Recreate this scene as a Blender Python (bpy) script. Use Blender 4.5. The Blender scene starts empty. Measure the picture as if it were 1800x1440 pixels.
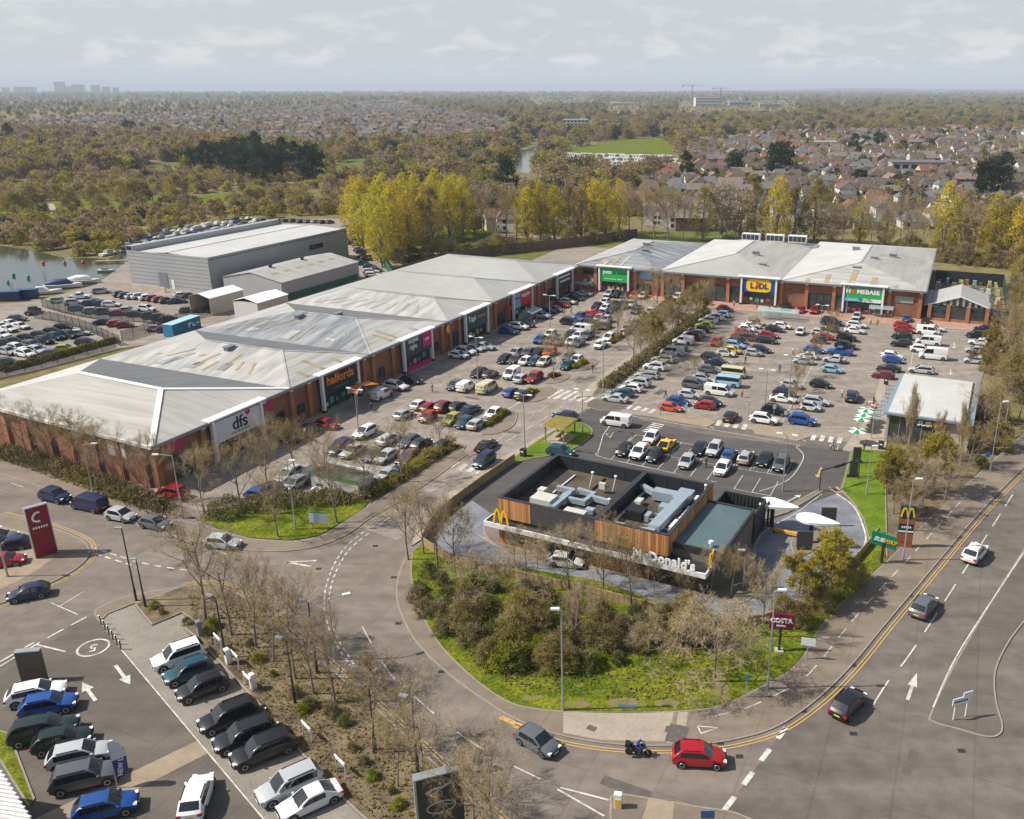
import bpy, bmesh, math, random
from mathutils import Vector, Matrix
R = math.radians
random.seed(7)
sc = bpy.context.scene
col = sc.collection
# ------------------------------------------------------------------ camera, sky, sun, exposure
CAMH = 50.0; FPX = 1542.0; CX, CY, HZ = 1050.0, 713.0, 157.0
PITCH = math.atan((CY - HZ) / FPX); CP, SP = math.cos(PITCH), math.sin(PITCH)
cd = bpy.data.cameras.new('camera'); cam = bpy.data.objects.new('camera', cd); col.objects.link(cam)
cam.location = (0, 0, CAMH); cam.rotation_euler = (R(90) - PITCH, 0, 0)
cd.sensor_width = 36.0; cd.lens = 36.0 * FPX / 1800.0
cd.shift_x = (900 - CX) / 1800.0; cd.shift_y = (CY - 720) / 1800.0
cd.clip_start = 1.0; cd.clip_end = 120000.0
sc.camera = cam
SUN_EL, SUN_AZ = R(46.5), R(183.0)          # direction to the sun, counter-clockwise from +X
sunv = Vector((math.cos(SUN_EL) * math.cos(SUN_AZ), math.cos(SUN_EL) * math.sin(SUN_AZ), math.sin(SUN_EL)))
w = bpy.data.worlds.new('World'); sc.world = w; w.use_nodes = True
nt = w.node_tree; nt.nodes.clear()
def N(t, **k):
    n = nt.nodes.new(t)
    for a, b in k.items(): setattr(n, a, b)
    return n
out = N('ShaderNodeOutputWorld'); bg = N('ShaderNodeBackground')
sky = N('ShaderNodeTexSky', sky_type='NISHITA'); sky.sun_disc = False
sky.sun_elevation = SUN_EL; sky.sun_rotation = math.atan2(sunv.x, sunv.y)
sky.altitude = 50; sky.air_density = 1.0; sky.dust_density = 2.2; sky.ozone_density = 1.0
tc = N('ShaderNodeTexCoord'); sep = N('ShaderNodeSeparateXYZ'); nt.links.new(tc.outputs['Generated'], sep.inputs[0])
# cloud layer: direction projected on a flat layer high above
mx = N('ShaderNodeMath', operation='MAXIMUM'); mx.inputs[1].default_value = 0.0; nt.links.new(sep.outputs[2], mx.inputs[0])
ad = N('ShaderNodeMath', operation='ADD'); ad.inputs[1].default_value = 0.035; nt.links.new(mx.outputs[0], ad.inputs[0])
dx = N('ShaderNodeMath', operation='DIVIDE'); dy = N('ShaderNodeMath', operation='DIVIDE')
nt.links.new(sep.outputs[0], dx.inputs[0]); nt.links.new(ad.outputs[0], dx.inputs[1])
nt.links.new(sep.outputs[1], dy.inputs[0]); nt.links.new(ad.outputs[0], dy.inputs[1])
cmb = N('ShaderNodeCombineXYZ'); nt.links.new(dx.outputs[0], cmb.inputs[0]); nt.links.new(dy.outputs[0], cmb.inputs[1])
n1 = N('ShaderNodeTexNoise'); n1.inputs['Scale'].default_value = 0.55; n1.inputs['Detail'].default_value = 7; n1.inputs['Roughness'].default_value = .62; n1.inputs['Distortion'].default_value = .4
nt.links.new(cmb.outputs[0], n1.inputs['Vector'])
r1 = N('ShaderNodeValToRGB'); r1.color_ramp.elements[0].position = .45; r1.color_ramp.elements[1].position = .85
nt.links.new(n1.outputs['Fac'], r1.inputs[0])
# low fair-weather cumulus row: noise over bearing and height
mp = N('ShaderNodeMapping'); mp.inputs['Scale'].default_value = (20, 20, 58); nt.links.new(tc.outputs['Generated'], mp.inputs[0])
n2 = N('ShaderNodeTexNoise'); n2.inputs['Scale'].default_value = 1.0; n2.inputs['Detail'].default_value = 6; n2.inputs['Roughness'].default_value = .6
nt.links.new(mp.outputs[0], n2.inputs['Vector'])
band = N('ShaderNodeValToRGB'); cr = band.color_ramp
cr.elements[0].position = .008; cr.elements[0].color = (0, 0, 0, 1); cr.elements[1].position = .11; cr.elements[1].color = (0, 0, 0, 1)
e = cr.elements.new(.03); e.color = (.9, .9, .9, 1); e = cr.elements.new(.055); e.color = (.55, .55, .55, 1)
nt.links.new(sep.outputs[2], band.inputs[0])
r2 = N('ShaderNodeValToRGB'); r2.color_ramp.elements[0].position = .50; r2.color_ramp.elements[1].position = .62
nt.links.new(n2.outputs['Fac'], r2.inputs[0])
ml = N('ShaderNodeMath', operation='MULTIPLY'); nt.links.new(r2.outputs[0], ml.inputs[0]); nt.links.new(band.outputs[0], ml.inputs[1])
k1 = N('ShaderNodeMath', operation='MULTIPLY'); k1.inputs[1].default_value = .22; nt.links.new(r1.outputs[0], k1.inputs[0])
veil = N('ShaderNodeMixRGB'); veil.inputs['Fac'].default_value = .85; veil.inputs[2].default_value = (5.9, 6.3, 6.65, 1)   # thin high haze over all the sky
nt.links.new(sky.outputs[0], veil.inputs[1])
hzr = N('ShaderNodeMapRange'); hzr.inputs[1].default_value = 0.0; hzr.inputs[2].default_value = .42; hzr.inputs[3].default_value = .92; hzr.inputs[4].default_value = .12   # haze thins out upwards
nt.links.new(mx.outputs[0], hzr.inputs[0]); nt.links.new(hzr.outputs[0], veil.inputs['Fac'])
m1 = N('ShaderNodeMixRGB'); m1.inputs[2].default_value = (6.2, 6.4, 6.6, 1); nt.links.new(k1.outputs[0], m1.inputs[0]); nt.links.new(veil.outputs[0], m1.inputs[1])
k2 = N('ShaderNodeMath', operation='MULTIPLY'); k2.inputs[1].default_value = .8; nt.links.new(ml.outputs[0], k2.inputs[0])
m2 = N('ShaderNodeMixRGB'); m2.inputs[2].default_value = (7.6, 7.5, 7.4, 1); nt.links.new(k2.outputs[0], m2.inputs[0]); nt.links.new(m1.outputs[0], m2.inputs[1])
nt.links.new(m2.outputs[0], bg.inputs[0]); bg.inputs[1].default_value = 0.098
nt.links.new(bg.outputs[0], out.inputs[0])
sl = bpy.data.lights.new('sun', 'SUN'); sl.energy = 5.0; sl.angle = R(.53); sl.color = (1.0, .94, .84)
so = bpy.data.objects.new('sun', sl); col.objects.link(so); so.rotation_euler = sunv.to_track_quat('Z', 'Y').to_euler(); so.location = (-100, 0, 120)
vs = sc.view_settings; vs.view_transform = 'Standard'; vs.look = 'None'; vs.exposure = 0.22; vs.gamma = 1.0; vs.use_curve_mapping = False
cy = sc.cycles
cy.max_bounces = 5; cy.diffuse_bounces = 2; cy.glossy_bounces = 2; cy.transmission_bounces = 4; cy.transparent_max_bounces = 6; cy.volume_bounces = 0
cy.use_denoising = True; cy.caustics_reflective = False; cy.caustics_refractive = False
try: cy.denoiser = 'OPENIMAGEDENOISE'
except Exception: pass

# ------------------------------------------------------------------ helpers: survey points, meshes, tags
def P(u, v, z=0.0):
    """surveyed plan position: where the sight line of photo point (u, v) meets the level z"""
    x = (u - CX) / FPX; y = -(v - CY) / FPX
    dx, dy, dz = x, CP + y * SP, -SP + y * CP
    t = (z - CAMH) / dz
    return Vector((t * dx, t * dy, z))
AZ = math.atan(700 / math.hypot(FPX, CY - HZ))
E1 = Vector((math.sin(AZ), math.cos(AZ), 0)); E2 = Vector((math.cos(AZ), -math.sin(AZ), 0))
A1 = math.atan2(E1.y, E1.x); A2 = math.atan2(E2.y, E2.x)

def tag(o, label=None, cat=None, group=None, kind=None):
    if label: o['label'] = label
    if cat: o['category'] = cat
    if group: o['group'] = group
    if kind: o['kind'] = kind
    return o
def empty(name, loc=(0, 0, 0), rz=0.0):
    o = bpy.data.objects.new(name, None); o.empty_display_size = .3; col.objects.link(o); o.location = loc; o.rotation_euler = (0, 0, rz); return o
def put(name, mesh, parent=None, loc=None, rz=None, color=None, scale=None):
    o = bpy.data.objects.new(name, mesh); col.objects.link(o)
    if parent is not None: o.parent = parent
    if loc is not None: o.location = loc
    if rz is not None: o.rotation_euler = (0, 0, rz)
    if scale is not None: o.scale = scale
    if color is not None: o.color = (color[0], color[1], color[2], 1)
    return o
class MB:
    def __init__(s): s.v = []; s.f = []; s.m = []
    def quad(s, a, b, c, d, m=0):
        i = len(s.v); s.v += [tuple(a), tuple(b), tuple(c), tuple(d)]; s.f.append((i, i+1, i+2, i+3)); s.m.append(m)
    def poly(s, pts, m=0):
        i = len(s.v); s.v += [tuple(p) for p in pts]; s.f.append(tuple(range(i, i+len(pts)))); s.m.append(m)
    def box(s, x0, x1, y0, y1, z0, z1, m=0, mt=None):
        i = len(s.v)
        s.v += [(x0,y0,z0),(x1,y0,z0),(x1,y1,z0),(x0,y1,z0),(x0,y0,z1),(x1,y0,z1),(x1,y1,z1),(x0,y1,z1)]
        for k, f in enumerate(((0,3,2,1),(4,5,6,7),(0,1,5,4),(1,2,6,5),(2,3,7,6),(3,0,4,7))):
            s.f.append(tuple(i+j for j in f)); s.m.append(mt if (k == 1 and mt is not None) else m)
    def bar(s, p, q, wd, ht, m=0, up=(0, 0, 1)):
        p = Vector(p); q = Vector(q); d = (q-p).normalized(); u = Vector(up)
        sd = d.cross(u)
        if sd.length < 1e-5: sd = d.cross(Vector((1, 0, 0)))
        sd.normalize(); u2 = sd.cross(d); i = len(s.v)
        for c in (p, q):
            for a, b in ((-1,-1),(1,-1),(1,1),(-1,1)): s.v.append(tuple(c + sd*(a*wd/2) + u2*(b*ht/2)))
        for f in ((0,1,2,3),(7,6,5,4),(0,4,5,1),(1,5,6,2),(2,6,7,3),(3,7,4,0)): s.f.append(tuple(i+j for j in f)); s.m.append(m)
    def tube(s, pts, rad, n=6, m=0, cap=True):
        pts = [Vector(p) for p in pts]; rings = []
        for k, p in enumerate(pts):
            d = (pts[min(k+1, len(pts)-1)] - pts[max(k-1, 0)]).normalized()
            a = d.cross(Vector((0, 0, 1)))
            if a.length < 1e-3: a = Vector((1, 0, 0))
            a.normalize(); b = d.cross(a); r = rad[k] if isinstance(rad, (list, tuple)) else rad
            rings.append(len(s.v))
            for j in range(n):
                t = 2*math.pi*j/n; s.v.append(tuple(p + a*(r*math.cos(t)) + b*(r*math.sin(t))))
        for k in range(len(pts)-1):
            for j in range(n):
                s.f.append((rings[k]+j, rings[k]+(j+1) % n, rings[k+1]+(j+1) % n, rings[k+1]+j)); s.m.append(m)
        if cap:
            s.f.append(tuple(rings[0]+j for j in reversed(range(n)))); s.m.append(m)
            s.f.append(tuple(rings[-1]+j for j in range(n))); s.m.append(m)
    def lathe(s, c, prof, n=12, m=0):
        base = len(s.v)
        for r, z in prof:
            for j in range(n):
                t = 2*math.pi*j/n; s.v.append((c[0]+r*math.cos(t), c[1]+r*math.sin(t), c[2]+z))
        for k in range(len(prof)-1):
            for j in range(n):
                s.f.append((base+k*n+j, base+k*n+(j+1) % n, base+(k+1)*n+(j+1) % n, base+(k+1)*n+j)); s.m.append(m)
        s.f.append(tuple(base+(len(prof)-1)*n+j for j in range(n))); s.m.append(m)
    def prism(s, pts, z0, z1, m=0, mt=None):
        """plan polygon (any winding) extruded from z0 to z1"""
        ar = sum(pts[i][0]*pts[(i+1) % len(pts)][1]-pts[(i+1) % len(pts)][0]*pts[i][1] for i in range(len(pts)))
        if ar < 0: pts = list(reversed(pts))
        n = len(pts); i = len(s.v)
        s.v += [(p[0], p[1], z0) for p in pts] + [(p[0], p[1], z1) for p in pts]
        s.f.append(tuple(i+n+j for j in range(n))); s.m.append(m if mt is None else mt)
        for j in range(n): s.f.append((i+j, i+(j+1) % n, i+n+(j+1) % n, i+n+j)); s.m.append(m)
    def mesh(s, name, mats, smooth=None, weld=False):
        me = bpy.data.meshes.new(name); me.from_pydata(s.v, [], s.f)
        for m in (mats if isinstance(mats, (list, tuple)) else [mats]): me.materials.append(m)
        me.polygons.foreach_set('material_index', s.m)
        if weld:
            bm = bmesh.new(); bm.from_mesh(me); bmesh.ops.remove_doubles(bm, verts=bm.verts, dist=.0005); bm.to_mesh(me); bm.free()
        if smooth is not None:
            me.polygons.foreach_set('use_smooth', [True]*len(me.polygons))
            if smooth < 180: me.set_sharp_from_angle(angle=R(smooth))
        me.update(); return me
    def build(s, name, mats, parent=None, loc=None, rz=None, smooth=None, color=None):
        return put(name, s.mesh(name, mats, smooth), parent, loc, rz, color)
def area(pts): return sum(pts[i][0]*pts[(i+1) % len(pts)][1]-pts[(i+1) % len(pts)][0]*pts[i][1] for i in range(len(pts)))/2
def px(pts, z=0.0): return [P(u, v, z) for u, v in pts]
def curve(pts, n=5, closed=False):
    """Catmull-Rom through plan points"""
    pts = [Vector(p) for p in pts]; o = []; L = len(pts)
    rng = range(L) if closed else range(L-1)
    for i in rng:
        g = (lambda k: pts[k % L]) if closed else (lambda k: pts[max(0, min(L-1, k))])
        p0, p1, p2, p3 = g(i-1), g(i), g(i+1), g(i+2)
        for k in range(n):
            t = k/n
            o.append(.5*((2*p1)+(-p0+p2)*t+(2*p0-5*p1+4*p2-p3)*t*t+(-p0+3*p1-3*p2+p3)*t**3))
    if not closed: o.append(pts[-1])
    return o
def sheet(name, pts, z, mat, label=None, cat=None, kind='structure'):
    if area(pts) < 0: pts = list(reversed(pts))
    m = MB(); m.poly([(p[0], p[1], z) for p in pts]); o = m.build(name, mat); tag(o, label, cat, kind=kind); return o
def slab(name, pts, z0, z1, mats, label=None, cat=None, kind='structure'):
    m = MB(); m.prism([(p[0], p[1]) for p in pts], z0, z1, 1 if len(mats) > 1 else 0, 0); o = m.build(name, mats); tag(o, label, cat, kind=kind)
    if len(mats) > 1 and mats[1] is M['kerb']:
        q = list(pts) if area(pts) > 0 else list(reversed(pts)); q = [Vector((p[0], p[1], 0)) for p in q]; k = MB(); ribbon(k, q+[q[0]], .14, z1+.004, None, 0, .07); k.build('kerb', M['kerb'], o)
    return o
def ribbon(m, line, width, z0, z1=None, mi=0, off=0.0):
    """a band along a plan polyline; solid when z1 is given"""
    line = [Vector((p[0], p[1], 0)) for p in line]; L, Rr = [], []
    for k, p in enumerate(line):
        d = (line[min(k+1, len(line)-1)]-line[max(k-1, 0)]); d.z = 0
        if d.length < 1e-6: continue
        d.normalize(); nrm = Vector((-d.y, d.x, 0))
        L.append(p+nrm*(off+width/2)); Rr.append(p+nrm*(off-width/2))
    for k in range(len(L)-1):
        a, b, c, d = Rr[k], Rr[k+1], L[k+1], L[k]
        if z1 is None: m.quad((a.x,a.y,z0),(b.x,b.y,z0),(c.x,c.y,z0),(d.x,d.y,z0), mi)
        else:
            i = len(m.v)
            for z in (z0, z1):
                for q in (a, b, c, d): m.v.append((q.x, q.y, z))
            for f in ((4,5,6,7),(0,1,5,4),(2,3,7,6),(1,2,6,5),(3,0,4,7)): m.f.append(tuple(i+j for j in f)); m.m.append(mi)
def length(line): return sum((Vector(line[i+1])-Vector(line[i])).length for i in range(len(line)-1))
def cut(line, s0, s1):
    o = []; acc = 0
    for i in range(len(line)-1):
        a, b = Vector(line[i]), Vector(line[i+1]); l = (b-a).length
        if l > 1e-9 and acc+l > s0 and acc < s1:
            t0 = max(0, (s0-acc)/l); t1 = min(1, (s1-acc)/l)
            if not o: o.append(a.lerp(b, t0))
            o.append(a.lerp(b, t1))
        acc += l
    return o
def dashes(m, line, width, on, off, z, mi=0):
    T = length(line); s = 0
    while s < T:
        c = cut(line, s, min(T, s+on))
        if len(c) > 1: ribbon(m, c, width, z, None, mi)
        s += on+off

# ------------------------------------------------------------------ materials (all procedural)
def newmat(name):
    m = bpy.data.materials.new(name); m.use_nodes = True; t = m.node_tree; b = t.nodes['Principled BSDF']; return m, t, b
def mat(name, c, rough=.8, metal=0.0, var=.0, scale=1.0, c2=None, bump=0.0, bscale=None, spec=.5, fine=0.0, coat=0.0, detail=5, emit=None):
    """plain surface with soft mottling between c and c2 (world metres), fine grain and relief"""
    m, t, b = newmat(name); L = t.links.new
    b.inputs['Roughness'].default_value = rough; b.inputs['Metallic'].default_value = metal
    b.inputs['Specular IOR Level'].default_value = spec; b.inputs['Coat Weight'].default_value = coat
    b.inputs['Base Color'].default_value = (*c, 1)
    geo = t.nodes.new('ShaderNodeNewGeometry')
    if var or c2:
        nz = t.nodes.new('ShaderNodeTexNoise'); nz.inputs['Scale'].default_value = scale; nz.inputs['Detail'].default_value = detail; nz.inputs['Roughness'].default_value = .65
        L(geo.outputs['Position'], nz.inputs['Vector'])
        rp = t.nodes.new('ShaderNodeValToRGB'); rp.color_ramp.elements[0].position = .36; rp.color_ramp.elements[1].position = .64
        d = c2 or tuple(min(1, x*(1+var)) for x in c); a = c if c2 else tuple(x*(1-var) for x in c)
        rp.color_ramp.elements[0].color = (*a, 1); rp.color_ramp.elements[1].color = (*d, 1)
        L(nz.outputs['Fac'], rp.inputs[0]); src = rp.outputs[0]
        if fine:
            n3 = t.nodes.new('ShaderNodeTexNoise'); n3.inputs['Scale'].default_value = scale*14; n3.inputs['Detail'].default_value = 3
            L(geo.outputs['Position'], n3.inputs['Vector'])
            mr = t.nodes.new('ShaderNodeMapRange'); mr.inputs[1].default_value = .3; mr.inputs[2].default_value = .7; mr.inputs[3].default_value = 1-fine; mr.inputs[4].default_value = 1+fine
            L(n3.outputs['Fac'], mr.inputs[0])
            mm = t.nodes.new('ShaderNodeMixRGB'); mm.blend_type = 'MULTIPLY'; mm.inputs[0].default_value = 1
            L(src, mm.inputs[1]); L(mr.outputs[0], mm.inputs[2]); src = mm.outputs[0]
        L(src, b.inputs['Base Color'])
    if bump:
        nb = t.nodes.new('ShaderNodeTexNoise'); nb.inputs['Scale'].default_value = bscale or scale*6; nb.inputs['Detail'].default_value = 4
        L(geo.outputs['Position'], nb.inputs['Vector'])
        bp = t.nodes.new('ShaderNodeBump'); bp.inputs['Strength'].default_value = bump; bp.inputs['Distance'].default_value = .05
        L(nb.outputs['Fac'], bp.inputs['Height']); L(bp.outputs[0], b.inputs['Normal'])
    if emit: b.inputs['Emission Color'].default_value = (*emit, 1); b.inputs['Emission Strength'].default_value = 1
    return m
def asphalt(name, c, warm, spread=.16, streak=None):
    m, t, b = newmat(name); L = t.links.new; b.inputs['Roughness'].default_value = .9; b.inputs['Specular IOR Level'].default_value = .25
    geo = t.nodes.new('ShaderNodeNewGeometry'); src = None
    def noise(s, d, lo, hi, sx=1, sy=1, rot=0):
        mpn = t.nodes.new('ShaderNodeMapping'); mpn.inputs['Scale'].default_value = (sx, sy, 1); mpn.inputs['Rotation'].default_value = (0, 0, rot)
        L(geo.outputs['Position'], mpn.inputs[0])
        n = t.nodes.new('ShaderNodeTexNoise'); n.inputs['Scale'].default_value = s; n.inputs['Detail'].default_value = d; n.inputs['Roughness'].default_value = .6
        L(mpn.outputs[0], n.inputs['Vector']); r = t.nodes.new('ShaderNodeMapRange'); r.inputs[1].default_value = .3; r.inputs[2].default_value = .7
        r.inputs[3].default_value = lo; r.inputs[4].default_value = hi; L(n.outputs['Fac'], r.inputs[0]); return r.outputs[0]
    mixc = t.nodes.new('ShaderNodeMixRGB'); mixc.inputs[1].default_value = (*c, 1); mixc.inputs[2].default_value = (*warm, 1); L(noise(.045, 5, 0, 1), mixc.inputs[0]); src = mixc.outputs[0]
    for o in (noise(.6, 6, 1-spread, 1+spread), noise(9, 2, .88, 1.12), noise(.35, 5, .78, 1.18, .10, 1.0, streak or 0)):
        mm = t.nodes.new('ShaderNodeMixRGB'); mm.blend_type = 'MULTIPLY'; mm.inputs[0].default_value = 1; L(src, mm.inputs[1]); L(o, mm.inputs[2]); src = mm.outputs[0]
    # repair patches: rectangular cells, a few of them darker
    vo = t.nodes.new('ShaderNodeTexBrick'); vo.inputs['Scale'].default_value = .045; vo.inputs['Mortar Size'].default_value = .004; vo.inputs['Color1'].default_value = (1, 1, 1, 1); vo.inputs['Color2'].default_value = (.91, .91, .92, 1); vo.inputs['Mortar'].default_value = (.8, .8, .8, 1); vo.inputs['Bias'].default_value = -.3
    mpb = t.nodes.new('ShaderNodeMapping'); mpb.inputs['Rotation'].default_value = (0, 0, -A1); L(geo.outputs['Position'], mpb.inputs[0]); L(mpb.outputs[0], vo.inputs['Vector'])
    mm = t.nodes.new('ShaderNodeMixRGB'); mm.blend_type = 'MULTIPLY'; mm.inputs[0].default_value = .7; L(src, mm.inputs[1]); L(vo.outputs['Color'], mm.inputs[2]); L(mm.outputs[0], b.inputs['Base Color'])
    bp = t.nodes.new('ShaderNodeBump'); bp.inputs['Strength'].default_value = .3; bp.inputs['Distance'].default_value = .02; L(noise(25, 2, 0, 1), bp.inputs['Height']); L(bp.outputs[0], b.inputs['Normal'])
    return m
def objpaint(name, rough=.3, coat=.35, metal=0.0, dirt=.0):
    """paint that takes its colour from the object"""
    m, t, b = newmat(name); oi = t.nodes.new('ShaderNodeObjectInfo'); t.links.new(oi.outputs['Color'], b.inputs['Base Color'])
    b.inputs['Roughness'].default_value = rough; b.inputs['Coat Weight'].default_value = coat; b.inputs['Coat Roughness'].default_value = .06; b.inputs['Metallic'].default_value = metal
    return m
def leafmat(name, c, d, scale=.5, rnd=.25, tr=.25):
    m, t, b = newmat(name); L = t.links.new; b.inputs['Roughness'].default_value = .75; b.inputs['Specular IOR Level'].default_value = .15
    tcn = t.nodes.new('ShaderNodeTexCoord'); nz = t.nodes.new('ShaderNodeTexNoise'); nz.inputs['Scale'].default_value = scale; nz.inputs['Detail'].default_value = 4; nz.inputs['Roughness'].default_value = .7
    L(tcn.outputs['Object'], nz.inputs['Vector'])
    rp = t.nodes.new('ShaderNodeValToRGB'); rp.color_ramp.elements[0].position = .33; rp.color_ramp.elements[1].position = .67; rp.color_ramp.elements[0].color = (*c, 1); rp.color_ramp.elements[1].color = (*d, 1)
    L(nz.outputs['Fac'], rp.inputs[0])
    oi = t.nodes.new('ShaderNodeObjectInfo'); mr = t.nodes.new('ShaderNodeMapRange'); mr.inputs[3].default_value = 1-rnd; mr.inputs[4].default_value = 1+rnd; L(oi.outputs['Random'], mr.inputs[0])
    hs = t.nodes.new('ShaderNodeHueSaturation'); L(rp.outputs[0], hs.inputs['Color']); L(mr.outputs[0], hs.inputs['Value'])
    m2r = t.nodes.new('ShaderNodeMapRange'); m2r.inputs[3].default_value = .492; m2r.inputs[4].default_value = .512
    fr = t.nodes.new('ShaderNodeMath'); fr.operation = 'FRACT'; mu = t.nodes.new('ShaderNodeMath'); mu.operation = 'MULTIPLY'; mu.inputs[1].default_value = 7.31; L(oi.outputs['Random'], mu.inputs[0]); L(mu.outputs[0], fr.inputs[0]); L(fr.outputs[0], m2r.inputs[0]); L(m2r.outputs[0], hs.inputs['Hue'])
    L(hs.outputs[0], b.inputs['Base Color'])
    if tr:
        tl = t.nodes.new('ShaderNodeBsdfTranslucent'); L(hs.outputs[0], tl.inputs[0]); ms = t.nodes.new('ShaderNodeMixShader'); ms.inputs[0].default_value = tr
        L(b.outputs[0], ms.inputs[1]); L(tl.outputs[0], ms.inputs[2]); L(ms.outputs[0], t.nodes['Material Output'].inputs[0])
    return m
def brickmat(name, c1, c2, mortar, scale=1.0):
    m, t, b = newmat(name); L = t.links.new; b.inputs['Roughness'].default_value = .9; b.inputs['Specular IOR Level'].default_value = .2
    tcn = t.nodes.new('ShaderNodeTexCoord'); sx = t.nodes.new('ShaderNodeSeparateXYZ'); L(tcn.outputs['Object'], sx.inputs[0])
    a = t.nodes.new('ShaderNodeMath'); a.operation = 'ADD'; L(sx.outputs[0], a.inputs[0]); L(sx.outputs[1], a.inputs[1])
    cb = t.nodes.new('ShaderNodeCombineXYZ'); L(a.outputs[0], cb.inputs[0]); L(sx.outputs[2], cb.inputs[1])
    bk = t.nodes.new('ShaderNodeTexBrick'); bk.inputs['Scale'].default_value = 4.4*scale; bk.inputs['Color1'].default_value = (*c1, 1); bk.inputs['Color2'].default_value = (*c2, 1); bk.inputs['Mortar'].default_value = (*mortar, 1); bk.inputs['Mortar Size'].default_value = .02
    L(cb.outputs[0], bk.inputs['Vector'])
    nz = t.nodes.new('ShaderNodeTexNoise'); nz.inputs['Scale'].default_value = .5; nz.inputs['Detail'].default_value = 5; L(tcn.outputs['Object'], nz.inputs['Vector'])
    mr = t.nodes.new('ShaderNodeMapRange'); mr.inputs[1].default_value = .3; mr.inputs[2].default_value = .7; mr.inputs[3].default_value = .82; mr.inputs[4].default_value = 1.15; L(nz.outputs['Fac'], mr.inputs[0])
    mm = t.nodes.new('ShaderNodeMixRGB'); mm.blend_type = 'MULTIPLY'; mm.inputs[0].default_value = 1; L(bk.outputs['Color'], mm.inputs[1]); L(mr.outputs[0], mm.inputs[2]); L(mm.outputs[0], b.inputs['Base Color'])
    return m
def sheetroof(name, c, c2, ax=0, pitch=1.0, rough=.45):
    """profiled roof sheet: standing ribs along one local axis, stains along the fall"""
    m, t, b = newmat(name); L = t.links.new; b.inputs['Roughness'].default_value = rough; b.inputs['Specular IOR Level'].default_value = .4
    tcn = t.nodes.new('ShaderNodeTexCoord')
    mp_ = t.nodes.new('ShaderNodeMapping'); mp_.inputs['Scale'].default_value = ((.12, 1.1, 1) if ax == 0 else (1.1, .12, 1)); L(tcn.outputs['Object'], mp_.inputs[0])
    nz = t.nodes.new('ShaderNodeTexNoise'); nz.inputs['Scale'].default_value = .55; nz.inputs['Detail'].default_value = 6; nz.inputs['Roughness'].default_value = .62; L(mp_.outputs[0], nz.inputs['Vector'])
    rp = t.nodes.new('ShaderNodeValToRGB'); rp.color_ramp.elements[0].position = .34; rp.color_ramp.elements[1].position = .66; rp.color_ramp.elements[0].color = (*c, 1); rp.color_ramp.elements[1].color = (*c2, 1); L(nz.outputs['Fac'], rp.inputs[0])
    wv = t.nodes.new('ShaderNodeTexWave'); wv.bands_direction = 'Y' if ax == 0 else 'X'; wv.inputs['Scale'].default_value = .314/pitch; L(tcn.outputs['Object'], wv.inputs['Vector'])
    r2 = t.nodes.new('ShaderNodeValToRGB'); r2.color_ramp.elements[0].position = .0; r2.color_ramp.elements[1].position = .16; r2.color_ramp.elements[0].color = (.93, .93, .93, 1); r2.color_ramp.elements[1].color = (1, 1, 1, 1); L(wv.outputs['Fac'], r2.inputs[0])
    mm = t.nodes.new('ShaderNodeMixRGB'); mm.blend_type = 'MULTIPLY'; mm.inputs[0].default_value = 1; L(rp.outputs[0], mm.inputs[1]); L(r2.outputs[0], mm.inputs[2]); L(mm.outputs[0], b.inputs['Base Color'])
    bp = t.nodes.new('ShaderNodeBump'); bp.inputs['Strength'].default_value = .2; bp.inputs['Distance'].default_value = .04; L(wv.outputs['Fac'], bp.inputs['Height']); L(bp.outputs[0], b.inputs['Normal'])
    return m
def boardmat(name, c, d, wdt=.12):
    m, t, b = newmat(name); L = t.links.new; b.inputs['Roughness'].default_value = .7
    tcn = t.nodes.new('ShaderNodeTexCoord'); sx = t.nodes.new('ShaderNodeSeparateXYZ'); L(tcn.outputs['Object'], sx.inputs[0])
    a = t.nodes.new('ShaderNodeMath'); a.operation = 'ADD'; L(sx.outputs[0], a.inputs[0]); L(sx.outputs[1], a.inputs[1])
    q = t.nodes.new('ShaderNodeMath'); q.operation = 'DIVIDE'; q.inputs[1].default_value = wdt; L(a.outputs[0], q.inputs[0])
    fl = t.nodes.new('ShaderNodeMath'); fl.operation = 'FLOOR'; L(q.outputs[0], fl.inputs[0])
    wn = t.nodes.new('ShaderNodeTexWhiteNoise'); wn.noise_dimensions = '1D'; L(fl.outputs[0], wn.inputs['W'])
    mx_ = t.nodes.new('ShaderNodeMixRGB'); mx_.inputs[1].default_value = (*c, 1); mx_.inputs[2].default_value = (*d, 1); L(wn.outputs['Value'], mx_.inputs[0])
    f2 = t.nodes.new('ShaderNodeMath'); f2.operation = 'FRACT'; L(q.outputs[0], f2.inputs[0]); g = t.nodes.new('ShaderNodeMath'); g.operation = 'GREATER_THAN'; g.inputs[1].default_value = .1; L(f2.outputs[0], g.inputs[0])
    mr = t.nodes.new('ShaderNodeMapRange'); mr.inputs[3].default_value = .35; mr.inputs[4].default_value = 1; L(g.outputs[0], mr.inputs[0])
    mm = t.nodes.new('ShaderNodeMixRGB'); mm.blend_type = 'MULTIPLY'; mm.inputs[0].default_value = 1; L(mx_.outputs[0], mm.inputs[1]); L(mr.outputs[0], mm.inputs[2]); L(mm.outputs[0], b.inputs['Base Color'])
    return m
M = {}
M['road'] = asphalt('road_asphalt', (.125, .111, .098), (.165, .144, .125), .2, .6)
M['road2'] = asphalt('worn_road_asphalt', (.175, .150, .128), (.215, .182, .153), .16, 1.2)
M['carpark'] = asphalt('car_park_asphalt', (.24, .208, .178), (.295, .255, .218), .2, -A1)
M['newtar'] = asphalt('fresh_asphalt', (.085, .078, .074), (.10, .093, .088), .10)
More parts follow.
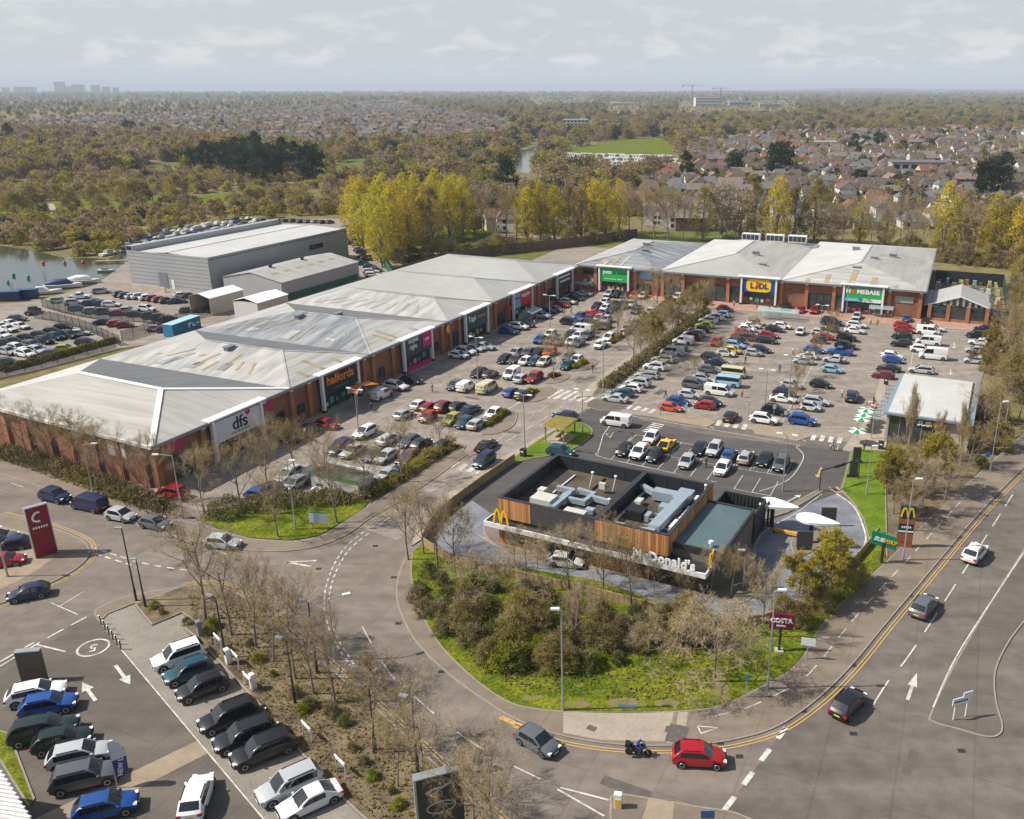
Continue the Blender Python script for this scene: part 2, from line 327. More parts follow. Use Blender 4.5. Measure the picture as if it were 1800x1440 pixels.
M['lane'] = mat('brushed_concrete', (.135, .145, .165), .7, c2=(.225, .235, .255), scale=.35, fine=.1, bump=.2)
M['pave'] = asphalt('footway_asphalt', (.19, .155, .122), (.225, .185, .142), .12, .7)
M['slabs'] = mat('paving', (.30, .255, .195), .9, c2=(.37, .32, .255), scale=.5, fine=.15)
M['redpave'] = mat('red_block_paving', (.33, .19, .14), .9, c2=(.42, .27, .20), scale=.6, fine=.15)
M['tanpave'] = mat('tan_block_paving', (.25, .20, .135), .9, c2=(.32, .26, .18), scale=.6, fine=.15)
M['forecourt'] = asphalt('forecourt_asphalt', (.115, .102, .088), (.145, .127, .106), .1)
M['baypave'] = mat('bay_paving', (.20, .18, .15), .9, c2=(.26, .235, .20), scale=.35, fine=.15)
M['kerb'] = mat('kerb_concrete', (.27, .24, .20), .9, var=.12, scale=2)
M['grass'] = mat('mown_grass', (.060, .098, .005), .95, c2=(.175, .185, .016), scale=.30, fine=.5, bump=.9, bscale=9, spec=.1)
M['lushgrass'] = mat('lush_lawn', (.085, .145, .010), .95, c2=(.145, .20, .018), scale=.4, fine=.25, bump=.6, bscale=9, spec=.1)
M['field'] = mat('rough_meadow', (.13, .125, .04), .95, c2=(.10, .145, .025), scale=.02, fine=.2, spec=.1)
M['soil'] = mat('bare_soil_bed', (.085, .062, .036), .95, c2=(.20, .155, .085), scale=.5, fine=.3, bump=.7, bscale=7)
M['scrub'] = mat('scrubland', (.135, .12, .045), .95, c2=(.21, .175, .085), scale=.03, fine=.25, spec=.1)
M['white'] = mat('white_road_paint', (.68, .66, .61), .7, c2=(.36, .34, .30), scale=1.1, detail=6)
M['yellow'] = mat('yellow_road_paint', (.58, .37, .09), .7, c2=(.42, .29, .11), scale=1.5, detail=6)
M['brick'] = brickmat('orange_red_brick', (.30, .125, .065), (.235, .092, .05), (.26, .19, .14))
M['brick2'] = brickmat('bright_pier_brick', (.42, .18, .085), (.35, .14, .065), (.30, .2, .14))
M['rw'] = sheetroof('pale_roof_sheet', (.30, .295, .28), (.52, .50, .465), 0, 1.0)
M['rx'] = sheetroof('cream_roof_sheet', (.35, .335, .305), (.46, .44, .405), 1, 1.0)
M['rg'] = sheetroof('grey_roof_sheet', (.14, .15, .165), (.36, .37, .37), 0, 1.0)
M['rd'] = sheetroof('dark_roof_slope', (.115, .118, .12), (.165, .165, .16), 0, 2.0)  # darker base colour given to the far-facing terrace roof slopes
M['rb'] = mat('bright_roof_membrane', (.48, .475, .45), .5, c2=(.56, .555, .53), scale=.15, fine=.05)
M['rs'] = mat('smooth_grey_roof', (.35, .345, .32), .45, c2=(.41, .405, .38), scale=.08, fine=.04)
M['cap'] = mat('white_ridge_cap', (.74, .74, .73), .4)
M['sky1'] = mat('weathered_rooflight', (.30, .235, .135), .5, c2=(.40, .33, .20), scale=.4)
M['sky2'] = mat('grey_rooflight', (.28, .29, .28), .5, c2=(.36, .36, .34), scale=.4)
M['gutter'] = mat('grey_gutter', (.22, .24, .26), .4, metal=.2)
M['wmetal'] = mat('white_painted_steel', (.78, .78, .78), .35)
M['lmetal'] = mat('galvanised_post', (.42, .44, .46), .35, metal=.5, var=.08, scale=3)
M['dmetal'] = mat('dark_metal', (.03, .032, .036), .45)
M['black'] = mat('black_trim', (.012, .012, .013), .5)
M['glass'] = mat('dark_glass', (.012, .018, .022), .06, spec=.8)
M['shopglass'] = mat('shopfront_glass', (.02, .028, .03), .08, c2=(.055, .07, .07), scale=.6, spec=.8)
M['cglass'] = mat('car_glass', (.012, .016, .020), .05, spec=.9)
M['tyre'] = mat('tyre_rubber', (.018, .018, .019), .85)
M['rim'] = mat('alloy_wheel', (.32, .32, .33), .3, metal=.7)
M['hlight'] = mat('headlamp_lens', (.75, .77, .80), .1, spec=.9)
M['tlight'] = mat('tail_lamp_lens', (.42, .012, .012), .2)
M['plate_y'] = mat('yellow_plate', (.75, .55, .03), .5)
M['plate_w'] = mat('white_plate', (.75, .75, .75), .5)
M['paint'] = objpaint('car_paint')
M['flat'] = objpaint('coloured_panel', .55, 0)
M['grey_clad'] = mat('grey_wall_cladding', (.34, .345, .35), .5, c2=(.38, .385, .39), scale=.1)
M['slate_clad'] = mat('slate_wall_cladding', (.27, .28, .29), .5, c2=(.31, .315, .32), scale=.1)
M['timber'] = boardmat('vertical_cedar_boards', (.30, .115, .03), (.62, .32, .11), .3)
M['darkbrick'] = mat('charcoal_brick', (.048, .045, .046), .8, c2=(.065, .06, .06), scale=2, fine=.2)
M['anth'] = mat('anthracite_panel', (.022, .027, .032), .45)
M['anthroof'] = mat('roof_deck_felt', (.042, .036, .03), .9, c2=(.105, .08, .05), scale=.35, fine=.2)
M['teal'] = mat('blue_green_membrane', (.075, .12, .13), .6, c2=(.09, .14, .15), scale=.25)
M['duct'] = mat('galvanised_duct', (.38, .45, .50), .35, metal=.35, var=.08, scale=1.5)
M['unit'] = mat('cream_plant_casing', (.50, .49, .44), .5, c2=(.58, .57, .52), scale=1)
M['stone'] = mat('pale_render', (.42, .37, .30), .8, c2=(.49, .44, .36), scale=.6)
M['fence'] = boardmat('weathered_timber_fence', (.30, .21, .105), (.42, .31, .16), .3)
M['bfence'] = boardmat('brown_timber_fence', (.115, .075, .055), (.16, .105, .075), .5)
M['gfence'] = mat('green_mesh_fence', (.02, .13, .09), .5)
M['bark'] = mat('bark', (.17, .135, .095), .95, c2=(.27, .225, .16), scale=2.5)
M['twig'] = mat('twigs', (.27, .195, .10), .95, c2=(.36, .27, .145), scale=.6)
M['twig2'] = mat('pale_twigs', (.32, .245, .14), .95, c2=(.42, .335, .20), scale=.6)
M['bud'] = leafmat('spring_buds', (.20, .145, .04), (.30, .225, .055), .6)
M['willow'] = leafmat('yellow_green_leaves', (.42, .345, .018), (.66, .53, .03), .22, .15, .45)
M['olive'] = leafmat('olive_leaves', (.17, .145, .025), (.34, .275, .05), .35, .25, .45)
M['green'] = leafmat('green_leaves', (.05, .08, .012), (.15, .175, .025), .6)
M['bright'] = leafmat('bright_green_leaves', (.16, .19, .012), (.34, .36, .025), .6, .2, .4)
M['ever'] = leafmat('evergreen_leaves', (.012, .026, .010), (.040, .062, .022), .4)
M['brownl'] = leafmat('brown_scrub_leaves', (.12, .10, .036), (.24, .20, .07), .45)
M['yellowfl'] = leafmat('yellow_flowering_twigs', (.28, .235, .025), (.46, .385, .04), .5, .2, .4)
M['pinkl'] = leafmat('pale_blossom', (.30, .25, .20), (.42, .36, .28), .4)
M['farbrown'] = leafmat('far_bare_wood', (.24, .18, .095), (.40, .31, .17), .12, .3, .45)
M['farolive'] = leafmat('far_olive_wood', (.25, .22, .04), (.43, .365, .075), .12, .3, .45)
M['farever'] = leafmat('far_evergreen', (.028, .05, .026), (.060, .085, .04), .12, .3)
M['water'] = None
m_, t_, b_ = newmat('still_water'); b_.inputs['Base Color'].default_value = (.05, .055, .04, 1); b_.inputs['Roughness'].default_value = .12; b_.inputs['Specular IOR Level'].default_value = .6
nb_ = t_.nodes.new('ShaderNodeTexNoise'); nb_.inputs['Scale'].default_value = .5; nb_.inputs['Detail'].default_value = 3
bp_ = t_.nodes.new('ShaderNodeBump'); bp_.inputs['Strength'].default_value = .12; bp_.inputs['Distance'].default_value = .1
g_ = t_.nodes.new('ShaderNodeNewGeometry'); t_.links.new(g_.outputs['Position'], nb_.inputs['Vector']); t_.links.new(nb_.outputs['Fac'], bp_.inputs['Height']); t_.links.new(bp_.outputs[0], b_.inputs['Normal'])
M['water'] = m_
m_, t_, b_ = newmat('clear_canopy'); b_.inputs['Base Color'].default_value = (.45, .6, .62, 1); b_.inputs['Roughness'].default_value = .1; b_.inputs['Alpha'].default_value = .45; M['canopy'] = m_
m_, t_, b_ = newmat('dark_mesh'); b_.inputs['Base Color'].default_value = (.03, .035, .04, 1); b_.inputs['Alpha'].default_value = .35; M['mesh'] = m_
def flat(name, c, rough=.55): 
    k = 'f_'+name
    if k not in M: M[k] = mat(name, c, rough)
    return M[k]
def ordinal(n):
    W = ['first','second','third','fourth','fifth','sixth','seventh','eighth','ninth','tenth','eleventh','twelfth','thirteenth','fourteenth','fifteenth','sixteenth','seventeenth','eighteenth','nineteenth','twentieth']
    if n < 20: return W[n]
    t = ['twenty','thirty','forty','fifty','sixty','seventy','eighty','ninety'][(n+1)//10-2]; r = (n+1) % 10
    return t+'-'+W[r-1] if r else t[:-1]+'ieth'
# ------------------------------------------------------------------ ground, roads, footways
def wide(pts): return px(pts)
mb = MB(); RB = 45000.0
mb.poly([(-RB, -300, -.10), (RB, -300, -.10), (RB, RB, -.10), (-RB, RB, -.10)]); tag(mb.build('ground', M['scrub']), kind='structure')
sheet('road', px([(-700,775),(0,790),(350,880),(640,880),(800,790),(1040,690),(1500,760),(1545,800),(1640,900),(1800,780),(1990,660),(2150,600),(2600,690),(2600,1800),(-700,1800)]), 0.0, M['road'])
sheet('side_road', px([(-700,778),(0,793),(350,882),(640,882),(800,792),(830,790),(800,900),(720,980),(800,1150),(1000,1270),(1382,1275),(1340,1335),(1300,1390),(1230,1490),(1150,1600),(900,1600),(600,1300),(380,1040),(170,1078),(60,1135),(-300,1290),(-700,1400)]), .003, M['road2'])
sheet('car_park', px([(150,830),(300,885),(380,905),(640,885),(640,930),(700,950),(760,895),(930,785),(1030,718),(1500,778),(1552,792),(1560,745),(1700,745),(1735,640),(1785,578),(1650,556),(1400,470),(1000,430),(600,600),(150,760)]), .008, M['carpark'])
sheet('yard', px([(-500,705),(0,665),(70,650),(215,612),(370,590),(640,500),(700,470),(640,385),(560,384),(430,400),(250,440),(170,500),(60,530),(-60,540),(-500,560)]), .006, M['carpark'])
sheet('restaurant_car_park', px([(1000,745),(1030,722),(1045,714),(1110,735),(1240,764),(1400,785),(1492,794),(1484,830),(1470,868),(1440,890),(1395,900),(1340,920),(1220,1000),(850,960),(780,940),(770,905),(900,818),(1000,772)]), .016, M['newtar'])
lane = [(1470,868),(1500,890),(1516,925),(1520,955),(1500,990),(1450,1030),(1390,1065),(1330,1092),(1250,1085),(1150,1062),(1060,1035),(960,1015),(840,995),(790,980),(765,950),(770,925),(830,880),(880,915),(960,960),(1230,1020),(1308,1062),(1332,1040),(1338,1025),(1326,985),(1325,960),(1340,935),(1385,905),(1440,880)]
sheet('drive_through_lane', px(lane), .024, M['lane'])
K1 = [(714,978),(702,1005),(696,1045),(706,1085),(735,1135),(790,1188),(850,1232),(910,1268),(980,1293),(1060,1308),(1150,1313),(1230,1310),(1300,1300),(1370,1277),(1440,1228),(1500,1168),(1560,1095),(1640,1000),(1720,905),(1800,822),(1890,735),(2000,640)]
G1 = [(726,972),(724,1010),(735,1062),(770,1128),(830,1190),(890,1232),(935,1245),(990,1251),(1080,1253),(1190,1251),(1265,1241),(1340,1206),(1400,1168),(1440,1105),(1490,1050),(1560,985),(1640,905),(1700,850),(1780,780),(1860,712),(1960,630)]
k1c = curve(px(K1), 5); g1c = curve(px(G1), 5)
slab('pavement', k1c+list(reversed(g1c)), -.05, .10, [M['pave'], M['kerb']])
g1g = curve(px(G1[:16]), 5)
slab('lawn', g1g+px([(1545,940),(1527,955),(1505,995),(1452,1035),(1392,1070),(1332,1098),(1250,1092),(1150,1070),(1050,1043),(950,1022),(840,1001),(780,986),(757,965),(745,955)]), -.05, .13, [M['grass'], M['soil']])
slab('lawn', px([(1498,790),(1556,794),(1560,985),(1545,940),(1527,950),(1518,915),(1500,885),(1478,862)]), -.05, .12, [M['lushgrass'], M['kerb']])
slab('planting_bed', px([(1558,794),(1640,790),(1735,815),(1700,850),(1640,905),(1562,983)]), -.05, .14, [M['soil'], M['soil']])
slab('lawn', curve(px([(893,815),(930,785),(975,757),(1010,742),(1038,752),(1040,765),(1020,783),(985,798),(930,808)]), 4, True), -.05, .12, [M['lushgrass'], M['kerb']])
slab('lawn', px([(840,1003),(870,990),(960,1005),(1050,1020),(1110,1040),(1170,1068),(1050,1045)]), .02, .09, [M['grass'], M['kerb']])
K2 = [(-400,720),(0,835),(60,853),(160,893),(270,932),(360,957),(430,968),(500,970),(560,961),(610,941),(650,913),(700,884),(760,845),(805,812),(822,800)]
G2 = [(-400,690),(0,805),(60,822),(170,865),(280,905),(335,920),(385,932),(440,947),(510,952),(560,944),(610,915),(640,895),(700,858),(800,792),(812,786)]
k2c = curve(px(K2), 5); g2c = curve(px(G2), 5)
slab('pavement', k2c+list(reversed(g2c)), -.05, .10, [M['pave'], M['kerb']])
slab('planting_bed', px([(-400,660),(0,760),(120,800),(215,835),(300,880),(345,912),(280,905),(170,865),(60,822),(0,805),(-400,690)]), -.05, .12, [M['soil'], M['soil']])
slab('lawn', px([(345,914),(385,931),(440,946),(510,951),(560,943),(610,914),(640,894),(650,880),(600,872),(480,880),(390,895)]), -.05, .12, [M['grass'], M['soil']])
slab('planting_bed', px([(650,882),(700,857),(800,791),(810,784),(795,780),(700,838),(640,872)]), -.05, .12, [M['soil'], M['soil']])
K3 = [(165,1082),(172,1070),(200,1058),(240,1045),(320,1032),(370,1027),(410,1040),(460,1072),(520,1122),(600,1192),(680,1262),(760,1338),(830,1405),(900,1470),(960,1540)]
k3c = curve(px(K3), 5)
slab('pavement', curve(px(K3[:5]), 4)+px([(320,1045),(235,1062),(190,1080),(180,1090)]), -.05, .10, [M['pave'], M['kerb']])
slab('planting_bed', curve(px(K3[4:]), 5)+px([(760,1560),(700,1505),(640,1440),(580,1385),(520,1315),(460,1245),(380,1160),(342,1120),(324,1105),(344,1094),(320,1078),(267,1100),(236,1063)]), -.05, .12, [M['soil'], M['kerb']])
sheet('forecourt', px([(165,1086),(213,1142),(463,1440),(560,1560),(-300,1700),(-300,1300),(0,1188),(100,1122)]), .008, M['forecourt'])
sheet('parking_bays', px([(168,1086),(190,1080),(235,1064),(267,1102),(320,1080),(342,1095),(322,1106),(380,1162),(460,1247),(520,1317),(580,1387),(640,1442),(700,1507),(610,1560),(563,1560),(463,1440),(213,1142)]), .014, M['baypave'])
sheet('crossing_band', px([(345,1303),(368,1323),(60,1480),(30,1455)]), .018, M['tanpave'])
slab('lawn', px([(0,1285),(18,1290),(62,1405),(50,1420),(0,1340),(-30,1300)]), .0, .1, [M['grass'], M['kerb']])
k4 = curve(px([(-300,850),(0,905),(90,928),(140,948),(157,966),(150,987),(115,1013),(50,1043),(0,1063),(-300,1170)]), 5)
slab('pavement', k4, -.05, .10, [M['pave'], M['kerb']])
sheet('sign_forecourt', px([(-300,880),(0,925),(70,943),(98,962),(95,982),(60,1008),(0,1038),(-300,1150)]), .108, M['tanpave'])
isl = curve(px([(1640,1270),(1637,1250),(1690,1145),(1800,965),(1890,840),(1985,745),(2060,760),(1880,1000),(1800,1095),(1768,1140),(1750,1185),(1752,1235),(1763,1275),(1757,1293),(1735,1297),(1690,1285)]), 5, True)
slab('traffic_island', isl, -.05, .10, [M['forecourt'], M['kerb']])
isl2 = curve(px([(1072,1412),(1085,1397),(1130,1402),(1230,1419),(1300,1432),(1370,1475),(1330,1520),(1100,1470)]), 5, True)
slab('traffic_island', isl2, -.05, .10, [M['pave'], M['kerb']])
sheet('crossing_band', px([(1140,1404),(1185,1411),(1180,1470),(1120,1470)]), .106, M['tanpave'])
sheet('crossing_band', px([(1192,1254),(1210,1253),(1205,1282),(1187,1308),(1172,1308),(1177,1290),(1188,1280)]), .106, M['slabs'])
sheet('footway_patch', px([(990,1254),(1185,1254),(1170,1305),(1060,1303),(990,1290)]), .104, M['slabs'])
# far footway of the retail park and small kerbed islands
slab('median', curve(px([(1040,697),(1060,690),(1115,646),(1170,607),(1246,551),(1238,543),(1165,590),(1100,640),(1060,672)]), 3, True), -.05, .13, [M['soil'], M['kerb']])
slab('pavement', px([(1012,700),(1040,697),(1060,672),(1120,625),(1112,622),(1050,665)]), -.05, .10, [M['slabs'], M['kerb']])
slab('pavement', px([(760,900),(800,872),(905,808),(1005,745),(1000,738),(890,800),(780,872),(735,912),(724,960),(748,945)]), -.05, .10, [M['slabs'], M['kerb']])
for q in ([(843,762),(873,763),(903,749),(909,728),(900,722),(880,735)], [(905,703),(940,707),(964,698),(978,686),(962,680),(930,690)], [(745,812),(800,801),(818,787),(812,780),(795,784),(760,800)], [(953,674),(985,673),(1003,660),(985,654),(965,662)], [(1000,653),(1035,650),(1052,636),(1040,630),(1020,640)], [(1042,608),(1060,612),(1090,588),(1118,572),(1108,566),(1075,588)], [(1140,553),(1165,553),(1180,540),(1165,535)]):
    slab('parking_island', curve(px(q), 3, True), -.05, .12, [M['pave'], M['kerb']])
slab('crossing_island', px([(1150,727),(1163,721),(1250,737),(1257,744),(1243,752),(1160,737)]), -.05, .10, [M['tanpave'], M['kerb']])
slab('crossing_island', px([(1320,754),(1328,746),(1415,760),(1422,769),(1402,776),(1330,764)]), -.05, .10, [M['tanpave'], M['kerb']])
slab('traffic_island', curve(px([(1030,714),(1043,703),(1075,704),(1104,714),(1085,722),(1055,722)]), 4, True), -.05, .10, [M['forecourt'], M['kerb']])
slab('pavement', px([(1480,792),(1495,795),(1557,796),(1562,745),(1556,660),(1548,662),(1530,720)]), -.05, .10, [M['slabs'], M['kerb']])
slab('traffic_island', px([(1312,925),(1385,902),(1448,864),(1440,860),(1380,893),(1300,917)]), -.05, .14, [M['pave'], M['kerb']])
slab('traffic_island', curve(px([(1390,955),(1398,940),(1420,935),(1450,930),(1440,960),(1412,978),(1396,978)]), 3, True), -.05, .14, [M['pave'], M['kerb']])
slab('pavement', curve(px([(1318,930),(1340,930),(1328,960),(1325,985),(1337,1020),(1332,1042),(1300,1062),(1240,1052),(1150,1025),(1040,1000),(940,985),(872,960),(850,935),(858,915),(880,905),(1000,940),(1240,1000),(1290,1000)]), 3, True), -.05, .11, [M['pave'], M['kerb']])
# shop-front footways
o_t = P(383.3, 816.7); o_b = P(1054, 513.5); AB = R(-22.0)
def fr(o, a): 
    c, s = math.cos(a), math.sin(a)
    return lambda x, y: Vector((o.x+c*x-s*y, o.y+s*x+c*y, 0))
FT = fr(o_t, A1); FB = fr(o_b, AB)
slab('shop_footway', [FT(-12,-1.2), FT(128,-1.2), FT(128,2), FT(-12,2)], -.05, .09, [M['slabs'], M['kerb']])
slab('shop_footway', [FB(-8,-3.4), FB(14,-3.4), FB(30,-6.5), FB(72,-7), FB(98,-5.5), FB(98,2), FB(-8,2)], -.05, .09, [M['redpave'], M['kerb']])
# park lawns, paths, river, lagoon
def field(name, pts, m='field', z=-.05): sheet(name, px(pts), z, M[m])
field('lawn', [(700,425),(735,400),(800,395),(900,405),(920,430),(860,445),(780,440)], 'grass')
field('lawn', [(740,450),(900,432),(1020,415),(1290,400),(1300,425),(1100,425),(900,470),(760,470)], 'field')
field('meadow', [(560,300),(620,280),(700,275),(760,285),(740,300),(640,305)], 'field')
field('meadow', [(990,262),(1080,248),(1170,243),(1185,270),(1120,283),(1050,280)], 'grass')
field('meadow', [(230,300),(300,284),(345,288),(300,305),(245,312)], 'field')
field('meadow', [(0,365),(120,352),(300,345),(420,340),(430,352),(250,368),(110,385),(0,392)], 'grass', -.045)
field('meadow', [(515,262),(560,258),(600,262),(560,275)], 'grass')
field('path', [(83,358),(94,358),(103,376),(90,378)], 'slabs', -.03)
field('path', [(238,313),(275,302),(300,304),(262,316)], 'slabs', -.03)
field('path', [(0,408),(50,394),(52,399),(0,417)], 'slabs', -.03)
field('path', [(700,447),(800,440),(870,410),(1000,417),(1150,425),(1150,428),(1000,421),(872,415),(802,445),(700,452)], 'slabs', -.03)
field('lagoon', [(-500,400),(0,432),(60,440),(105,452),(190,455),(262,420),(340,398),(420,388),(430,393),(330,412),(262,440),(228,470),(222,490),(190,497),(100,512),(0,525),(-500,560)], 'water', -.02)
field('river', [(902,300),(903,282),(915,266),(945,256),(1000,249),(1002,252),(952,262),(938,272),(936,290),(930,305)], 'water', -.03)
field('gravel_track', [(600,395),(640,392),(720,480),(690,490)], 'tanpave', .012)

# ------------------------------------------------------------------ painted markings
zk = .034
def paint(name, fn, m='white'):
    q = MB(); fn(q); tag(q.build(name, M[m]), kind='structure')
def zebra(p0, p1, p2, n, name='zebra_crossing'):
    """stripes from p0 towards p1 (n of them), each running p0->p2"""
    a, b, c = P(*p0), P(*p1), P(*p2); q = MB(); st = (b-a)/n; ln = c-a
    for i in range(n):
        s = a+st*i; e = s+st*.52; q.quad((s.x,s.y,zk),(e.x,e.y,zk),(e.x+ln.x,e.y+ln.y,zk),(s.x+ln.x,s.y+ln.y,zk))
    tag(q.build(name, M['white']), kind='structure')
zebra((786,820),(868,842),(800,811), 5)
zebra((958,700),(1040,708),(985,685), 6)
zebra((1098,718),(1152,728),(1108,712), 4)
zebra((1148,743),(1127,760),(1168,747), 6)
zebra((1257,748),(1318,757),(1262,739), 4)
zebra((1424,774),(1486,781),(1428,764), 4)
def ln(pts, wd=.12, z=zk, m='white', cv=True, name='road_marking'):
    q = MB(); l = curve(px(pts), 5) if cv and len(pts) > 2 else px(pts); ribbon(q, l, wd, z); tag(q.build(name, M[m]), kind='structure')
def dl(pts, wd, on, off, z=zk, m='white'):
    q = MB(); l = curve(px(pts), 6) if len(pts) > 2 else px(pts); dashes(q, l, wd, on, off, z); tag(q.build('road_marking', M[m]), kind='structure')
def offl(line, d):
    o = []
    for k, p in enumerate(line):
        t = (line[min(k+1, len(line)-1)]-line[max(k-1, 0)]); t.z = 0; t.normalize(); o.append(p+Vector((-t.y, t.x, 0))*d)
    return o
for d in (.45, .75):
    q = MB(); ribbon(q, offl(curve(px(K1[7:]), 5), -d), .11, zk); tag(q.build('yellow_line', M['yellow']), kind='structure')
    q = MB(); ribbon(q, offl(curve(px(K3[4:]), 5), d), .11, zk); tag(q.build('yellow_line', M['yellow']), kind='structure')
    q = MB(); ribbon(q, offl(k4[5:46], d), .1, zk); tag(q.build('yellow_line', M['yellow']), kind='structure')
q = MB(); ribbon(q, offl(curve(px(K2[9:]), 5), -.4), .1, zk); tag(q.build('yellow_line', M['yellow']), kind='structure')
ln([(790,880),(880,822),(990,748)], .12, zk, 'yellow')
ln([(880,1261),(918,1278)], .5, zk, 'yellow')
dl([(1780,870),(1620,1120),(1560,1200),(1520,1265)], .14, 4.2, 2.6)
ln([(1800,972),(1690,1140),(1640,1245)], .12, .106)
dl([(1382,1280),(1340,1335),(1300,1390),(1262,1440),(1230,1490)], .42, 1.6, 1.5)
dl([(637,1102),(655,1135),(690,1190),(740,1235),(800,1285),(870,1330),(950,1370)], .12, 3.2, 3.2)
dl([(640,935),(605,965),(580,1010),(570,1060),(582,1115),(615,1170)], .16, .7, .5)
dl([(648,938),(613,968),(588,1012),(578,1062),(590,1115),(622,1168)], .16, .7, .5)
dl([(160,962),(250,990),(330,1003)], .2, 1.0, .7)
dl([(150,968),(240,997)], .2, 1.0, .7)
dl([(0,1172),(80,1124),(158,1082)], .2, 1.6, .8)
dl([(0,1164),(60,1130)], .2, 1.6, .8)
ln([(66,1134),(115,1146)], .2); ln([(102,1068),(148,1040)], .12); ln([(90,1060),(137,1081)], .1); ln([(985,1385),(1070,1407)], .16); ln([(980,1388),(1062,1435)], .16)
dl([(665,925),(720,885),(790,845),(860,795),(950,740),(1010,700)], .12, 3.0, 2.0)
dl([(800,830),(880,770),(960,715),(1060,640),(1150,575)], .1, 2.4, 2.0)
dl([(20,850),(120,882),(230,920),(330,952),(430,985)], .1, 2.5, 4.0)
dl([(1418,1190),(1440,1166),(1480,1115),(1530,1056),(1600,980),(1700,870)], .09, 2.0, 1.6, .106)
dl([(1250,1262),(1320,1243),(1400,1205)], .09, 1.8, 1.4, .106)
ln([(213,1142),(463,1440),(500,1485)], .1)
ln([(1060,765),(1085,733),(1100,728),(1130,735),(1380,778),(1400,787),(1412,800),(1408,815),(1392,838),(1370,852),(1335,864)], .12)
ln([(1050,795),(1053,790),(1060,765)], .12); ln([(1052,796),(1065,806),(1260,848)], .12)
def tri(pts, z=zk, wd=.16):
    q = MB(); l = px(pts+[pts[0]]); ribbon(q, l, wd, z); tag(q.build('give_way_marking', M['white']), kind='structure')
tri([(504,989),(556,986),(546,996)], wd=.3); tri([(1066,763),(1078,760),(1072,770)]); tri([(1226,1278),(1262,1281),(1232,1291)], .106); tri([(1458,783),(1474,781),(1472,791)])
def arrow(p0, p1, wd=.22, hd=1.3, m='white', hw=.42):
    a, b = P(*p0), P(*p1); d = (b-a).normalized(); n = Vector((-d.y, d.x, 0)); q = MB(); c = b-d*hd
    q.quad(*[(v.x, v.y, zk) for v in (a-n*wd/2, c-n*wd/2, c+n*wd/2, a+n*wd/2)]); q.poly([(v.x, v.y, zk) for v in (c-n*hw, b, c+n*hw)])
    tag(q.build('arrow_marking', M[m]), kind='structure')
arrow((203,1170),(229,1204), .3, 1.5, 'white', .5); arrow((168,1232),(145,1200), .3, 1.5, 'white', .5); arrow((1595,1231),(1612,1183), .3, 2.2); arrow((1444,822),(1436,840), .25, .9, 'yellow')
arrow((1677,602),(1677,613), .2, 1.2); arrow((1671,649),(1671,660), .2, 1.2); arrow((1376,886),(1408,870), .2, .9); arrow((880,728),(915,706), .2, .9)
for (u, v) in ((164, 1139),):
    c = P(u, v); q = MB(); n = 24; rr = 1.35
    ribbon(q, [c+Vector((rr*math.cos(2*math.pi*i/n), rr*math.sin(2*math.pi*i/n), 0)) for i in range(n+1)], .2, zk)
    tag(q.build('speed_roundel', M['white']), kind='structure')
def rowlines(p0, p1, side, ln_=4.8, step=2.45, spine=True, wd=.09, dirv=None, z=.026):
    """bay lines leaving the row p0->p1; side +1 left, -1 right, 0 both"""
    a, b = P(*p0), P(*p1); d = (b-a); T = d.length; d.normalize(); n = dirv if dirv is not None else Vector((-d.y, d.x, 0)); q = MB()
    if spine: ribbon(q, [a, b], wd, z)
    s = 0
    while s <= T+.01:
        c = a+d*s
        for sg in ((1, -1) if side == 0 else (side,)): ribbon(q, [c+n*(.06*sg), c+n*(ln_*sg)], wd, z)
        s += step
    tag(q.build('bay_marking', M['white']), kind='structure')
rowlines((1210,722),(1345,566), 0, dirv=E2); rowlines((1372,748),(1470,566), 0, dirv=E2); rowlines((1597,668),(1612,572), 0, dirv=E2)
rowlines((1075,700),(1255,556), 1, dirv=E2, spine=False)
rowlines((1730,640),(1745,575), 1, dirv=-E2)
for p0, p1 in (((690,724),(868,750)), ((790,668),(935,690)), ((880,626),(1020,645)), ((945,593),(1075,608)), ((1005,560),(1110,572)), ((1035,539),(1130,548)), ((590,770),(760,800)), ((500,838),(700,842))):
    rowlines(p0, p1, 0, dirv=E1, spine=False)
rowlines((1074,808),(1250,846), 1, dirv=E1, z=zk); rowlines((1090,788),(1380,838), 1, dirv=E1, z=zk); rowlines((1118,765),(1395,812), -1, dirv=E1, z=zk)
rowlines((1290,860),(1355,872), 1, dirv=E1, z=zk)
rowlines((500,770),(560,742), -1, dirv=E2, spine=False); rowlines((650,700),(850,606), -1, dirv=E2, spine=False)
# yellow M, drive-through bay hatching
q = MB()
for (u0, v0, u1, v1, u2, v2) in ((1458,857,1466,864,1478,866), (1470,856,1476,862,1484,866)):
    ribbon(q, curve(px([(u0,v0),(u1,v1),(u2,v2)]), 4), .3, zk)
tag(q.build('arches_marking', M['yellow']), kind='structure')
ln([(850,945),(905,967),(940,966),(975,955)], .12, zk, 'yellow'); ln([(840,940),(870,958)], .12, zk, 'yellow')
ln([(1340,1022),(1326,985),(1330,955),(1350,930),(1395,905),(1445,868)], .1, zk)
ln([(1470,868),(1500,890),(1517,925),(1521,955),(1502,990)], .22, .03)
q = MB()
for k in range(9): ribbon(q, px([(880+k*6.5, 672+k*2.2), (873+k*6.5, 683+k*2.2)]), .1, zk)
tag(q.build('hatch_marking', M['yellow']), kind='structure')
for bx in ((1163,727,1245,744), (1332,752,1408,767)):
    q = MB()
    for k in range(8):
        t = k/7; u = bx[0]+(bx[2]-bx[0])*t; v = bx[1]+(bx[3]-bx[1])*t; ribbon(q, px([(u,v+4),(u+9,v+10)]), .14, zk)
    tag(q.build('hatch_marking', M['white']), kind='structure')

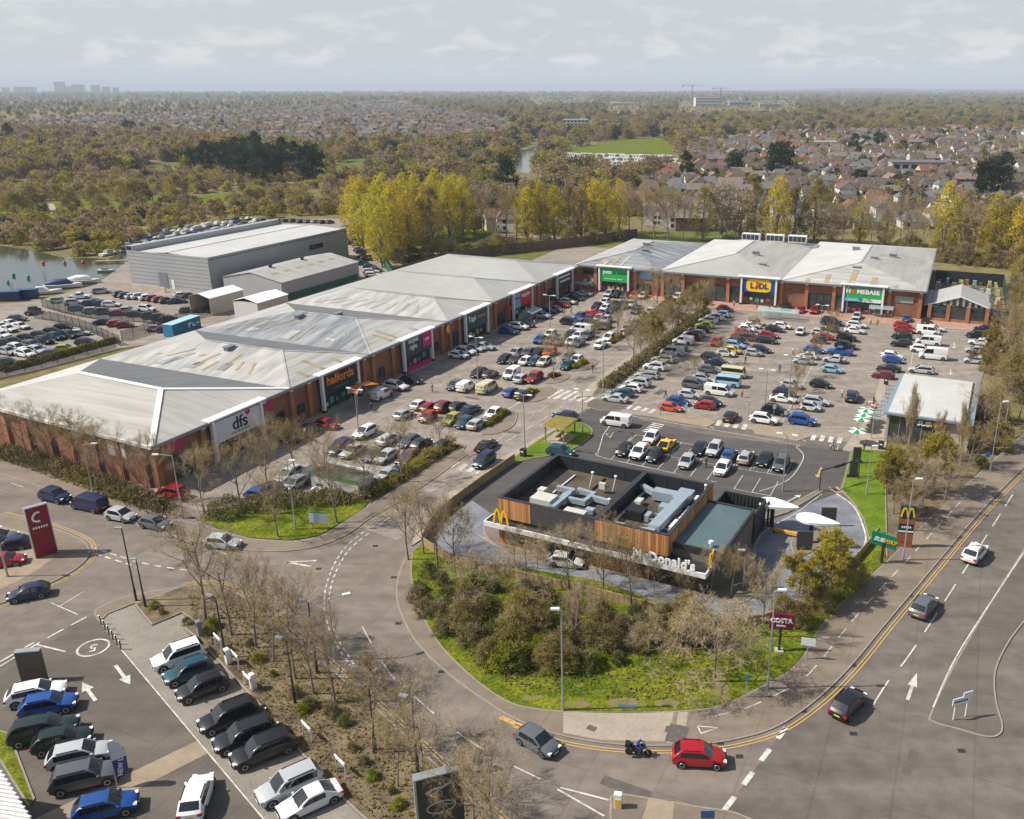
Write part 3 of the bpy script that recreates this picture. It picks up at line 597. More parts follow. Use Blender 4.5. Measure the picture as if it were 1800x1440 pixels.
# repair patches and drain covers in the carriageway
rp_ = random.Random(4); M['patch'] = mat('tar_patch', (.105, .093, .081), .9, var=.15, scale=1.5)
for i, (u, v, a, b, z) in enumerate(((640,1120,2.2,.9,.004),(705,1180,1.4,3.5,.004),(1100,1385,4,1.0,.004),(1600,1340,3,.7,.004),(520,1050,3,.8,.004),(330,985,5,.8,.004),(90,1010,1.2,3,.004),(1180,1285,.8,1.0,.112),(1190,1292,1.6,2.2,.111),(1040,1282,.6,.8,.111),(760,720,1.2,2,.018),(830,700,.8,3,.018),(1450,640,1.0,4,.018),(1500,610,1.5,1.5,.018),(1160,690,1.2,3,.018),(900,760,.8,2.6,.018))):
    c = P(u, v); t = rp_.uniform(-.2, .2)+(A1 if i % 2 else A2); ca, sa = math.cos(t), math.sin(t)
    q = MB(); q.poly([(c.x+ca*x-sa*y, c.y+sa*x+ca*y, z+.004) for x, y in ((-a/2,-b/2),(a/2,-b/2),(a/2,b/2),(-a/2,b/2))]); tag(q.build('repair_patch', M['patch']), kind='structure')
for i, (u, v) in enumerate(((692,1015),(700,1096),(776,1181),(905,1270),(1266,1306),(1412,1250),(1500,1170),(1600,1048),(1690,945),(420,985),(560,1000),(660,960),(1300,1330),(1500,1290),(800,770),(1690,1320))):
    c = P(u, v); q = MB(); q.prism([(c.x-.3, c.y-.22), (c.x+.3, c.y-.22), (c.x+.3, c.y+.22), (c.x-.3, c.y+.22)], .002, .016); o = q.build('drain_cover', M['dmetal']); tag(o, 'iron drain cover, %s along the roads from the left bend' % ordinal(i), 'drain cover', 'drain covers')

M['worn'] = mat('worn_turf', (.20, .155, .07), .95, c2=(.14, .14, .03), scale=1.2, fine=.3)
for i, q_ in enumerate(([(995,1240),(1020,1233),(1040,1240),(1020,1247)], [(1065,1236),(1100,1228),(1125,1234),(1135,1243),(1085,1246)], [(918,1228),(950,1224),(955,1230),(925,1233)], [(1150,1235),(1185,1230),(1195,1240),(1160,1245)], [(1252,1180),(1268,1178),(1285,1232),(1268,1238)], [(1010,1205),(1025,1203),(1028,1208),(1012,1209)])):
    sheet('worn_ground', curve(px(q_), 4, True), .136, M['worn'])
# ------------------------------------------------------------------ lettering
TXT = []
def text(s, size, m, parent, x, y, z, rx=90, rz=0, ext=.04, off=.0, align='CENTER', name='lettering', spacing=1.0, shear=0.0, sx=1.0):
    c = bpy.data.curves.new(name, 'FONT'); c.body = s; c.size = size; c.extrude = ext; c.offset = off; c.align_x = align; c.align_y = 'CENTER'; c.space_character = spacing; c.shear = shear
    c.resolution_u = 3; c.materials.append(m)
    o = bpy.data.objects.new(name, c); TXT.append(o); col.objects.link(o); o.parent = parent; o.location = (x, y, z); o.rotation_euler = (R(rx), 0, R(rz)); o.scale = (sx, 1, 1); return o

# ------------------------------------------------------------------ retail terrace: hipped units
def shop_unit(name, label, o, ang, x0, x1, D, ze, za, yf, yr, mats, portal=None, skew=0.0, sky_l=(), sky_f=(), sky_r=(), hipcaps=False, piers=(), windows=(), rear_hip=True, wallmat='brick', ends=(False, False), signs=()):
    """x along the front, y into the depth, front wall at y=.9, eaves at ze, ridge at za from y=yf to y=yr"""
    root = empty(name, (o.x, o.y, 0), ang); tag(root, label, 'shop', 'shop units of the retail park')
    w0 = lambda y: x0+skew*y/D
    ov = .55 if ends[0] else 0.0; ov2 = .55 if ends[1] else 0.0
    m = MB(); wx = [(w0(.9)+ov, .9), (x1-ov2, .9), (x1-ov2, D-.5), (w0(D)+ov, D-.5)]
    m.prism(wx, 0, ze-.05); m.build('wall', M[wallmat], root)
    # roof solid
    xm = (x0+x1)/2; xr = (w0(D)+x1)/2
    A, B, C, Dd = (x0, 0, ze), (x1, 0, ze), (x1, D, ze), (w0(D), D, ze)
    F = (xm + skew*.15, yf, za); Q = (xr, yr, za)
    m = MB()
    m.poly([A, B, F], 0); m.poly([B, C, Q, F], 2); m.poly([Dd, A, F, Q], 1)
    m.poly([C, Dd, Q] if rear_hip else [C, Dd, Q], 3)
    m.poly([A, Dd, C, B], 4)
    roof = m.build('roof', [M[k] for k in mats]+[M['gutter']], root)
    # rooflights, each proud of its slope
    def patch(p, q, r, s, mt, u0, u1, v0, v1):
        p, q, r, s = map(Vector, (p, q, r, s)); nn = (q-p).cross(s-p).normalized()
        if nn.z < 0: nn = -nn
        f = lambda u, v: (p.lerp(q, u)).lerp(s.lerp(r, u), v)
        a, b, c, d = f(u0, v0), f(u1, v0), f(u1, v1), f(u0, v1); k = MB(); t = nn*.06; e = nn*.01
        i = 0; k.v = [tuple(x_) for x_ in (a+e, b+e, c+e, d+e, a+t, b+t, c+t, d+t)]
        k.f = [(4,5,6,7),(0,1,5,4),(1,2,6,5),(2,3,7,6),(3,0,4,7)]; k.m = [0]*5; k.build('rooflight', M[mt], roof)
    for (a, b, c, d, mt) in sky_l: patch(A, Dd, Q, F, mt, a, b, c, d)
    for (a, b, c, d, mt) in sky_r: patch(B, C, Q, F, mt, a, b, c, d)
    for (a, b, c, d, mt) in sky_f:
        wd = x1-x0; xa, xb = x0+wd*a, x0+wd*b; lim = yf*min(1, 2*min(a, 1-b)); ya, yb = lim*c*.9, lim*min(.92, d); zf = lambda y_: ze+(za-ze)*y_/yf
        k = MB(); k.v = [(xa, ya, zf(ya)+.01), (xb, ya, zf(ya)+.01), (xb, yb, zf(yb)+.01), (xa, yb, zf(yb)+.01), (xa, ya, zf(ya)+.07), (xb, ya, zf(ya)+.07), (xb, yb, zf(yb)+.07), (xa, yb, zf(yb)+.07)]
        k.f = [(4,5,6,7),(0,1,5,4),(1,2,6,5),(2,3,7,6),(3,0,4,7)]; k.m = [0]*5; k.build('rooflight', M[mt], roof)
    # ridge and hip caps
    if hipcaps:
        for p, q in ((A, F), (B, F), (F, Q)):
            k = MB(); k.bar(Vector(p)+Vector((0, 0, .08)), Vector(q)+Vector((0, 0, .08)), .75, .14); k.build('ridge_cap', M['cap'], roof)
    else:
        for p, q in ((A, F), (B, F), (F, Q)):
            k = MB(); k.bar(Vector(p)+Vector((0, 0, .04)), Vector(q)+Vector((0, 0, .04)), .4, .08); k.build('ridge_cap', M[mats[0]], roof)
    k = MB(); k.bar((x0, -.02, ze-.16), (x1, -.02, ze-.16), .28, .42); k.build('gutter', M['gutter'], root)
    if ends[0]: k = MB(); k.bar((x0-.06, 0, ze-.14), (w0(D)-.06, D, ze-.14), .3, .42); k.build('gutter', M['cap'], root)
    if ends[1]: k = MB(); k.bar((x1+.06, 0, ze-.14), (x1+.06, D, ze-.14), .3, .42); k.build('gutter', M['gutter'], root)
    for pxx in piers:
        k = MB(); k.box(pxx-.42, pxx+.42, .48, .9, 0, ze-.36); pr = k.build('pier', M['brick2'], root)
        k = MB(); k.box(pxx-.3, pxx+.3, .25, .5, ze-.75, ze-.48); k.build('wall_light', M['wmetal'], root)
    for (a, b, z0, z1, n) in windows:
        k = MB(); k.box(a, b, .78, .88, z0, z1); wn = k.build('window', M['shopglass'], root)
        for j in range(n+1):
            xx = a+(b-a)*j/n; k = MB(); k.box(xx-.05, xx+.05, .70, .90, z0, z1); k.build('mullion', M['dmetal'], wn)
        k = MB(); k.box(a-.05, b+.05, .69, .91, z1-.06, z1+.06); k.build('head', M['dmetal'], wn)
    if portal:
        a, b, z0, z1, sm = portal[:5]
        for xx in (a, b):
            k = MB(); k.box(xx-.22, xx+.22, -.35, .2, 0, z1+.35); k.build('portal_pillar', M['wmetal'], root)
            k = MB(); k.box(xx-.34, xx+.34, -.47, .32, 0, .5); k.build('pillar_base', M['dmetal'], root)
        k = MB(); i = 0
        k.v = [(a-.9,-.6,z1+.35),(b+.9,-.6,z1+.35),(b+.9,.8,z1+.42),(a-.9,.8,z1+.42),(a-.9,-.6,z1+.55),(b+.9,-.6,z1+.55),(b+.9,.8,z1+.62),(a-.9,.8,z1+.62)]
        k.f = [(0,3,2,1),(4,5,6,7),(0,1,5,4),(1,2,6,5),(2,3,7,6),(3,0,4,7)]; k.m = [0]*6; k.build('portal_canopy', M['wmetal'], root)
        k = MB(); k.box(a+.25, b-.25, -.12, .08, z0, z1+.2); sb = k.build('sign_board', sm, root)
        k = MB(); k.box(a+.3, b-.3, .62, .85, .05, z0-.1); sf = k.build('shopfront', M['shopglass'], root)
        nn = 5
        for j in range(nn+1):
            xx = a+.4+(b-a-.8)*j/nn; k = MB(); k.box(xx-.05, xx+.05, .55, .9, .05, z0-.1); k.build('mullion', M['dmetal'], sf)
        rr_ = random.Random(int(a*7)+3)
        for j in range(5):
            xx = a+.7+(b-a-1.6)*j/5; zz = rr_.uniform(.6, 1.3); k = MB(); k.box(xx, xx+rr_.uniform(.5, 1.1), .52, .56, zz, zz+rr_.uniform(.5, 1.1)); k.build('window_poster', M['flat'], sf, color=rr_.choice([(.05,.3,.2),(.55,.55,.5),(.1,.25,.35),(.5,.35,.1),(.4,.05,.1)]))
        return root, sb
    return root, None
def strips(n, u0, u1, v0, v1, w, mt, jit=.25, seed=1):
    r = random.Random(seed); o = []
    for i in range(n):
        u = u0+(u1-u0)*(i+.5)/n; a = v0+(v1-v0)*jit*r.random(); b = v1-(v1-v0)*jit*r.random(); o.append((u-w/2, u+w/2, a, b, mt))
    return o
VX = [-10, 15.5, 36, 61, 79.5, 101, 126]; ZE, ZA = 6.5, 8.7
navy = flat('navy_letter', (.03, .02, .06)); magenta = flat('magenta_sign', (.50, .012, .16)); orange = flat('orange_letter', (.85, .22, .01)); wlet = flat('white_letter', (.82, .82, .80))
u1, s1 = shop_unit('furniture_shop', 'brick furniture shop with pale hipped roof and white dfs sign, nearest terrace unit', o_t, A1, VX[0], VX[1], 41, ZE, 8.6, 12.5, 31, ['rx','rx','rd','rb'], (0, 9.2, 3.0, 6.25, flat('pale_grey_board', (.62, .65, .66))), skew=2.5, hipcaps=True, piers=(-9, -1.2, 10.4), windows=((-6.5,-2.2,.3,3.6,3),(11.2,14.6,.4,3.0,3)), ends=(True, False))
text('dfs', 2.6, navy, s1, 4.9, -.16, 4.75, off=.03); text('THE SOFA EXPERTS', .42, flat('grey_letter', (.25, .24, .26)), s1, 4.9, -.16, 3.55)
k = MB(); hp = [(math.sin(t)**3, (13*math.cos(t)-5*math.cos(2*t)-2*math.cos(3*t)-math.cos(4*t))/16) for t in [2*math.pi*i/20 for i in range(20)]]
k.poly([(6.55+.52*a, -.18, 5.75+.5*b) for a, b in hp]); k.build('heart_logo', magenta, s1)
k = MB(); k.box(-6.2, -4.4, .82, .88, 4.4, 5.7); k.build('poster', magenta, u1); k = MB(); k.box(11.2, 12.6, .82, .88, 4.5, 5.6); k.build('poster', magenta, u1)
# side wall of the furniture shop: piers, posters and windows along the skewed gable
sk = empty('side_bays'); sk.parent = u1
for i in range(8):
    y = 2.5+i*5; xx = -10+2.5*y/41+.5
    k = MB(); k.box(xx-.32, xx+.1, y-.45, y+.45, 0, 6.1); k.build('pier', M['brick2'], u1)
    if i in (1, 3, 4, 6):
        k = MB(); k.box(xx-.02+.3, xx+.62, y+.9, y+4.1, .4, 3.4); k.build('window', M['shopglass'], u1)
bpy.data.objects.remove(sk)
k = MB(); k.quad((-9.1, 6.0, 3.5), (-9.1, 6.0, 5.6), (-8.9, 9.6, 5.6), (-8.9, 9.6, 3.5)); 
k.v = [(a-.18, b, c) for a, b, c in k.v]; pw = k.build('poster', flat('pale_poster', (.6, .58, .57)), u1)
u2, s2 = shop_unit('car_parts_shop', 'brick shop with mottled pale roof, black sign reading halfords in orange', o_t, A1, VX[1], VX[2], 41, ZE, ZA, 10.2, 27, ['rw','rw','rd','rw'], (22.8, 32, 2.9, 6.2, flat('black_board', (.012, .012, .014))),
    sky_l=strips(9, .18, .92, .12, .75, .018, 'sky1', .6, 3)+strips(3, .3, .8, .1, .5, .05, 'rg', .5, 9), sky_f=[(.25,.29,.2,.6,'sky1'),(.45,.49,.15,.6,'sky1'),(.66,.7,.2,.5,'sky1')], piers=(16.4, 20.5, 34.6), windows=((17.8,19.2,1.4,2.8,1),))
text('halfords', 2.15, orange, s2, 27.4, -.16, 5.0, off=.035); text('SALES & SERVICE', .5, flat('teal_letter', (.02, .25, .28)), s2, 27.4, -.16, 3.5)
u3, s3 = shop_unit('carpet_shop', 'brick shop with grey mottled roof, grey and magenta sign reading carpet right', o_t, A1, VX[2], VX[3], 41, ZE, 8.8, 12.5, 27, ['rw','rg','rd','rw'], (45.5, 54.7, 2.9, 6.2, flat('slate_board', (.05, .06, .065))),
    sky_l=strips(9, .1, .95, .1, .85, .014, 'sky1', .6, 5)+strips(3, .1, .9, .1, .4, .06, 'rw', .4, 2), sky_f=[(.3,.33,.2,.7,'sky1'),(.38,.41,.2,.65,'sky1'),(.62,.66,.15,.35,'rg')], piers=(37.2, 43, 59.5), windows=((39,40.4,1.2,2.8,1),(57,58.2,1.2,3,1)))
text('carpet\nright.', 1.25, wlet, s3, 48.6, -.16, 5.2, off=.02, align='CENTER')
k = MB(); k.box(51.6, 54.4, -.24, -.13, 3.6, 6.35); mp_ = k.build('sign_panel', magenta, s3); text('right.', .85, wlet, s3, 53, -.28, 5.1)
k = MB(); k.box(46, 54.2, -.2, .3, .1, .9); k.build('window_vinyl', magenta, u3)
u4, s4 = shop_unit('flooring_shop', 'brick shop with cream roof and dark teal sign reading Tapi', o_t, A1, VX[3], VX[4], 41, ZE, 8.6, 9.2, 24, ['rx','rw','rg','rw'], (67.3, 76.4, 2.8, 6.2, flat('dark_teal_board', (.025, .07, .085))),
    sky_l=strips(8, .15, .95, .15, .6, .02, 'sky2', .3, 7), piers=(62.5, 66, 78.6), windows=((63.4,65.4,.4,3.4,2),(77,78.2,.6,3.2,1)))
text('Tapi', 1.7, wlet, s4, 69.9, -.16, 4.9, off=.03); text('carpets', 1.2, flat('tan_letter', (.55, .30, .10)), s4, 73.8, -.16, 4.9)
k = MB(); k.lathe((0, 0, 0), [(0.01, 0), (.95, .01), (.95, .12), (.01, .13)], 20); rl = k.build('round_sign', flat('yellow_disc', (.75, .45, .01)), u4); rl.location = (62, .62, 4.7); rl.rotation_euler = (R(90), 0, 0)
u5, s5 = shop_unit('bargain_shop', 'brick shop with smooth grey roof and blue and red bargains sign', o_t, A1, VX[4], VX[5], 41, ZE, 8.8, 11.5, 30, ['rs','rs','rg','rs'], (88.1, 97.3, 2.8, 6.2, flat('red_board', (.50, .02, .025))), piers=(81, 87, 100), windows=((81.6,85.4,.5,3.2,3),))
k = MB(); k.box(88.4, 91.2, -.24, -.13, 2.82, 6.38); k.build('sign_panel', flat('sky_blue_board', (.16, .42, .55)), s5); text('bargains', 1.25, wlet, s5, 94.2, -.16, 5.3, off=.02); text('home', .9, flat('red_letter', (.5, .02, .02)), s5, 89.8, -.28, 5.2)
k = MB(); k.box(85.2, 87, -.3, .4, 3.2, 3.9); k.build('awning', flat('red_awning', (.55, .02, .02)), u5)
u6, s6 = shop_unit('end_terrace_shop', 'brick shop with smooth grey roof and dark sign at far end of terrace', o_t, A1, VX[5], VX[6], 41, ZE, 8.8, 12.9, 30, ['rs','rs','rs','rs'], (111, 120, 2.8, 6.2, flat('charcoal_board', (.02, .03, .04))), piers=(102, 106, 125), windows=((107,110,.4,3.4,2),), ends=(False, True))
for j in range(6):
    k = MB(); k.box(112.2+j*1.1, 113.0+j*1.1, -.2, -.13, 5.3, 5.8); k.build('sign_mark', wlet, s6); k = MB(); k.box(112.6+j*1.0, 113.3+j*1.0, -.2, -.13, 4.2, 4.7); k.build('sign_mark', wlet, s6)
# back row
green = flat('green_board', (.01, .40, .09)); 
b1, t1 = shop_unit('pet_shop', 'brick pet shop with streaked grey hipped roof and green sign', o_b, AB, -6.8, 16.2, 46, 6.7, 9.0, 14, 30, ['rg','rw','rg','rw'], (0, 8, 3.0, 6.5, green), sky_f=[(.25,.30,.1,.8,'sky1'),(.38,.43,.1,.8,'sky1'),(.5,.53,.1,.7,'rw'),(.3,.34,.1,.6,'rw')], sky_r=strips(6, .2, .9, .1, .9, .012, 'rw', .4, 4), piers=(-6, -1.4, 9.6, 15.4), windows=((10,13.6,.3,3.0,2),), ends=(True, False))
text('pets', 1.35, wlet, t1, 2.2, -.16, 5.5, off=.03); text('at home', 1.15, flat('dark_green_letter', (.005, .09, .03)), t1, 5.6, -.16, 5.45); text('vet hub · grooming · adoption', .42, wlet, t1, 4, -.16, 3.75, off=.01)
k = MB(); k.box(11, 14.2, .75, .86, 4.2, 6.0); k.build('sign_panel', flat('sky_blue_panel', (.10, .42, .72)), b1); text('vets', .9, magenta, b1, 12.6, .7, 5.1)
k = MB(); k.box(-5, -2.3, .75, .86, 4.4, 5.5); k.build('sign_panel', flat('black_panel', (.015, .015, .015)), b1)
for xx in (-4.9, -3): k = MB(); k.box(xx, xx+.9, .80, .87, 1.2, 3.0); k.build('poster', flat('pale_poster', (.6, .58, .57)), b1)
b2, t2 = shop_unit('supermarket', 'brick supermarket with pale roof and blue and yellow LIDL sign', o_b, AB, 16.2, 47, 54, 6.7, 9.3, 17, 40, ['rs','rb','rx','rb'], (37.5, 46, 3.3, 6.6, flat('blue_board', (.01, .06, .32))), piers=(17, 22.4, 34, 47.2), windows=((22.9,33.5,.3,4.1,4),(34.6,37,.3,4.1,1),(17.6,21.8,.3,4.1,2)))
k = MB(); rr = [(4.2*math.copysign(abs(math.cos(t))**.35, math.cos(t))*.72, 1.55*math.copysign(abs(math.sin(t))**.55, math.sin(t))) for t in [2*math.pi*i/32 for i in range(32)]]
k.poly([(41.75+a, -.19, 5.05+b) for a, b in rr]); k.build('sign_panel', flat('yellow_panel', (.85, .60, .005)), t2)
bl_ = flat('blue_letter', (.01, .05, .30)); text('L', 1.9, bl_, t2, 40.1, -.24, 4.95, off=.06); text('DL', 1.9, bl_, t2, 42.9, -.24, 4.95, off=.06)
k = MB(); k.bar((41.0, -.26, 4.25), (41.5, -.26, 5.25), .5, .06, up=(0, -1, 0)); k.box(41.1, 41.6, -.28, -.24, 5.55, 6.0); k.build('red_letter', flat('red_letter', (.5, .02, .02)), t2)
b3, t3 = shop_unit('homeware_store', 'brick homeware store with stained pale roof and green HOMEBASE sign', o_b, AB, 47.0, 80, 62, 6.7, 9.3, 17, 44, ['rw','rb','rx','rb'], (61.9, 70.8, 3.1, 6.6, green), sky_f=[(.17,.2,.12,.5,'sky1'),(.30,.33,.1,.65,'sky1'),(.47,.51,.1,.7,'sky1'),(.62,.66,.1,.6,'sky1'),(.78,.81,.12,.4,'sky1')], sky_r=strips(10, .08, .7, .08, .92, .012, 'sky2', .5, 8), piers=(53.2, 59.6, 72.2, 79), windows=((53.8,59,.3,4.0,3),(60.2,61.7,.3,4,1)), ends=(False, True))
text('H', 1.5, wlet, t3, 62.95, -.16, 5.5, off=.05); text('MEBASE', 1.5, wlet, t3, 67.45, -.16, 5.5, off=.05)
k = MB(); k.box(63.62, 64.52, -.2, -.14, 4.98, 5.65); k.poly([(63.5,-.2,5.65),(64.65,-.2,5.65),(64.07,-.2,6.1)]); k.build('house_logo', flat('orange_red_logo', (.75, .12, .03)), t3)
k = MB(); k.box(62.2, 66.3, -.22, -.13, 3.12, 3.9); k.build('sign_panel', flat('cyan_panel', (.05, .45, .65)), t3); text('bathstore', .6, wlet, t3, 64.2, -.27, 3.5)
k = MB(); k.box(66.3, 70.5, -.22, -.13, 3.12, 3.9); k.build('sign_panel', flat('white_panel', (.72, .72, .72)), t3)
k = MB(); k.box(73.5, 77.5, .78, .86, 3.5, 5.0); k.build('sign_panel', flat('mural_panel', (.30, .33, .28)), b3)
for un, lst in ((b1, ((7, 16, 8.7), (4.5, 24, 9.0))), (b3, ((66, 26, 8.9), (70, 34, 8.6), (63, 13, 8.5), (60, 38, 9.2))), (b2, ((36, 22, 9.0), (40, 12, 7.8))), (u2, ((24, 20, 8.5),)), (u3, ((50, 18, 8.6), (46, 24, 8.6)))):
    for x_, y_, z_ in lst:
        k = MB(); k.box(x_-.9, x_+.9, y_-.45, y_+.45, z_-.6, z_+.35); k.box(x_-1.1, x_+1.1, y_-.6, y_+.6, z_+.35, z_+.45); k.build('roof_vent', M['gutter'], un)
# roof plant on the supermarket
for i, (xx, yy) in enumerate(((28.5, 50), (35.5, 50.5), (42, 51))):
    rt = empty('rooftop_chiller', FB(xx, yy)+Vector((0, 0, 7.4)), AB); tag(rt, ['white rooftop chiller nearest the pet shop on supermarket roof', 'middle one of three white chillers on supermarket roof', 'white slatted rooftop chiller nearest the homeware store'][i], 'chiller', 'chillers on the supermarket roof')
    k = MB(); k.box(-2.6, 2.6, -1, 1, .4, 2.4); k.build('casing', M['wmetal'], rt)
    for j in range(4): k = MB(); k.box(-2.45+j*1.24, -1.35+j*1.24, -1.05, -.98, .7, 2.2); k.build('louvre', M['dmetal'], rt)
    k = MB()
    for xx2 in (-2.4, 2.4): k.box(xx2-.1, xx2+.1, -.9, .9, -1.2, .4)
    k.build('support', M['lmetal'], rt)
dk = empty('plant_deck', FB(37, 51), AB); tag(dk, 'grey steel plant deck with handrail behind the supermarket roof', 'plant deck')
k = MB(); k.box(-13, 11, -2.5, 2.6, 6.9, 7.15); k.build('deck', M['lmetal'], dk)
k = MB()
for t in range(13): k.box(-13+t*2-.03, -13+t*2+.03, -2.5, -2.44, 7.15, 8.1)
k.build('handrail_post', M['lmetal'], dk); k = MB(); k.box(-13, 11, -2.5, -2.44, 8.05, 8.12); k.build('handrail', M['lmetal'], dk)
k = MB()
for xx2 in (-12, -4, 4, 10): k.box(xx2-.1, xx2+.1, 1.9, 2.1, 0, 6.9)
k.build('leg', M['lmetal'], dk)

# garden centre beside the homeware store
gc = empty('garden_centre', FB(80, 0), AB); tag(gc, 'garden centre yard with brick piers and glazed front beside the homeware store', 'garden centre')
for i, xx in enumerate((1.2, 5.2, 9.4, 13.4, 18.2)):
    k = MB(); k.box(xx-.4, xx+.4, .4, 1.1, 0, 3.9); k.build('pier', M['brick2'], gc)
    if i < 4:
        nx = (5.2, 9.4, 13.4, 18.2)[i]
        k = MB(); k.box(xx+.4, nx-.4, .6, .9, 0, .7); k.build('dwarf_wall', M['brick2'], gc)
        k = MB(); k.box(xx+.4, nx-.4, .70, .78, .7, 3.5); k.build('glazing', M['shopglass'], gc)
k = MB(); A_ = (1.2, 1.1, 3.7); B_ = (13.8, 1.1, 3.7); C_ = (13.8, 16, 3.7); D_ = (1.2, 16, 3.7); F_ = (7.5, 1.1, 5.9); Q_ = (7.5, 16, 5.9)
k.poly([B_, C_, Q_, F_]); k.poly([D_, A_, F_, Q_]); k.poly([A_, B_, F_]); k.poly([C_, D_, Q_]); k.poly([A_, D_, C_, B_]); k.build('canopy_roof', M['rs'], gc)
for i in range(9):
    t = (i+.5)/9; xx = 1.6+t*11.8; hh = 1-abs(t-.5)*2
    k = MB(); k.box(xx-.32, xx+.32, .98, 1.08, 3.75, 3.8+1.9*hh); k.build('gable_pane', M['glass'], gc)
k = MB(); k.bar((1.2, .95, 3.75), (7.5, .95, 5.95), .14, .3); k.bar((7.5, .95, 5.95), (13.8, .95, 3.75), .14, .3); k.build('bargeboard', M['wmetal'], gc)
k = MB(); k.box(-.2, 1.2, 1.1, 18, 3.4, 3.6); k.build('side_canopy', M['gutter'], gc)
rnd = random.Random(5)
gcol = [(.6,.6,.58),(.25,.33,.36),(.40,.28,.18),(.06,.18,.09),(.5,.52,.5),(.3,.15,.09),(.5,.42,.1),(.35,.33,.3),(.45,.40,.33),(.1,.14,.08),(.08,.11,.05),(.2,.19,.17)]
gm = bpy.data.meshes.new('x')
for r_ in range(9):
    for c_ in range(9):
        xx = 2.2+c_*1.75+rnd.uniform(-.3, .3); yy = 18.5+r_*2.9+rnd.uniform(-.5, .5); s_ = rnd.uniform(.5, 1.0); h_ = rnd.uniform(.9, 2.5)
        if rnd.random() < .06: continue
        k = MB(); k.box(-.8*s_, .8*s_, -.55, .55, 0, .14, 0); k.box(-.7*s_, .7*s_, -.5, .5, .14, h_*.55); k.box(-.6*s_, .5*s_, -.45, .4, h_*.55, h_)
        p_ = FB(80+xx, yy); st = k.build('goods_pallet', M['flat'], None, p_, AB, color=rnd.choice(gcol))
        tag(st, 'pallet of garden goods, %s from the store in the %s row of the yard' % (ordinal(c_), ordinal(r_)), 'pallet', 'goods pallets in the garden centre yard')
for i in range(7):
    p_ = FB(80+15+rnd.uniform(-.6, 2.0), 4+i*2.0); k = MB(); s_ = rnd.uniform(.5, .9); k.lathe((0, 0, 0), [(.5*s_, 0), (.7*s_, .5), (.62*s_, .9*s_), (.2, 1.1*s_)], 8)
    st = k.build('garden_display', M['flat'], None, p_, AB, color=rnd.choice(gcol)); tag(st, 'garden display stock, %s from the front glazing of the garden yard' % ordinal(i), 'display', 'display stock in the garden yard')
def fence_run(name, label, pts, h, panel, post, step, cat='fence', boardmat_=None, posth=.15, z=0.0, pw=.08, thick=.04, pname='panel'):
    """fence: one panel and one post per step, along a plan polyline"""
    root = empty(name, pts[0]); tag(root, label, cat); o0 = Vector(pts[0]); T = length(pts); n = max(1, int(T/step))
    for i in range(n):
        c = cut(pts, T*i/n, T*(i+1)/n); a, b = c[0]-o0, c[-1]-o0
        k = MB(); k.bar((a.x, a.y, z+h/2+.03), (b.x, b.y, z+h/2+.03), thick, h); k.build(pname, panel, root)
        k = MB(); k.box(a.x-pw/2, a.x+pw/2, a.y-pw/2, a.y+pw/2, 0, z+h+posth); k.build('post', post, root)
    return root
fence_run('mesh_fence', 'tall green mesh fence on the right of the garden yard', [FB(98, 1), FB(98, 46)], 3.6, M['mesh'], M['gfence'], 2.6)
fence_run('mesh_fence', 'dark screen fence across the back of the garden yard', [FB(98, 46), FB(81, 46)], 3.4, M['anth'], M['dmetal'], 2.6)
fence_run('timber_fence', 'tall brown close-boarded fence behind the terrace and pet shop', [Vector(p) for p in px([(690,492),(760,470),(860,450),(960,440),(1030,432),(1120,418)])], 3.2, M['bfence'], M['bfence'], 3.0)
fence_run('mesh_fence', 'green mesh fence behind the parked cars below the poplars', [Vector(p) for p in px([(690,490),(660,445),(625,405),(615,392)])], 2.6, M['gfence'], M['gfence'], 2.6)

# ------------------------------------------------------------------ grey warehouse and sheds on the left yard
ow = P(371, 503)+E1*(-6.5)+E2*(7.3); 
wh = empty('warehouse', ow, A1); tag(wh, 'large grey clad warehouse with white flat roof behind parapet', 'warehouse')
WW, WD, WH = 55.5, 28.8, 9.3
k = MB(); k.box(0, WW, 0, WD, 0, WH-.8); k.build('wall', M['slate_clad'], wh)
k = MB(); k.box(-.12, -.005, 0, WD, 0, WH); k.build('end_wall', M['grey_clad'], wh)
for j in range(9): k = MB(); k.box(-.18, -.11, 0, WD, 1.0*j+.9, 1.0*j+.94); k.build('cladding_seam', M['slate_clad'], wh)
k = MB(); k.box(-.12, WW, WD, WD+.15, 0, WH+1.2); k.box(-.12, WW, WD-2.2, WD-2.0, WH-.8, WH+1.1); k.box(-.12, WW, WD-2.2, WD+.15, WH+1.1, WH+1.2); k.build('high_parapet', M['grey_clad'], wh)
k = MB(); k.box(WW, WW+.15, 0, WD, 0, WH+.3); k.build('end_wall', M['slate_clad'], wh)
k = MB(); k.box(-.15, WW, -.12, .05, WH-.6, WH); k.build('parapet', M['slate_clad'], wh)
k = MB(); k.poly([(0, .05, WH-.45), (WW, .05, WH-.45), (WW, WD/2, WH+.25), (0, WD/2, WH+.25)]); k.poly([(0, WD/2, WH+.25), (WW, WD/2, WH+.25), (WW, WD-2.2, WH-.35), (0, WD-2.2, WH-.35)]); k.build('roof', M['rb'], wh)
k = MB(); k.box(0, WW, WD/2-.25, WD/2+.25, WH+.22, WH+.34); k.build('ridge_cap', M['rs'], wh)
k = MB(); k.box(-.2, -.1, 15.2, 18.4, 0, 4.2); k.build('roller_door', M['gutter'], wh); k = MB(); k.box(38, 44, -.16, -.1, 5.2, 6.6); k.build('window_band', M['glass'], wh)
k = MB(); k.box(-.2, -.1, 13, 14, 0, 2.4); k.build('door', M['wmetal'], wh)
sh = empty('shed', P(497, 530)+E2*(.2), A1); tag(sh, 'pale pitched-roof industrial shed between warehouse and shop terrace', 'shed')
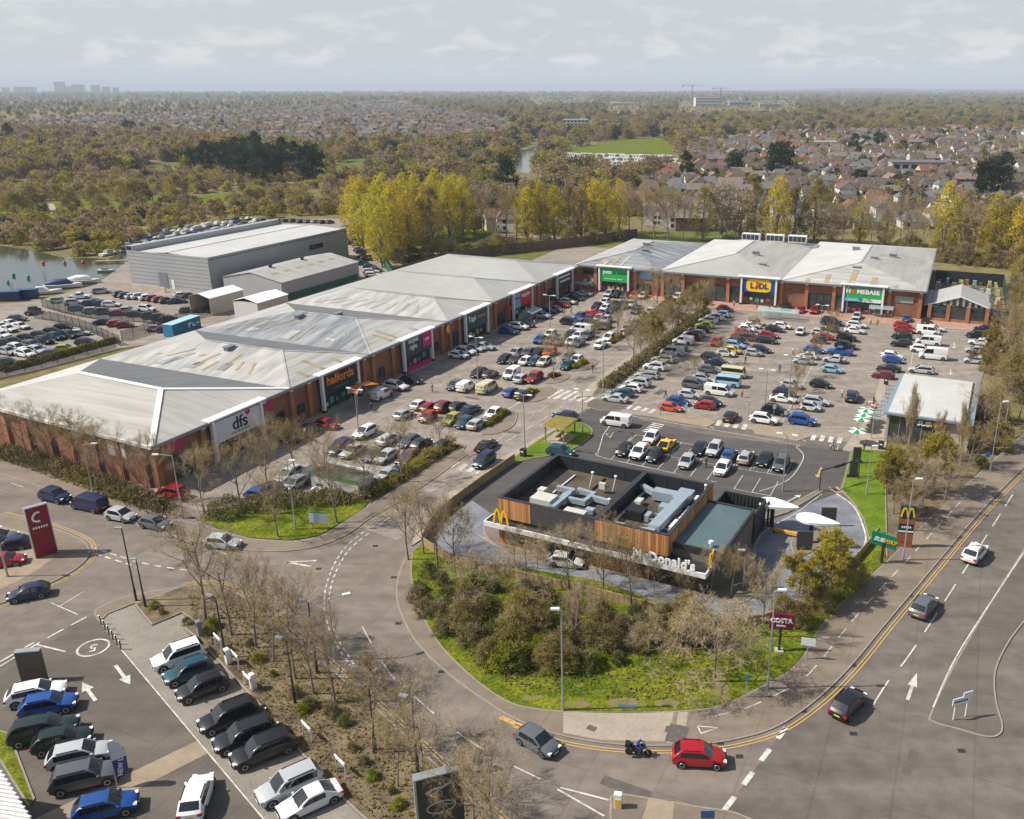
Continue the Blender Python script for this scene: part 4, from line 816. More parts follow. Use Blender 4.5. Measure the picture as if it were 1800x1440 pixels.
SL, SW, SE, SR = 30.5, 19.0, 4.8, 6.6
k = MB(); k.box(0, SL, 0, SW, 0, SE); k.poly([(0, 0, SE), (0, SW, SE), (0, SW/2, SR)]); k.poly([(SL, 0, SE), (SL, SW/2, SR), (SL, SW, SE)]); k.build('wall', M['grey_clad'], sh)
k = MB(); k.poly([(-.2, -.25, SE-.02), (SL+.2, -.25, SE-.02), (SL+.2, SW/2, SR+.06), (-.2, SW/2, SR+.06)]); k.poly([(-.2, SW/2, SR+.06), (SL+.2, SW/2, SR+.06), (SL+.2, SW+.25, SE-.02), (-.2, SW+.25, SE-.02)]); k.build('roof', M['rx'], sh)
for i in range(6): k = MB(); x0 = 3+i*4.4; k.quad((x0, 5.0, SE+1.02), (x0+2.2, 5.0, SE+1.02), (x0+2.2, 6, SE+1.22), (x0, 6, SE+1.22)); k.build('rooflight', M['sky1'], sh)
for i, xx in enumerate((7, 19)): k = MB(); k.lathe((xx, SW/2, SR-.1), [(.4, 0), (.4, .6), (.65, .65), (.6, .9), (.1, 1)], 8); k.build('vent', M['dmetal'], sh)
k = MB(); k.box(1, SL-1, -.1, .02, .05, 1.6); k.build('green_plinth', M['gfence'], sh)
for i, (u, v, w_, d_, h_, op, lb) in enumerate(((384,545,10.5,6.5,4.2,True,'open-ended white fabric storage shelter in the yard'), (462,552,10,7.2,4.0,False,'closed white fabric storage shelter beside the pitched shed'))):
    c = P(u, v, 0); st = empty('storage_shelter', c, A1); tag(st, lb, 'shelter', 'white storage shelters')
    k = MB(); k.box(-w_/2, w_/2, d_/2-.1, d_/2, 0, h_); k.box(-w_/2, w_/2, -d_/2, -d_/2+.1, 0, h_); k.box(w_/2-.1, w_/2, -d_/2+.1, d_/2-.1, 0, h_)
    k.box(-w_/2, -w_/2+.1, -d_/2+.1, d_/2-.1, 0, h_) if not op else None
    k.build('wall', M['stone'] if op else flat('off_white_fabric', (.60, .59, .57)), st)
    k = MB(); k.poly([(-w_/2-.2, -d_/2-.2, h_), (w_/2+.2, -d_/2-.2, h_), (w_/2+.2, 0, h_+.9), (-w_/2-.2, 0, h_+.9)]); k.poly([(-w_/2-.2, 0, h_+.9), (w_/2+.2, 0, h_+.9), (w_/2+.2, d_/2+.2, h_), (-w_/2-.2, d_/2+.2, h_)]); k.build('roof', flat('white_fabric', (.80, .79, .80)), st)
ct = empty('shipping_container', P(322, 584), A1+R(8)); tag(ct, 'blue shipping container at the yard edge beside the terrace', 'container')
k = MB(); k.box(-4.4, 4.4, -1.25, 1.25, .1, 2.7); k.build('body', flat('container_blue', (.03, .22, .36)), ct)
for i in range(20): k = MB(); k.box(-4.3+i*.44, -4.1+i*.44, -1.31, -1.24, .25, 2.55); k.build('rib', flat('container_blue', (.03, .22, .36)), ct)
k = MB(); k.box(-4.45, 4.45, -1.3, 1.3, 2.7, 2.78); k.build('roof', flat('container_top', (.35, .55, .65)), ct)
k = MB(); [k.box(a, b, -1.36, -1.3, c, d) for a, b, c, d in ((.4,.7,1,2),(.7,1.4,1.7,2),(1.7,2,1,1.8),(2,2.6,1,1.25),(2.9,3.8,1.3,1.6))]; k.build('painted_mark', wlet, ct)
lw = empty('yard_wall', P(232, 508), A2); tag(lw, 'low pale wall in front of the warehouse loading area', 'wall'); k = MB(); k.box(0, 12, 0, .3, 0, 1.4); k.build('wall', M['stone'], lw)
# ------------------------------------------------------------------ burger restaurant
AM = A2-R(3.0); om = P(876, 875, 5.8); om.z = 0
mc = empty('restaurant', om, AM); tag(mc, 'burger restaurant with cedar cladding, black parapet and white fascia reading McDonald\'s', 'restaurant')
XA, XB, DD, HP, HD = 12.4, 21.0, 14.2, 5.8, 4.1
k = MB(); k.box(.1, XB-.1, .1, DD-.1, 0, HD); k.build('core_wall', M['darkbrick'], mc)
k = MB(); k.box(.35, XA-.3, .35, DD-.35, HD, HD+.05); k.box(XA+.3, XB-.35, .35, DD-.35, HD, HD+.05); k.build('roof_deck', M['anthroof'], mc)
def pwall(x0, x1, y0, y1): 
    q = MB(); q.box(x0, x1, y0, y1, HD-.2, HP); q.build('parapet', M['anth'], mc)
pwall(0, XA, 0, .3); pwall(XA, XB, 0, .3); pwall(0, .3, .3, DD); pwall(.3, XB, DD-.3, DD); pwall(XB-.3, XB, .3, DD-.3); pwall(XA-.25, XA+.25, .3, DD-.3)
for (a, b, c, d) in ((-.06, XB+.06, -.06, .36), (-.06, .36, .36, DD+.06), (.36, XB+.06, DD-.36, DD+.06), (XB-.36, XB+.06, .36, DD-.36), (XA-.32, XA+.32, .36, DD-.36)):
    q = MB(); q.box(a, b, c, d, HP, HP+.09); q.build('coping', M['dmetal'], mc)
for j in range(11):
    xx = .6+j*1.85
    if abs(xx-XA) < .6: continue
    q = MB(); q.box(xx, xx+1.78 if xx+1.78 < XB-.4 else XB-.4, DD-.36, DD-.3, HD+.1, HP-.05); q.build('lining_panel', M['anth'], mc)
for j in range(7): q = MB(); q.box(.3, .36, .5+j*1.9, 2.3+j*1.9, HD+.1, HP-.05); q.build('lining_panel', M['anth'], mc)
q = MB(); q.box(.4, .42, .4, .42, 0, .1)
# cladding on the outer faces
for (a, b, c, d, z0, z1, mt, nm) in ((-.05, 4.2, -.08, 0, 3.4, HP-.02, 'timber', 'timber_cladding'), (4.2, XA, -.08, 0, 3.4, HP-.02, 'darkbrick', 'brick_panel'), (XA, XB+.05, -.12, 0, 3.4, HP-.02, 'timber', 'timber_cladding'), (XB, XB+.08, 0, DD, 3.4, HP-.02, 'timber', 'timber_cladding'),
    (-.05, 4.2, -.08, 0, 0, 2.7, 'timber', 'timber_cladding'), (4.2, 12, -.06, 0, 0, 2.7, 'brick2', 'brick_panel'), (12, 19, -.08, 0, 0, 2.7, 'timber', 'timber_cladding'), (-.08, 0, 0, DD, 3.4, HP-.02, 'anth', 'dark_cladding'), (-.08, 0, 0, DD, 0, 2.7, 'darkbrick', 'brick_panel')):
    q = MB(); q.box(a, b, c, d, z0, z1); q.build(nm, M[mt], mc)
for a, b in ((1.2, 3.2), (6, 8.5), (9.3, 11.6), (16, 18.4)):
    q = MB(); q.box(a, b, -.14, -.06, .5, 2.5); wn = q.build('window', M['glass'], mc); q = MB(); q.box((a+b)/2-.04, (a+b)/2+.04, -.18, -.13, .5, 2.5); q.build('mullion', M['dmetal'], wn)
q = MB(); q.box(-1.2, 25.6, -1.15, -.09, 2.75, 2.95); q.box(-1.2, -.09, -.09, DD+.5, 2.75, 2.95); q.build('canopy_roof', M['darkbrick'], mc)
q = MB(); q.box(-1.3, 25.7, -1.3, -1.15, 2.55, 3.15); q.box(-1.32, -1.2, -1.15, DD+.6, 2.55, 3.15); q.build('fascia', M['wmetal'], mc)
q = MB(); q.box(25.6, 25.75, -1.15, 2.2, 2.55, 3.15); q.build('fascia', M['wmetal'], mc)
text("McDonald's", 1.42, flat('white_letter', (.82, .82, .80)), mc, 21.0, -1.24, 3.62, off=.05, ext=.08, spacing=1.05)
ym = flat('golden_yellow', (.90, .55, .005))
def arches(parent, x, y, z, w_, h_, name='arches_logo', dep=.12, rz=0):
    """two parabolic arches"""
    q = MB()
    for c in (-.25, .25):
        pts = []
        for i in range(15):
            t = -1+2*i/14; pts.append((x+(c+t*.25)*w_, z+h_*(1-abs(t)**2.4)))
        for i in range(14):
            (a, za_), (b, zb_) = pts[i], pts[i+1]; q.bar((a, y, za_), (b, y, zb_), dep*w_, .16, up=(0, 1, 0))
    q.build(name, ym, parent)
arches(mc, 1.0, -1.2, 3.15, 1.9, 1.75); 
ar = empty('arches_logo'); ar.parent = mc; ar.location = (25.68, .6, 3.15); ar.rotation_euler = (0, 0, R(90)); arches(ar, 0, 0, 0, 1.7, 1.6, 'arch_strokes')
text('8', .8, wlet, mc, 3.7, -.2, 1.3)
# white roof strips at the rear canopy
q = MB(); q.box(-1.3, -1.0, 5, DD+.7, 4.4, 4.6); q.box(-1.0, XA, DD+.4, DD+.7, 4.4, 4.6); q.box(15, 20, DD+.3, DD+.55, 4.4, 4.6); q.build('white_trim', M['wmetal'], mc)
# plant on the roof deck
def pbox(nm, x0, x1, y0, y1, z0, z1, mt): 
    q = MB(); q.box(x0, x1, y0, y1, HD+z0, HD+z1); return q.build(nm, M[mt], mc)
pbox('air_handler', 3.0, 5.6, 2.0, 4.0, .2, 1.5, 'unit'); pbox('air_handler', 7.6, 10.2, .9, 2.6, .2, 1.1, 'unit'); pbox('condenser', 8.3, 9.1, 9.3, 9.7, .6, 1.4, 'unit'); pbox('condenser', 10.4, 11.4, 1.0, 2.2, .2, .7, 'duct')
def duct(pts, w_, h_=.6): 
    q = MB()
    for a, b in zip(pts[:-1], pts[1:]): 
        A_, B_ = Vector((a[0], a[1], HD+a[2])), Vector((b[0], b[1], HD+b[2])); d_ = (B_-A_).normalized()*w_*.5; q.bar(A_-d_, B_+d_, w_, h_)
    q.build('duct', M['duct'], mc)
duct([(6.0,2.2,.9),(6.0,5.6,.9)], .8, .5); duct([(4.0,7.2,.7),(5.8,7.2,.7)], .5); duct([(6.0,7.0,.72),(5.6,5.6,.72)], .5); duct([(6.4,5.0,.71),(8.4,5.0,.71)], .5); duct([(8.5,5.0,.7),(8.6,7.2,.7)], .5); duct([(6.6,7.6,.73),(8.6,7.4,.73)], .5); duct([(8.9,6.6,.69),(10.8,6.4,.69)], .5); duct([(3.2,4.6,.6),(4.4,4.6,.6)], 1.0, .4)
duct([(18.6,2.4,1.2),(18.9,9.6,1.4)], 1.3, .8); duct([(18.6,10.2,1.0),(18.6,11.4,1.0)], 1.8, 1.0); duct([(17.6,10.6,.9),(15.6,10.6,.9)], 1.3, 1.1); duct([(15,10.6,.9),(13.2,11.6,.9)], .6, .6); duct([(16.6,1.4,.5),(18.4,1.6,.8)], 1.0, .7)
pbox('condenser', 2.0, 2.9, 5.4, 6.4, .2, .9, 'unit'); pbox('condenser', 9.4, 10.4, 3.4, 4.2, .2, .8, 'duct'); pbox('pipe_run', 3.4, 3.55, 6.6, 12.4, .1, .25, 'wmetal'); pbox('pipe_run', 7.2, 7.35, 8, 13.2, .1, .25, 'black'); pbox('pipe_run', 10.9, 11.05, 6.8, 13.0, .1, .25, 'black'); pbox('pipe_run', 13.2, 13.35, 3.2, 12.6, .1, .3, 'wmetal'); pbox('condenser', 16.8, 17.6, 7.4, 8.6, .2, 1.0, 'duct'); pbox('condenser', 13.6, 14.4, 7.8, 9.0, .2, .8, 'unit')
for j in range(4): pbox('louvre_bank', 19.9, 20.5, 5.6+j*.9, 6.3+j*.9, .3, 1.0, 'wmetal')
for j in range(3): pbox('cable_tray', 16.9, 20.4, 3.1+j*1.5, 3.3+j*1.5, .6, .7, 'lmetal')
pbox('extract_fan', 14.0, 16.0, 4.4, 6.2, .2, 1.3, 'black'); pbox('extract_fan', 16.2, 16.8, 4.6, 5.8, .2, 1.0, 'duct'); pbox('roof_hatch', 13.4, 14.8, 1.2, 2.6, .1, .6, 'unit'); pbox('condenser', 20.0, 20.4, 10.5, 11.5, .5, 1.3, 'wmetal'); pbox('louvre_bank', 20.0, 20.4, 2.6, 4.6, .3, 1.4, 'wmetal')
for i, (a, b) in enumerate(((6.6, 10.2), (9.6, 10.4), (20.2, 12.8), (11.6, 4.4))):
    q = MB(); q.tube([(a, b, HD), (a+.3, b+.3, HD+1.9)], .05, 6); q.lathe((a+.3, b+.3, HD+1.85), [(.05, 0), (.2, .08), (.2, .22), (.05, .3)], 8); q.build('dish_mast', M['wmetal'], mc)
# lower rear block with membrane roof, bin yard
q = MB(); q.box(XB+.1, 26.6, 1.2, 12.4, 0, 4.35); q.build('rear_wall', mat('taupe_render', (.16, .145, .13), .8, var=.1, scale=.8), mc)
q = MB(); q.box(XB+.1, 26.6, 1.2, 12.4, 4.35, 4.42); q.build('membrane_roof', M['teal'], mc)
for a in ((XB+.1, 26.75, 1.05, 1.3), (26.5, 26.75, 1.3, 12.5), (XB+.1, 26.5, 12.3, 12.55)):
    q = MB(); q.box(*a, 4.0, 4.6); q.build('coping', M['dmetal'], mc)
q = MB(); q.box(XB+.1, 25.6, -.9, 1.05, 2.95, 3.02); q.build('porch_roof', M['dmetal'], mc)
q = MB(); q.lathe((25.0, 2.2, 4.42), [(.1, 0), (.1, .4), (.28, .42), (.28, .7), (.1, .8)], 10); q.build('flue', M['wmetal'], mc)
for a in ((XB+.6, XB+.75, 12.6, 17.2), (26.6, 26.75, 12.6, 17.2), (XB+.75, 26.6, 17.05, 17.2)):
    q = MB(); q.box(*a, 0, 3.9); q.build('yard_screen', M['anth'], mc)
for j in range(12): q = MB(); q.box(XB+1.1+j*.45, XB+1.35+j*.45, 16.98, 17.04, .3, 3.7); q.build('yard_slat', M['dmetal'], mc)
wb = empty('waste_container', mc.matrix_world @ Vector((0, 0, 0))); wb.location = om+Vector((math.cos(AM)*25-math.sin(AM)*15, math.sin(AM)*25+math.cos(AM)*15, 0)); wb.rotation_euler = (0, 0, AM); tag(wb, 'green waste container inside the dark bin yard', 'container')
q = MB(); q.box(-1.2, 1.2, -1.3, 1.3, .2, 2.6); q.build('body', flat('container_green', (.10, .19, .05)), wb)
for j in range(6): q = MB(); q.box(-1.2+j*.42, -1.0+j*.42, -1.35, 1.35, 2.6, 2.68); q.build('rib', flat('container_green', (.10, .19, .05)), wb)
wb2 = empty('wheeled_bin', P(1288, 1003)); tag(wb2, 'bright green wheeled bin beside the restaurant wall', 'bin'); q = MB(); q.box(-.5, .5, -.6, .6, .15, 1.2); q.build('body', flat('bin_green', (.0, .25, .13)), wb2); q = MB(); q.box(-.55, .55, -.65, .65, 1.2, 1.35); q.build('lid', flat('bin_green', (.0, .25, .13)), wb2); q = MB(); q.tube([(-.4, .5, .12), (.4, .5, .12)], .12, 8); q.build('wheel', M['black'], wb2)
# drive-through furniture
for i, (u, v, uu, vv) in enumerate(((1356, 926, 1358, 893), (1424, 955, 1437, 918))):
    b_ = P(u, v); r_ = empty('order_canopy', b_, AM); tag(r_, ['white drop-shaped order canopy beside the bin yard', 'white drop-shaped order canopy on the outer drive-through lane'][i], 'canopy', 'order canopies')
    q = MB(); q.box(-.22, .22, -.2, .2, 0, 3.0); q.build('column', M['dmetal'], r_)
    q = MB(); pr = []
    for j in range(20):
        t = 2*math.pi*j/20; rx = 2.0*math.cos(t) if math.cos(t) < 0 else 3.6*math.cos(t); ry = 1.35*math.sin(t)*(1 if math.cos(t) < 0 else (1-math.cos(t)*.55)); pr.append((rx*.9-.1, ry))
    q.prism(pr, 3.0, 3.28); q.build('canopy_disc', M['wmetal'], r_)
for i, (u, v) in enumerate(((1413, 968), (1455, 925), (1505, 815), (1499, 840))):
    r_ = empty('menu_board', P(u, v), A2+R(20)); tag(r_, ['dark menu board on the kerbed island of drive-through', 'dark menu board behind the outer order canopy', 'tall dark menu board on lawn near the coffee shop', 'tall dark menu board beside the height bar on lawn'][i], 'menu board', 'menu boards of the drive-through')
    w_ = .9 if i < 2 else .55; q = MB(); q.box(-w_, w_, -.12, .12, .5, 2.5); q.build('panel', flat('dark_board', (.06, .06, .055)), r_); q = MB(); q.box(-.8, .8, -.15, .15, 0, .5); q.build('plinth', M['dmetal'], r_)
hb = empty('height_bar', P(1440, 864)); tag(hb, 'black height restriction bar spanning the drive-through entrance', 'height bar')
pb = P(1508, 843)-P(1440, 864); q = MB(); q.tube([(0, 0, 0), (0, 0, 3.0), (pb.x, pb.y, 3.0), (pb.x, pb.y, 0)], .09, 6); q.build('frame', M['dmetal'], hb); q = MB(); q.bar((pb.x*.35, pb.y*.35, 2.95), (pb.x*.62, pb.y*.62, 2.95), .22, .3); q.build('bar', M['black'], hb)
yb = empty('yellow_barrier', P(1360, 937)); tag(yb, 'yellow height beam beside the order canopy', 'barrier'); pb = P(1400, 947)-P(1360, 937); q = MB(); q.bar((0, 0, .55), (pb.x, pb.y, .55), .3, .35); q.build('beam', flat('amber_beam', (.70, .38, .03)), yb); q = MB(); q.box(-.1, .1, -.1, .1, 0, .5); q.build('foot', M['dmetal'], yb)
# timber fences round the restaurant site
tf = [(745,955),(755,930),(790,895),(850,850),(905,812)]
fence_run('timber_fence', 'low timber fence along the access road beside the restaurant', curve(px(tf), 4), 1.25, M['fence'], M['fence'], 2.4, thick=.12)
tf = [(745,960),(790,988),(850,1004),(950,1028),(1050,1051),(1150,1077),(1250,1098),(1310,1102),(1350,1094),(1400,1070)]
fence_run('timber_fence', 'low timber fence curving behind the shrubs below the restaurant', curve(px(tf), 4), 1.1, M['fence'], M['fence'], 2.4, thick=.12)
fence_run('timber_fence', 'low timber fence beside the outer drive-through lane', curve(px([(1490,1003),(1520,970),(1545,938)]), 4), 1.0, M['fence'], M['fence'], 2.4, thick=.12)

# ------------------------------------------------------------------ coffee and sandwich building on the right
fl, frr, bl = P(1554, 723, 5), P(1712, 745, 5), P(1577, 647, 5); AS = math.atan2((frr-fl).y, (frr-fl).x); SWd = (frr-fl).length; SDd = 21.0
sb_ = empty('sandwich_shop', (fl.x, fl.y, 0), AS); tag(sb_, 'low flat-roofed sandwich shop with white roof and SUBWAY sign', 'shop')
q = MB(); q.box(.8, SWd-.4, .8, SDd-.5, 0, 4.55); q.build('wall', M['stone'], sb_)
q = MB(); q.box(0, SWd, 0, SDd, 4.55, 4.85); q.build('roof_edge', mat('blue_grey_trim', (.20, .27, .33), .4), sb_)
q = MB(); q.box(.55, SWd-1.1, .25, SDd-.5, 4.85, 4.97); q.build('roof', M['rb'], sb_)
q = MB(); q.box(SWd-1.1, SWd-.8, 1, SDd-1, 4.86, 4.92); q.build('roof_gutter', M['black'], sb_)
q = MB(); q.box(.8, 8.6, .68, .82, .2, 4.2); wn = q.build('glazing', M['shopglass'], sb_)
for j in range(6): q = MB(); q.box(.8+j*1.56-.05, .8+j*1.56+.05, .6, .83, .2, 4.2); q.build('mullion', M['lmetal'], wn)
q = MB(); q.box(4.6, 9.0, .5, .66, 3.2, 4.3); sg = q.build('sign_board', flat('deep_green_board', (.0, .11, .06)), sb_); text('SUB', 1.05, wlet, sg, 5.7, .45, 3.75, off=.04, shear=.2); text('WAY', 1.05, flat('amber_letter', (.85, .45, .0)), sg, 7.7, .45, 3.75, off=.04, shear=.2)
for j in range(9): q = MB(); q.box(-1.6, -.05, .6+j*2.2, 1.5+j*2.2, 3.3, 3.45); q.build('brise_soleil', M['lmetal'], sb_)
for j in range(5): q = MB(); q.box(-1.5, -1.35, .8+j*4.4, .95+j*4.4, 0, 3.3); q.build('canopy_post', M['lmetal'], sb_)
q = MB(); q.box(.4, .8, .6, SDd-2, 0, 4.5); q.build('side_pier', M['grey_clad'], sb_)
FS = fr(Vector((fl.x, fl.y, 0)), AS)
for i in range(4):
    p_ = FS(-3.4, 1.0+i*2.2) if i else FS(-3.2, -2.2)
    r_ = empty('parasol', p_); tag(r_, 'green and white cafe parasol, %s from the zebra crossing beside the sandwich shop' % ordinal(i), 'parasol', 'cafe parasols outside the sandwich shop')
    q = MB(); q.tube([(0, 0, 0), (0, 0, 2.3)], .04, 6); q.build('pole', M['wmetal'], r_)
    for sgm in range(8):
        t0, t1_ = 2*math.pi*sgm/8, 2*math.pi*(sgm+1)/8; q = MB(); rr_ = 1.45
        q.poly([(0, 0, 2.42), (rr_*math.cos(t0), rr_*math.sin(t0), 2.15), (rr_*math.cos(t1_), rr_*math.sin(t1_), 2.15)]); q.build('canopy_gore', flat('parasol_green', (.02, .22, .12)) if sgm % 2 else flat('parasol_white', (.7, .7, .62)), r_)
rnd = random.Random(11)
for i in range(6):
    p_ = FS(-3.4+rnd.uniform(-.6, .6), 8.6+i*1.5); r_ = empty('cafe_table', p_, rnd.random()); tag(r_, 'cafe table with chairs, %s from the parasols on the tan terrace' % ordinal(i), 'table', 'cafe tables by the sandwich shop')
    q = MB(); q.lathe((0, 0, .7), [(.05, 0), (.42, 0), (.42, .04), (.05, .05)], 10); q.build('top', flat('pale_table', (.5, .42, .36)), r_); q = MB(); q.tube([(0, 0, 0), (0, 0, .7)], .05, 6); q.build('stem', M['dmetal'], r_)
    for sx in (-1, 1):
        q = MB(); q.box(sx*.75-.22, sx*.75+.22, -.22, .22, .42, .47); q.box(sx*.95-.03, sx*.95+.03, -.22, .22, .47, .9); [q.box(sx*.75+a-.02, sx*.75+a+.02, b-.02, b+.02, 0, .42) for a in (-.18, .18) for b in (-.18, .18)]; q.build('chair', flat('cafe_chair', (.35, .2, .15)), r_)
for i, (u, v, lb) in enumerate(((1557, 676, 'dark green litter bin beside the sandwich shop canopy'), (1548, 790, 'dark green litter bin at the corner of the lawn'), (920, 803, 'black litter bin at the end of timber fence by lamp post'))):
    r_ = empty('litter_bin', P(u, v), AS); tag(r_, lb, 'bin', 'litter bins'); q = MB(); q.box(-.35, .35, -.35, .35, 0, 1.15); q.build('body', flat('bin_dark', (.012, .03, .025)), r_); q = MB(); q.box(-.4, .4, -.4, .4, 1.15, 1.25); q.build('lid', M['black'], r_); q = MB(); q.box(-.2, .2, -.37, -.34, .8, 1.0); q.build('slot', M['wmetal'], r_)

# ------------------------------------------------------------------ signs
def totem(name, label, u, v, rz, fn, cat='sign', sc_=1.0):
    r_ = empty(name, P(u, v), rz); r_.scale = (sc_, sc_, sc_); tag(r_, label, cat); fn(r_); return r_
def costa(r):
    q = MB(); q.tube([(0, 0, 0), (0, 0, 2.7)], .13, 8); q.build('pole', M['dmetal'], r); q = MB(); q.box(-1.1, 1.1, -.12, .12, 2.55, 4.2); b = q.build('panel', flat('maroon_board', (.20, .012, .045)), r)
    text('COSTA', .62, wlet, b, 0, -.16, 3.5, off=.025); text('COFFEE', .26, wlet, b, 0, -.16, 2.95); q = MB(); q.box(-.4, .4, -.35, .35, 0, .25); q.build('footing', M['stone'], r)
totem('coffee_sign', 'maroon COSTA COFFEE pole sign on lawn by the main road', 1369, 1146, R(-8), costa)
def subw(r):
    q = MB(); q.box(-.2, .2, -.2, .2, 0, 3.6); q.build('pole', M['dmetal'], r); q = MB(); q.prism([(-1.9, -.15), (1.9, -.15), (1.9, .15), (-1.9, .15)], 3.0, 5.2); q.v = [(a, b, c+(-.45*(a/1.9))) for a, b, c in q.v]; b = q.build('panel', flat('bright_green_board', (.0, .24, .13)), r)
    t = text('SUB', .85, wlet, b, -.75, -.19, 4.25, off=.04, shear=.2); t.rotation_euler = (R(90), R(13), 0); t = text('WAY', .85, flat('amber_letter', (.85, .45, .0)), b, .85, -.19, 3.9, off=.04, shear=.2); t.rotation_euler = (R(90), R(13), 0)
totem('sandwich_sign', 'tilted green SUBWAY pole sign beside the timber fence', 1549, 991, R(-12), subw, 'sign', .72)
def mcd(r):
    q = MB(); q.box(-1.15, 1.15, -.2, .2, 0, 7.2); b = q.build('panel', flat('dark_green_totem', (.012, .05, .03)), r); arches(b, 0, -.26, 5.35, 1.9, 1.5)
    for z0, z1, c in ((4.2, 5.0, 'rust_band'), (1.0, 2.5, 'rust_band'), (0.1, .9, 'rust_band')):
        q = MB(); q.box(-1.1, 1.1, -.26, -.2, z0, z1); q.build('band', flat('rust_band', (.33, .11, .035)), b)
    q = MB(); q.box(-1.15, 1.15, -.27, -.2, 2.75, 2.95); q.build('white_line', wlet, b); q = MB(); [q.box(-.7+j*.3, -.48+j*.3, -.24, -.2, 3.45, 3.75) for j in range(5)]; q.build('lettering_marks', wlet, b)
totem('restaurant_totem', 'tall dark green totem with yellow arches and rust bands by the main road', 1588, 962, R(-10), mcd, 'sign', .74)
def redt(r):
    q = MB(); q.box(-1.05, 1.05, -.28, .28, 0, 6.2); b = q.build('panel', flat('crimson_totem', (.22, .008, .022)), r); q = MB(); q.box(-1.15, -1.05, -.32, .32, 0, 6.3); q.box(1.05, 1.15, -.32, .32, 0, 6.3); q.box(-1.05, 1.05, -.32, .32, 6.2, 6.3); q.build('frame', M['lmetal'], r)
    q = MB(); cc = [(.55*math.cos(t)*(1-.25*math.sin(t)), 5.0+.55*math.sin(t)) for t in [R(60+i*22) for i in range(11)]]
    for (a, b2), (c, d) in zip(cc[:-1], cc[1:]): q.bar((a, -.34, b2), (c, -.34, d), .22, .06, up=(0, 1, 0))
    q.build('emblem', wlet, b); q = MB(); [q.box(-.75+j*.26, -.58+j*.26, -.34, -.28, 3.6, 3.85) for j in range(6)]; q.build('lettering_marks', wlet, b)
totem('dealer_totem', 'crimson dealership totem with white emblem on paved corner', 82, 976, R(44), redt)
def jlr(r):
    q = MB(); q.box(-1.6, 1.6, -.3, .3, 0, 5.3); b = q.build('panel', flat('graphite_totem', (.035, .037, .04)), r); q = MB(); q.box(-1.75, -1.6, -.35, .35, 0, 5.4); q.box(-1.6, 1.75, -.35, .35, 5.3, 5.4); q.build('frame', M['lmetal'], r)
    q = MB(); el = [(1.0*math.cos(t), 2.6+.5*math.sin(t)) for t in [2*math.pi*i/20 for i in range(21)]]
    for (a, b2), (c, d) in zip(el[:-1], el[1:]): q.bar((a, -.34, b2), (c, -.34, d), .1, .05, up=(0, 1, 0))
    q.build('oval_emblem', M['lmetal'], b); q = MB(); lp = [(-1.0, 4.0), (-.5, 4.3), (.1, 4.25), (.6, 4.5), (1.05, 4.45)]
    for (a, b2), (c, d) in zip(lp[:-1], lp[1:]): q.bar((a, -.34, b2), (c, -.34, d), .2, .05, up=(0, 1, 0))
    q.build('leaping_emblem', M['lmetal'], b)
totem('dealer_totem', 'dark graphite dealership totem with silver emblems at bottom of picture', 778, 1462, R(20), jlr)
def jlr2(r):
    q = MB(); q.box(-1.0, 1.0, -.25, .25, 0, 3.2); q.build('panel', flat('bronze_totem', (.075, .06, .045)), r); q = MB(); q.box(-1.05, 1.05, -.3, .3, 3.2, 3.3); q.build('cap', M['lmetal'], r)
totem('dealer_totem', 'short bronze dealership marker at the head of left parking row', 62, 1197, R(10), jlr2)
def flag(r):
    q = MB(); q.tube([(0, 0, 0), (0, 0, 4.2)], .04, 6); q.build('mast', M['lmetal'], r); q = MB(); pr = [(0, 1.0), (.95, 1.3), (1.05, 2.6), (.8, 3.7), (.25, 4.3), (0, 4.2)]
    q.poly([(a, -.02, b) for a, b in pr[:2]]+[(1.0, -.02, 2.5), (0, -.02, 2.5)], 0); q.poly([(0, -.02, 2.5), (1.0, -.02, 2.5)]+[(a, -.02, b) for a, b in pr[2:]], 1); q.build('sail', [flat('violet_flag', (.05, .03, .22)), flat('pale_flag', (.55, .55, .6))], r)
    t = text('NEW D', .5, wlet, r, .5, -.08, 1.85); t.rotation_euler = (R(90), R(-80), 0)
totem('feather_flag', 'violet and white feather flag standing by the left parking row', 207, 1385, R(40), flag, 'flag')
def board2(r):
    for a in (-.9, .9): q = MB(); q.tube([(a, 0, 0), (a, 0, 2.0)], .05, 6); q.build('post', M['lmetal'], r)
    q = MB(); q.box(-1.2, 1.2, -.05, .05, .9, 2.2); q.build('panel', flat('pale_blue_board', (.45, .52, .55)), r); q = MB(); q.box(-1.2, 1.2, -.06, .06, 2.2, 2.45); q.build('header', flat('header_green', (.12, .3, .12)), r)
totem('notice_board', 'pale blue park notice board on lawn by the access road', 562, 931, R(-10), board2)
def dirsign(r):
    for a, h in ((-1.0, 2.0), (.9, 1.4)): q = MB(); q.tube([(a, 0, 0), (a, 0, 2.9)], .07, 6); q.build('post', M['wmetal'], r)
    q = MB(); q.prism([(-1.5, -.05), (1.3, -.05), (1.3, .05), (-1.5, .05)], 2.4, 3.4); q.build('panel', flat('white_sign', (.72, .74, .74)), r); q = MB(); q.box(.1, 1.5, -.05, .05, 3.4, 4.0); q.build('panel', flat('white_sign', (.72, .74, .74)), r)
    q = MB(); [q.box(-1.2+j*.3, -1.0+j*.3, -.08, -.05, 2.75, 3.0) for j in range(7)]; q.build('lettering_marks', flat('sign_black', (.02, .02, .02)), r)
totem('direction_sign', 'white direction sign on two white posts on the triangular island', 1686, 1264, R(20), dirsign, 'sign', .66)
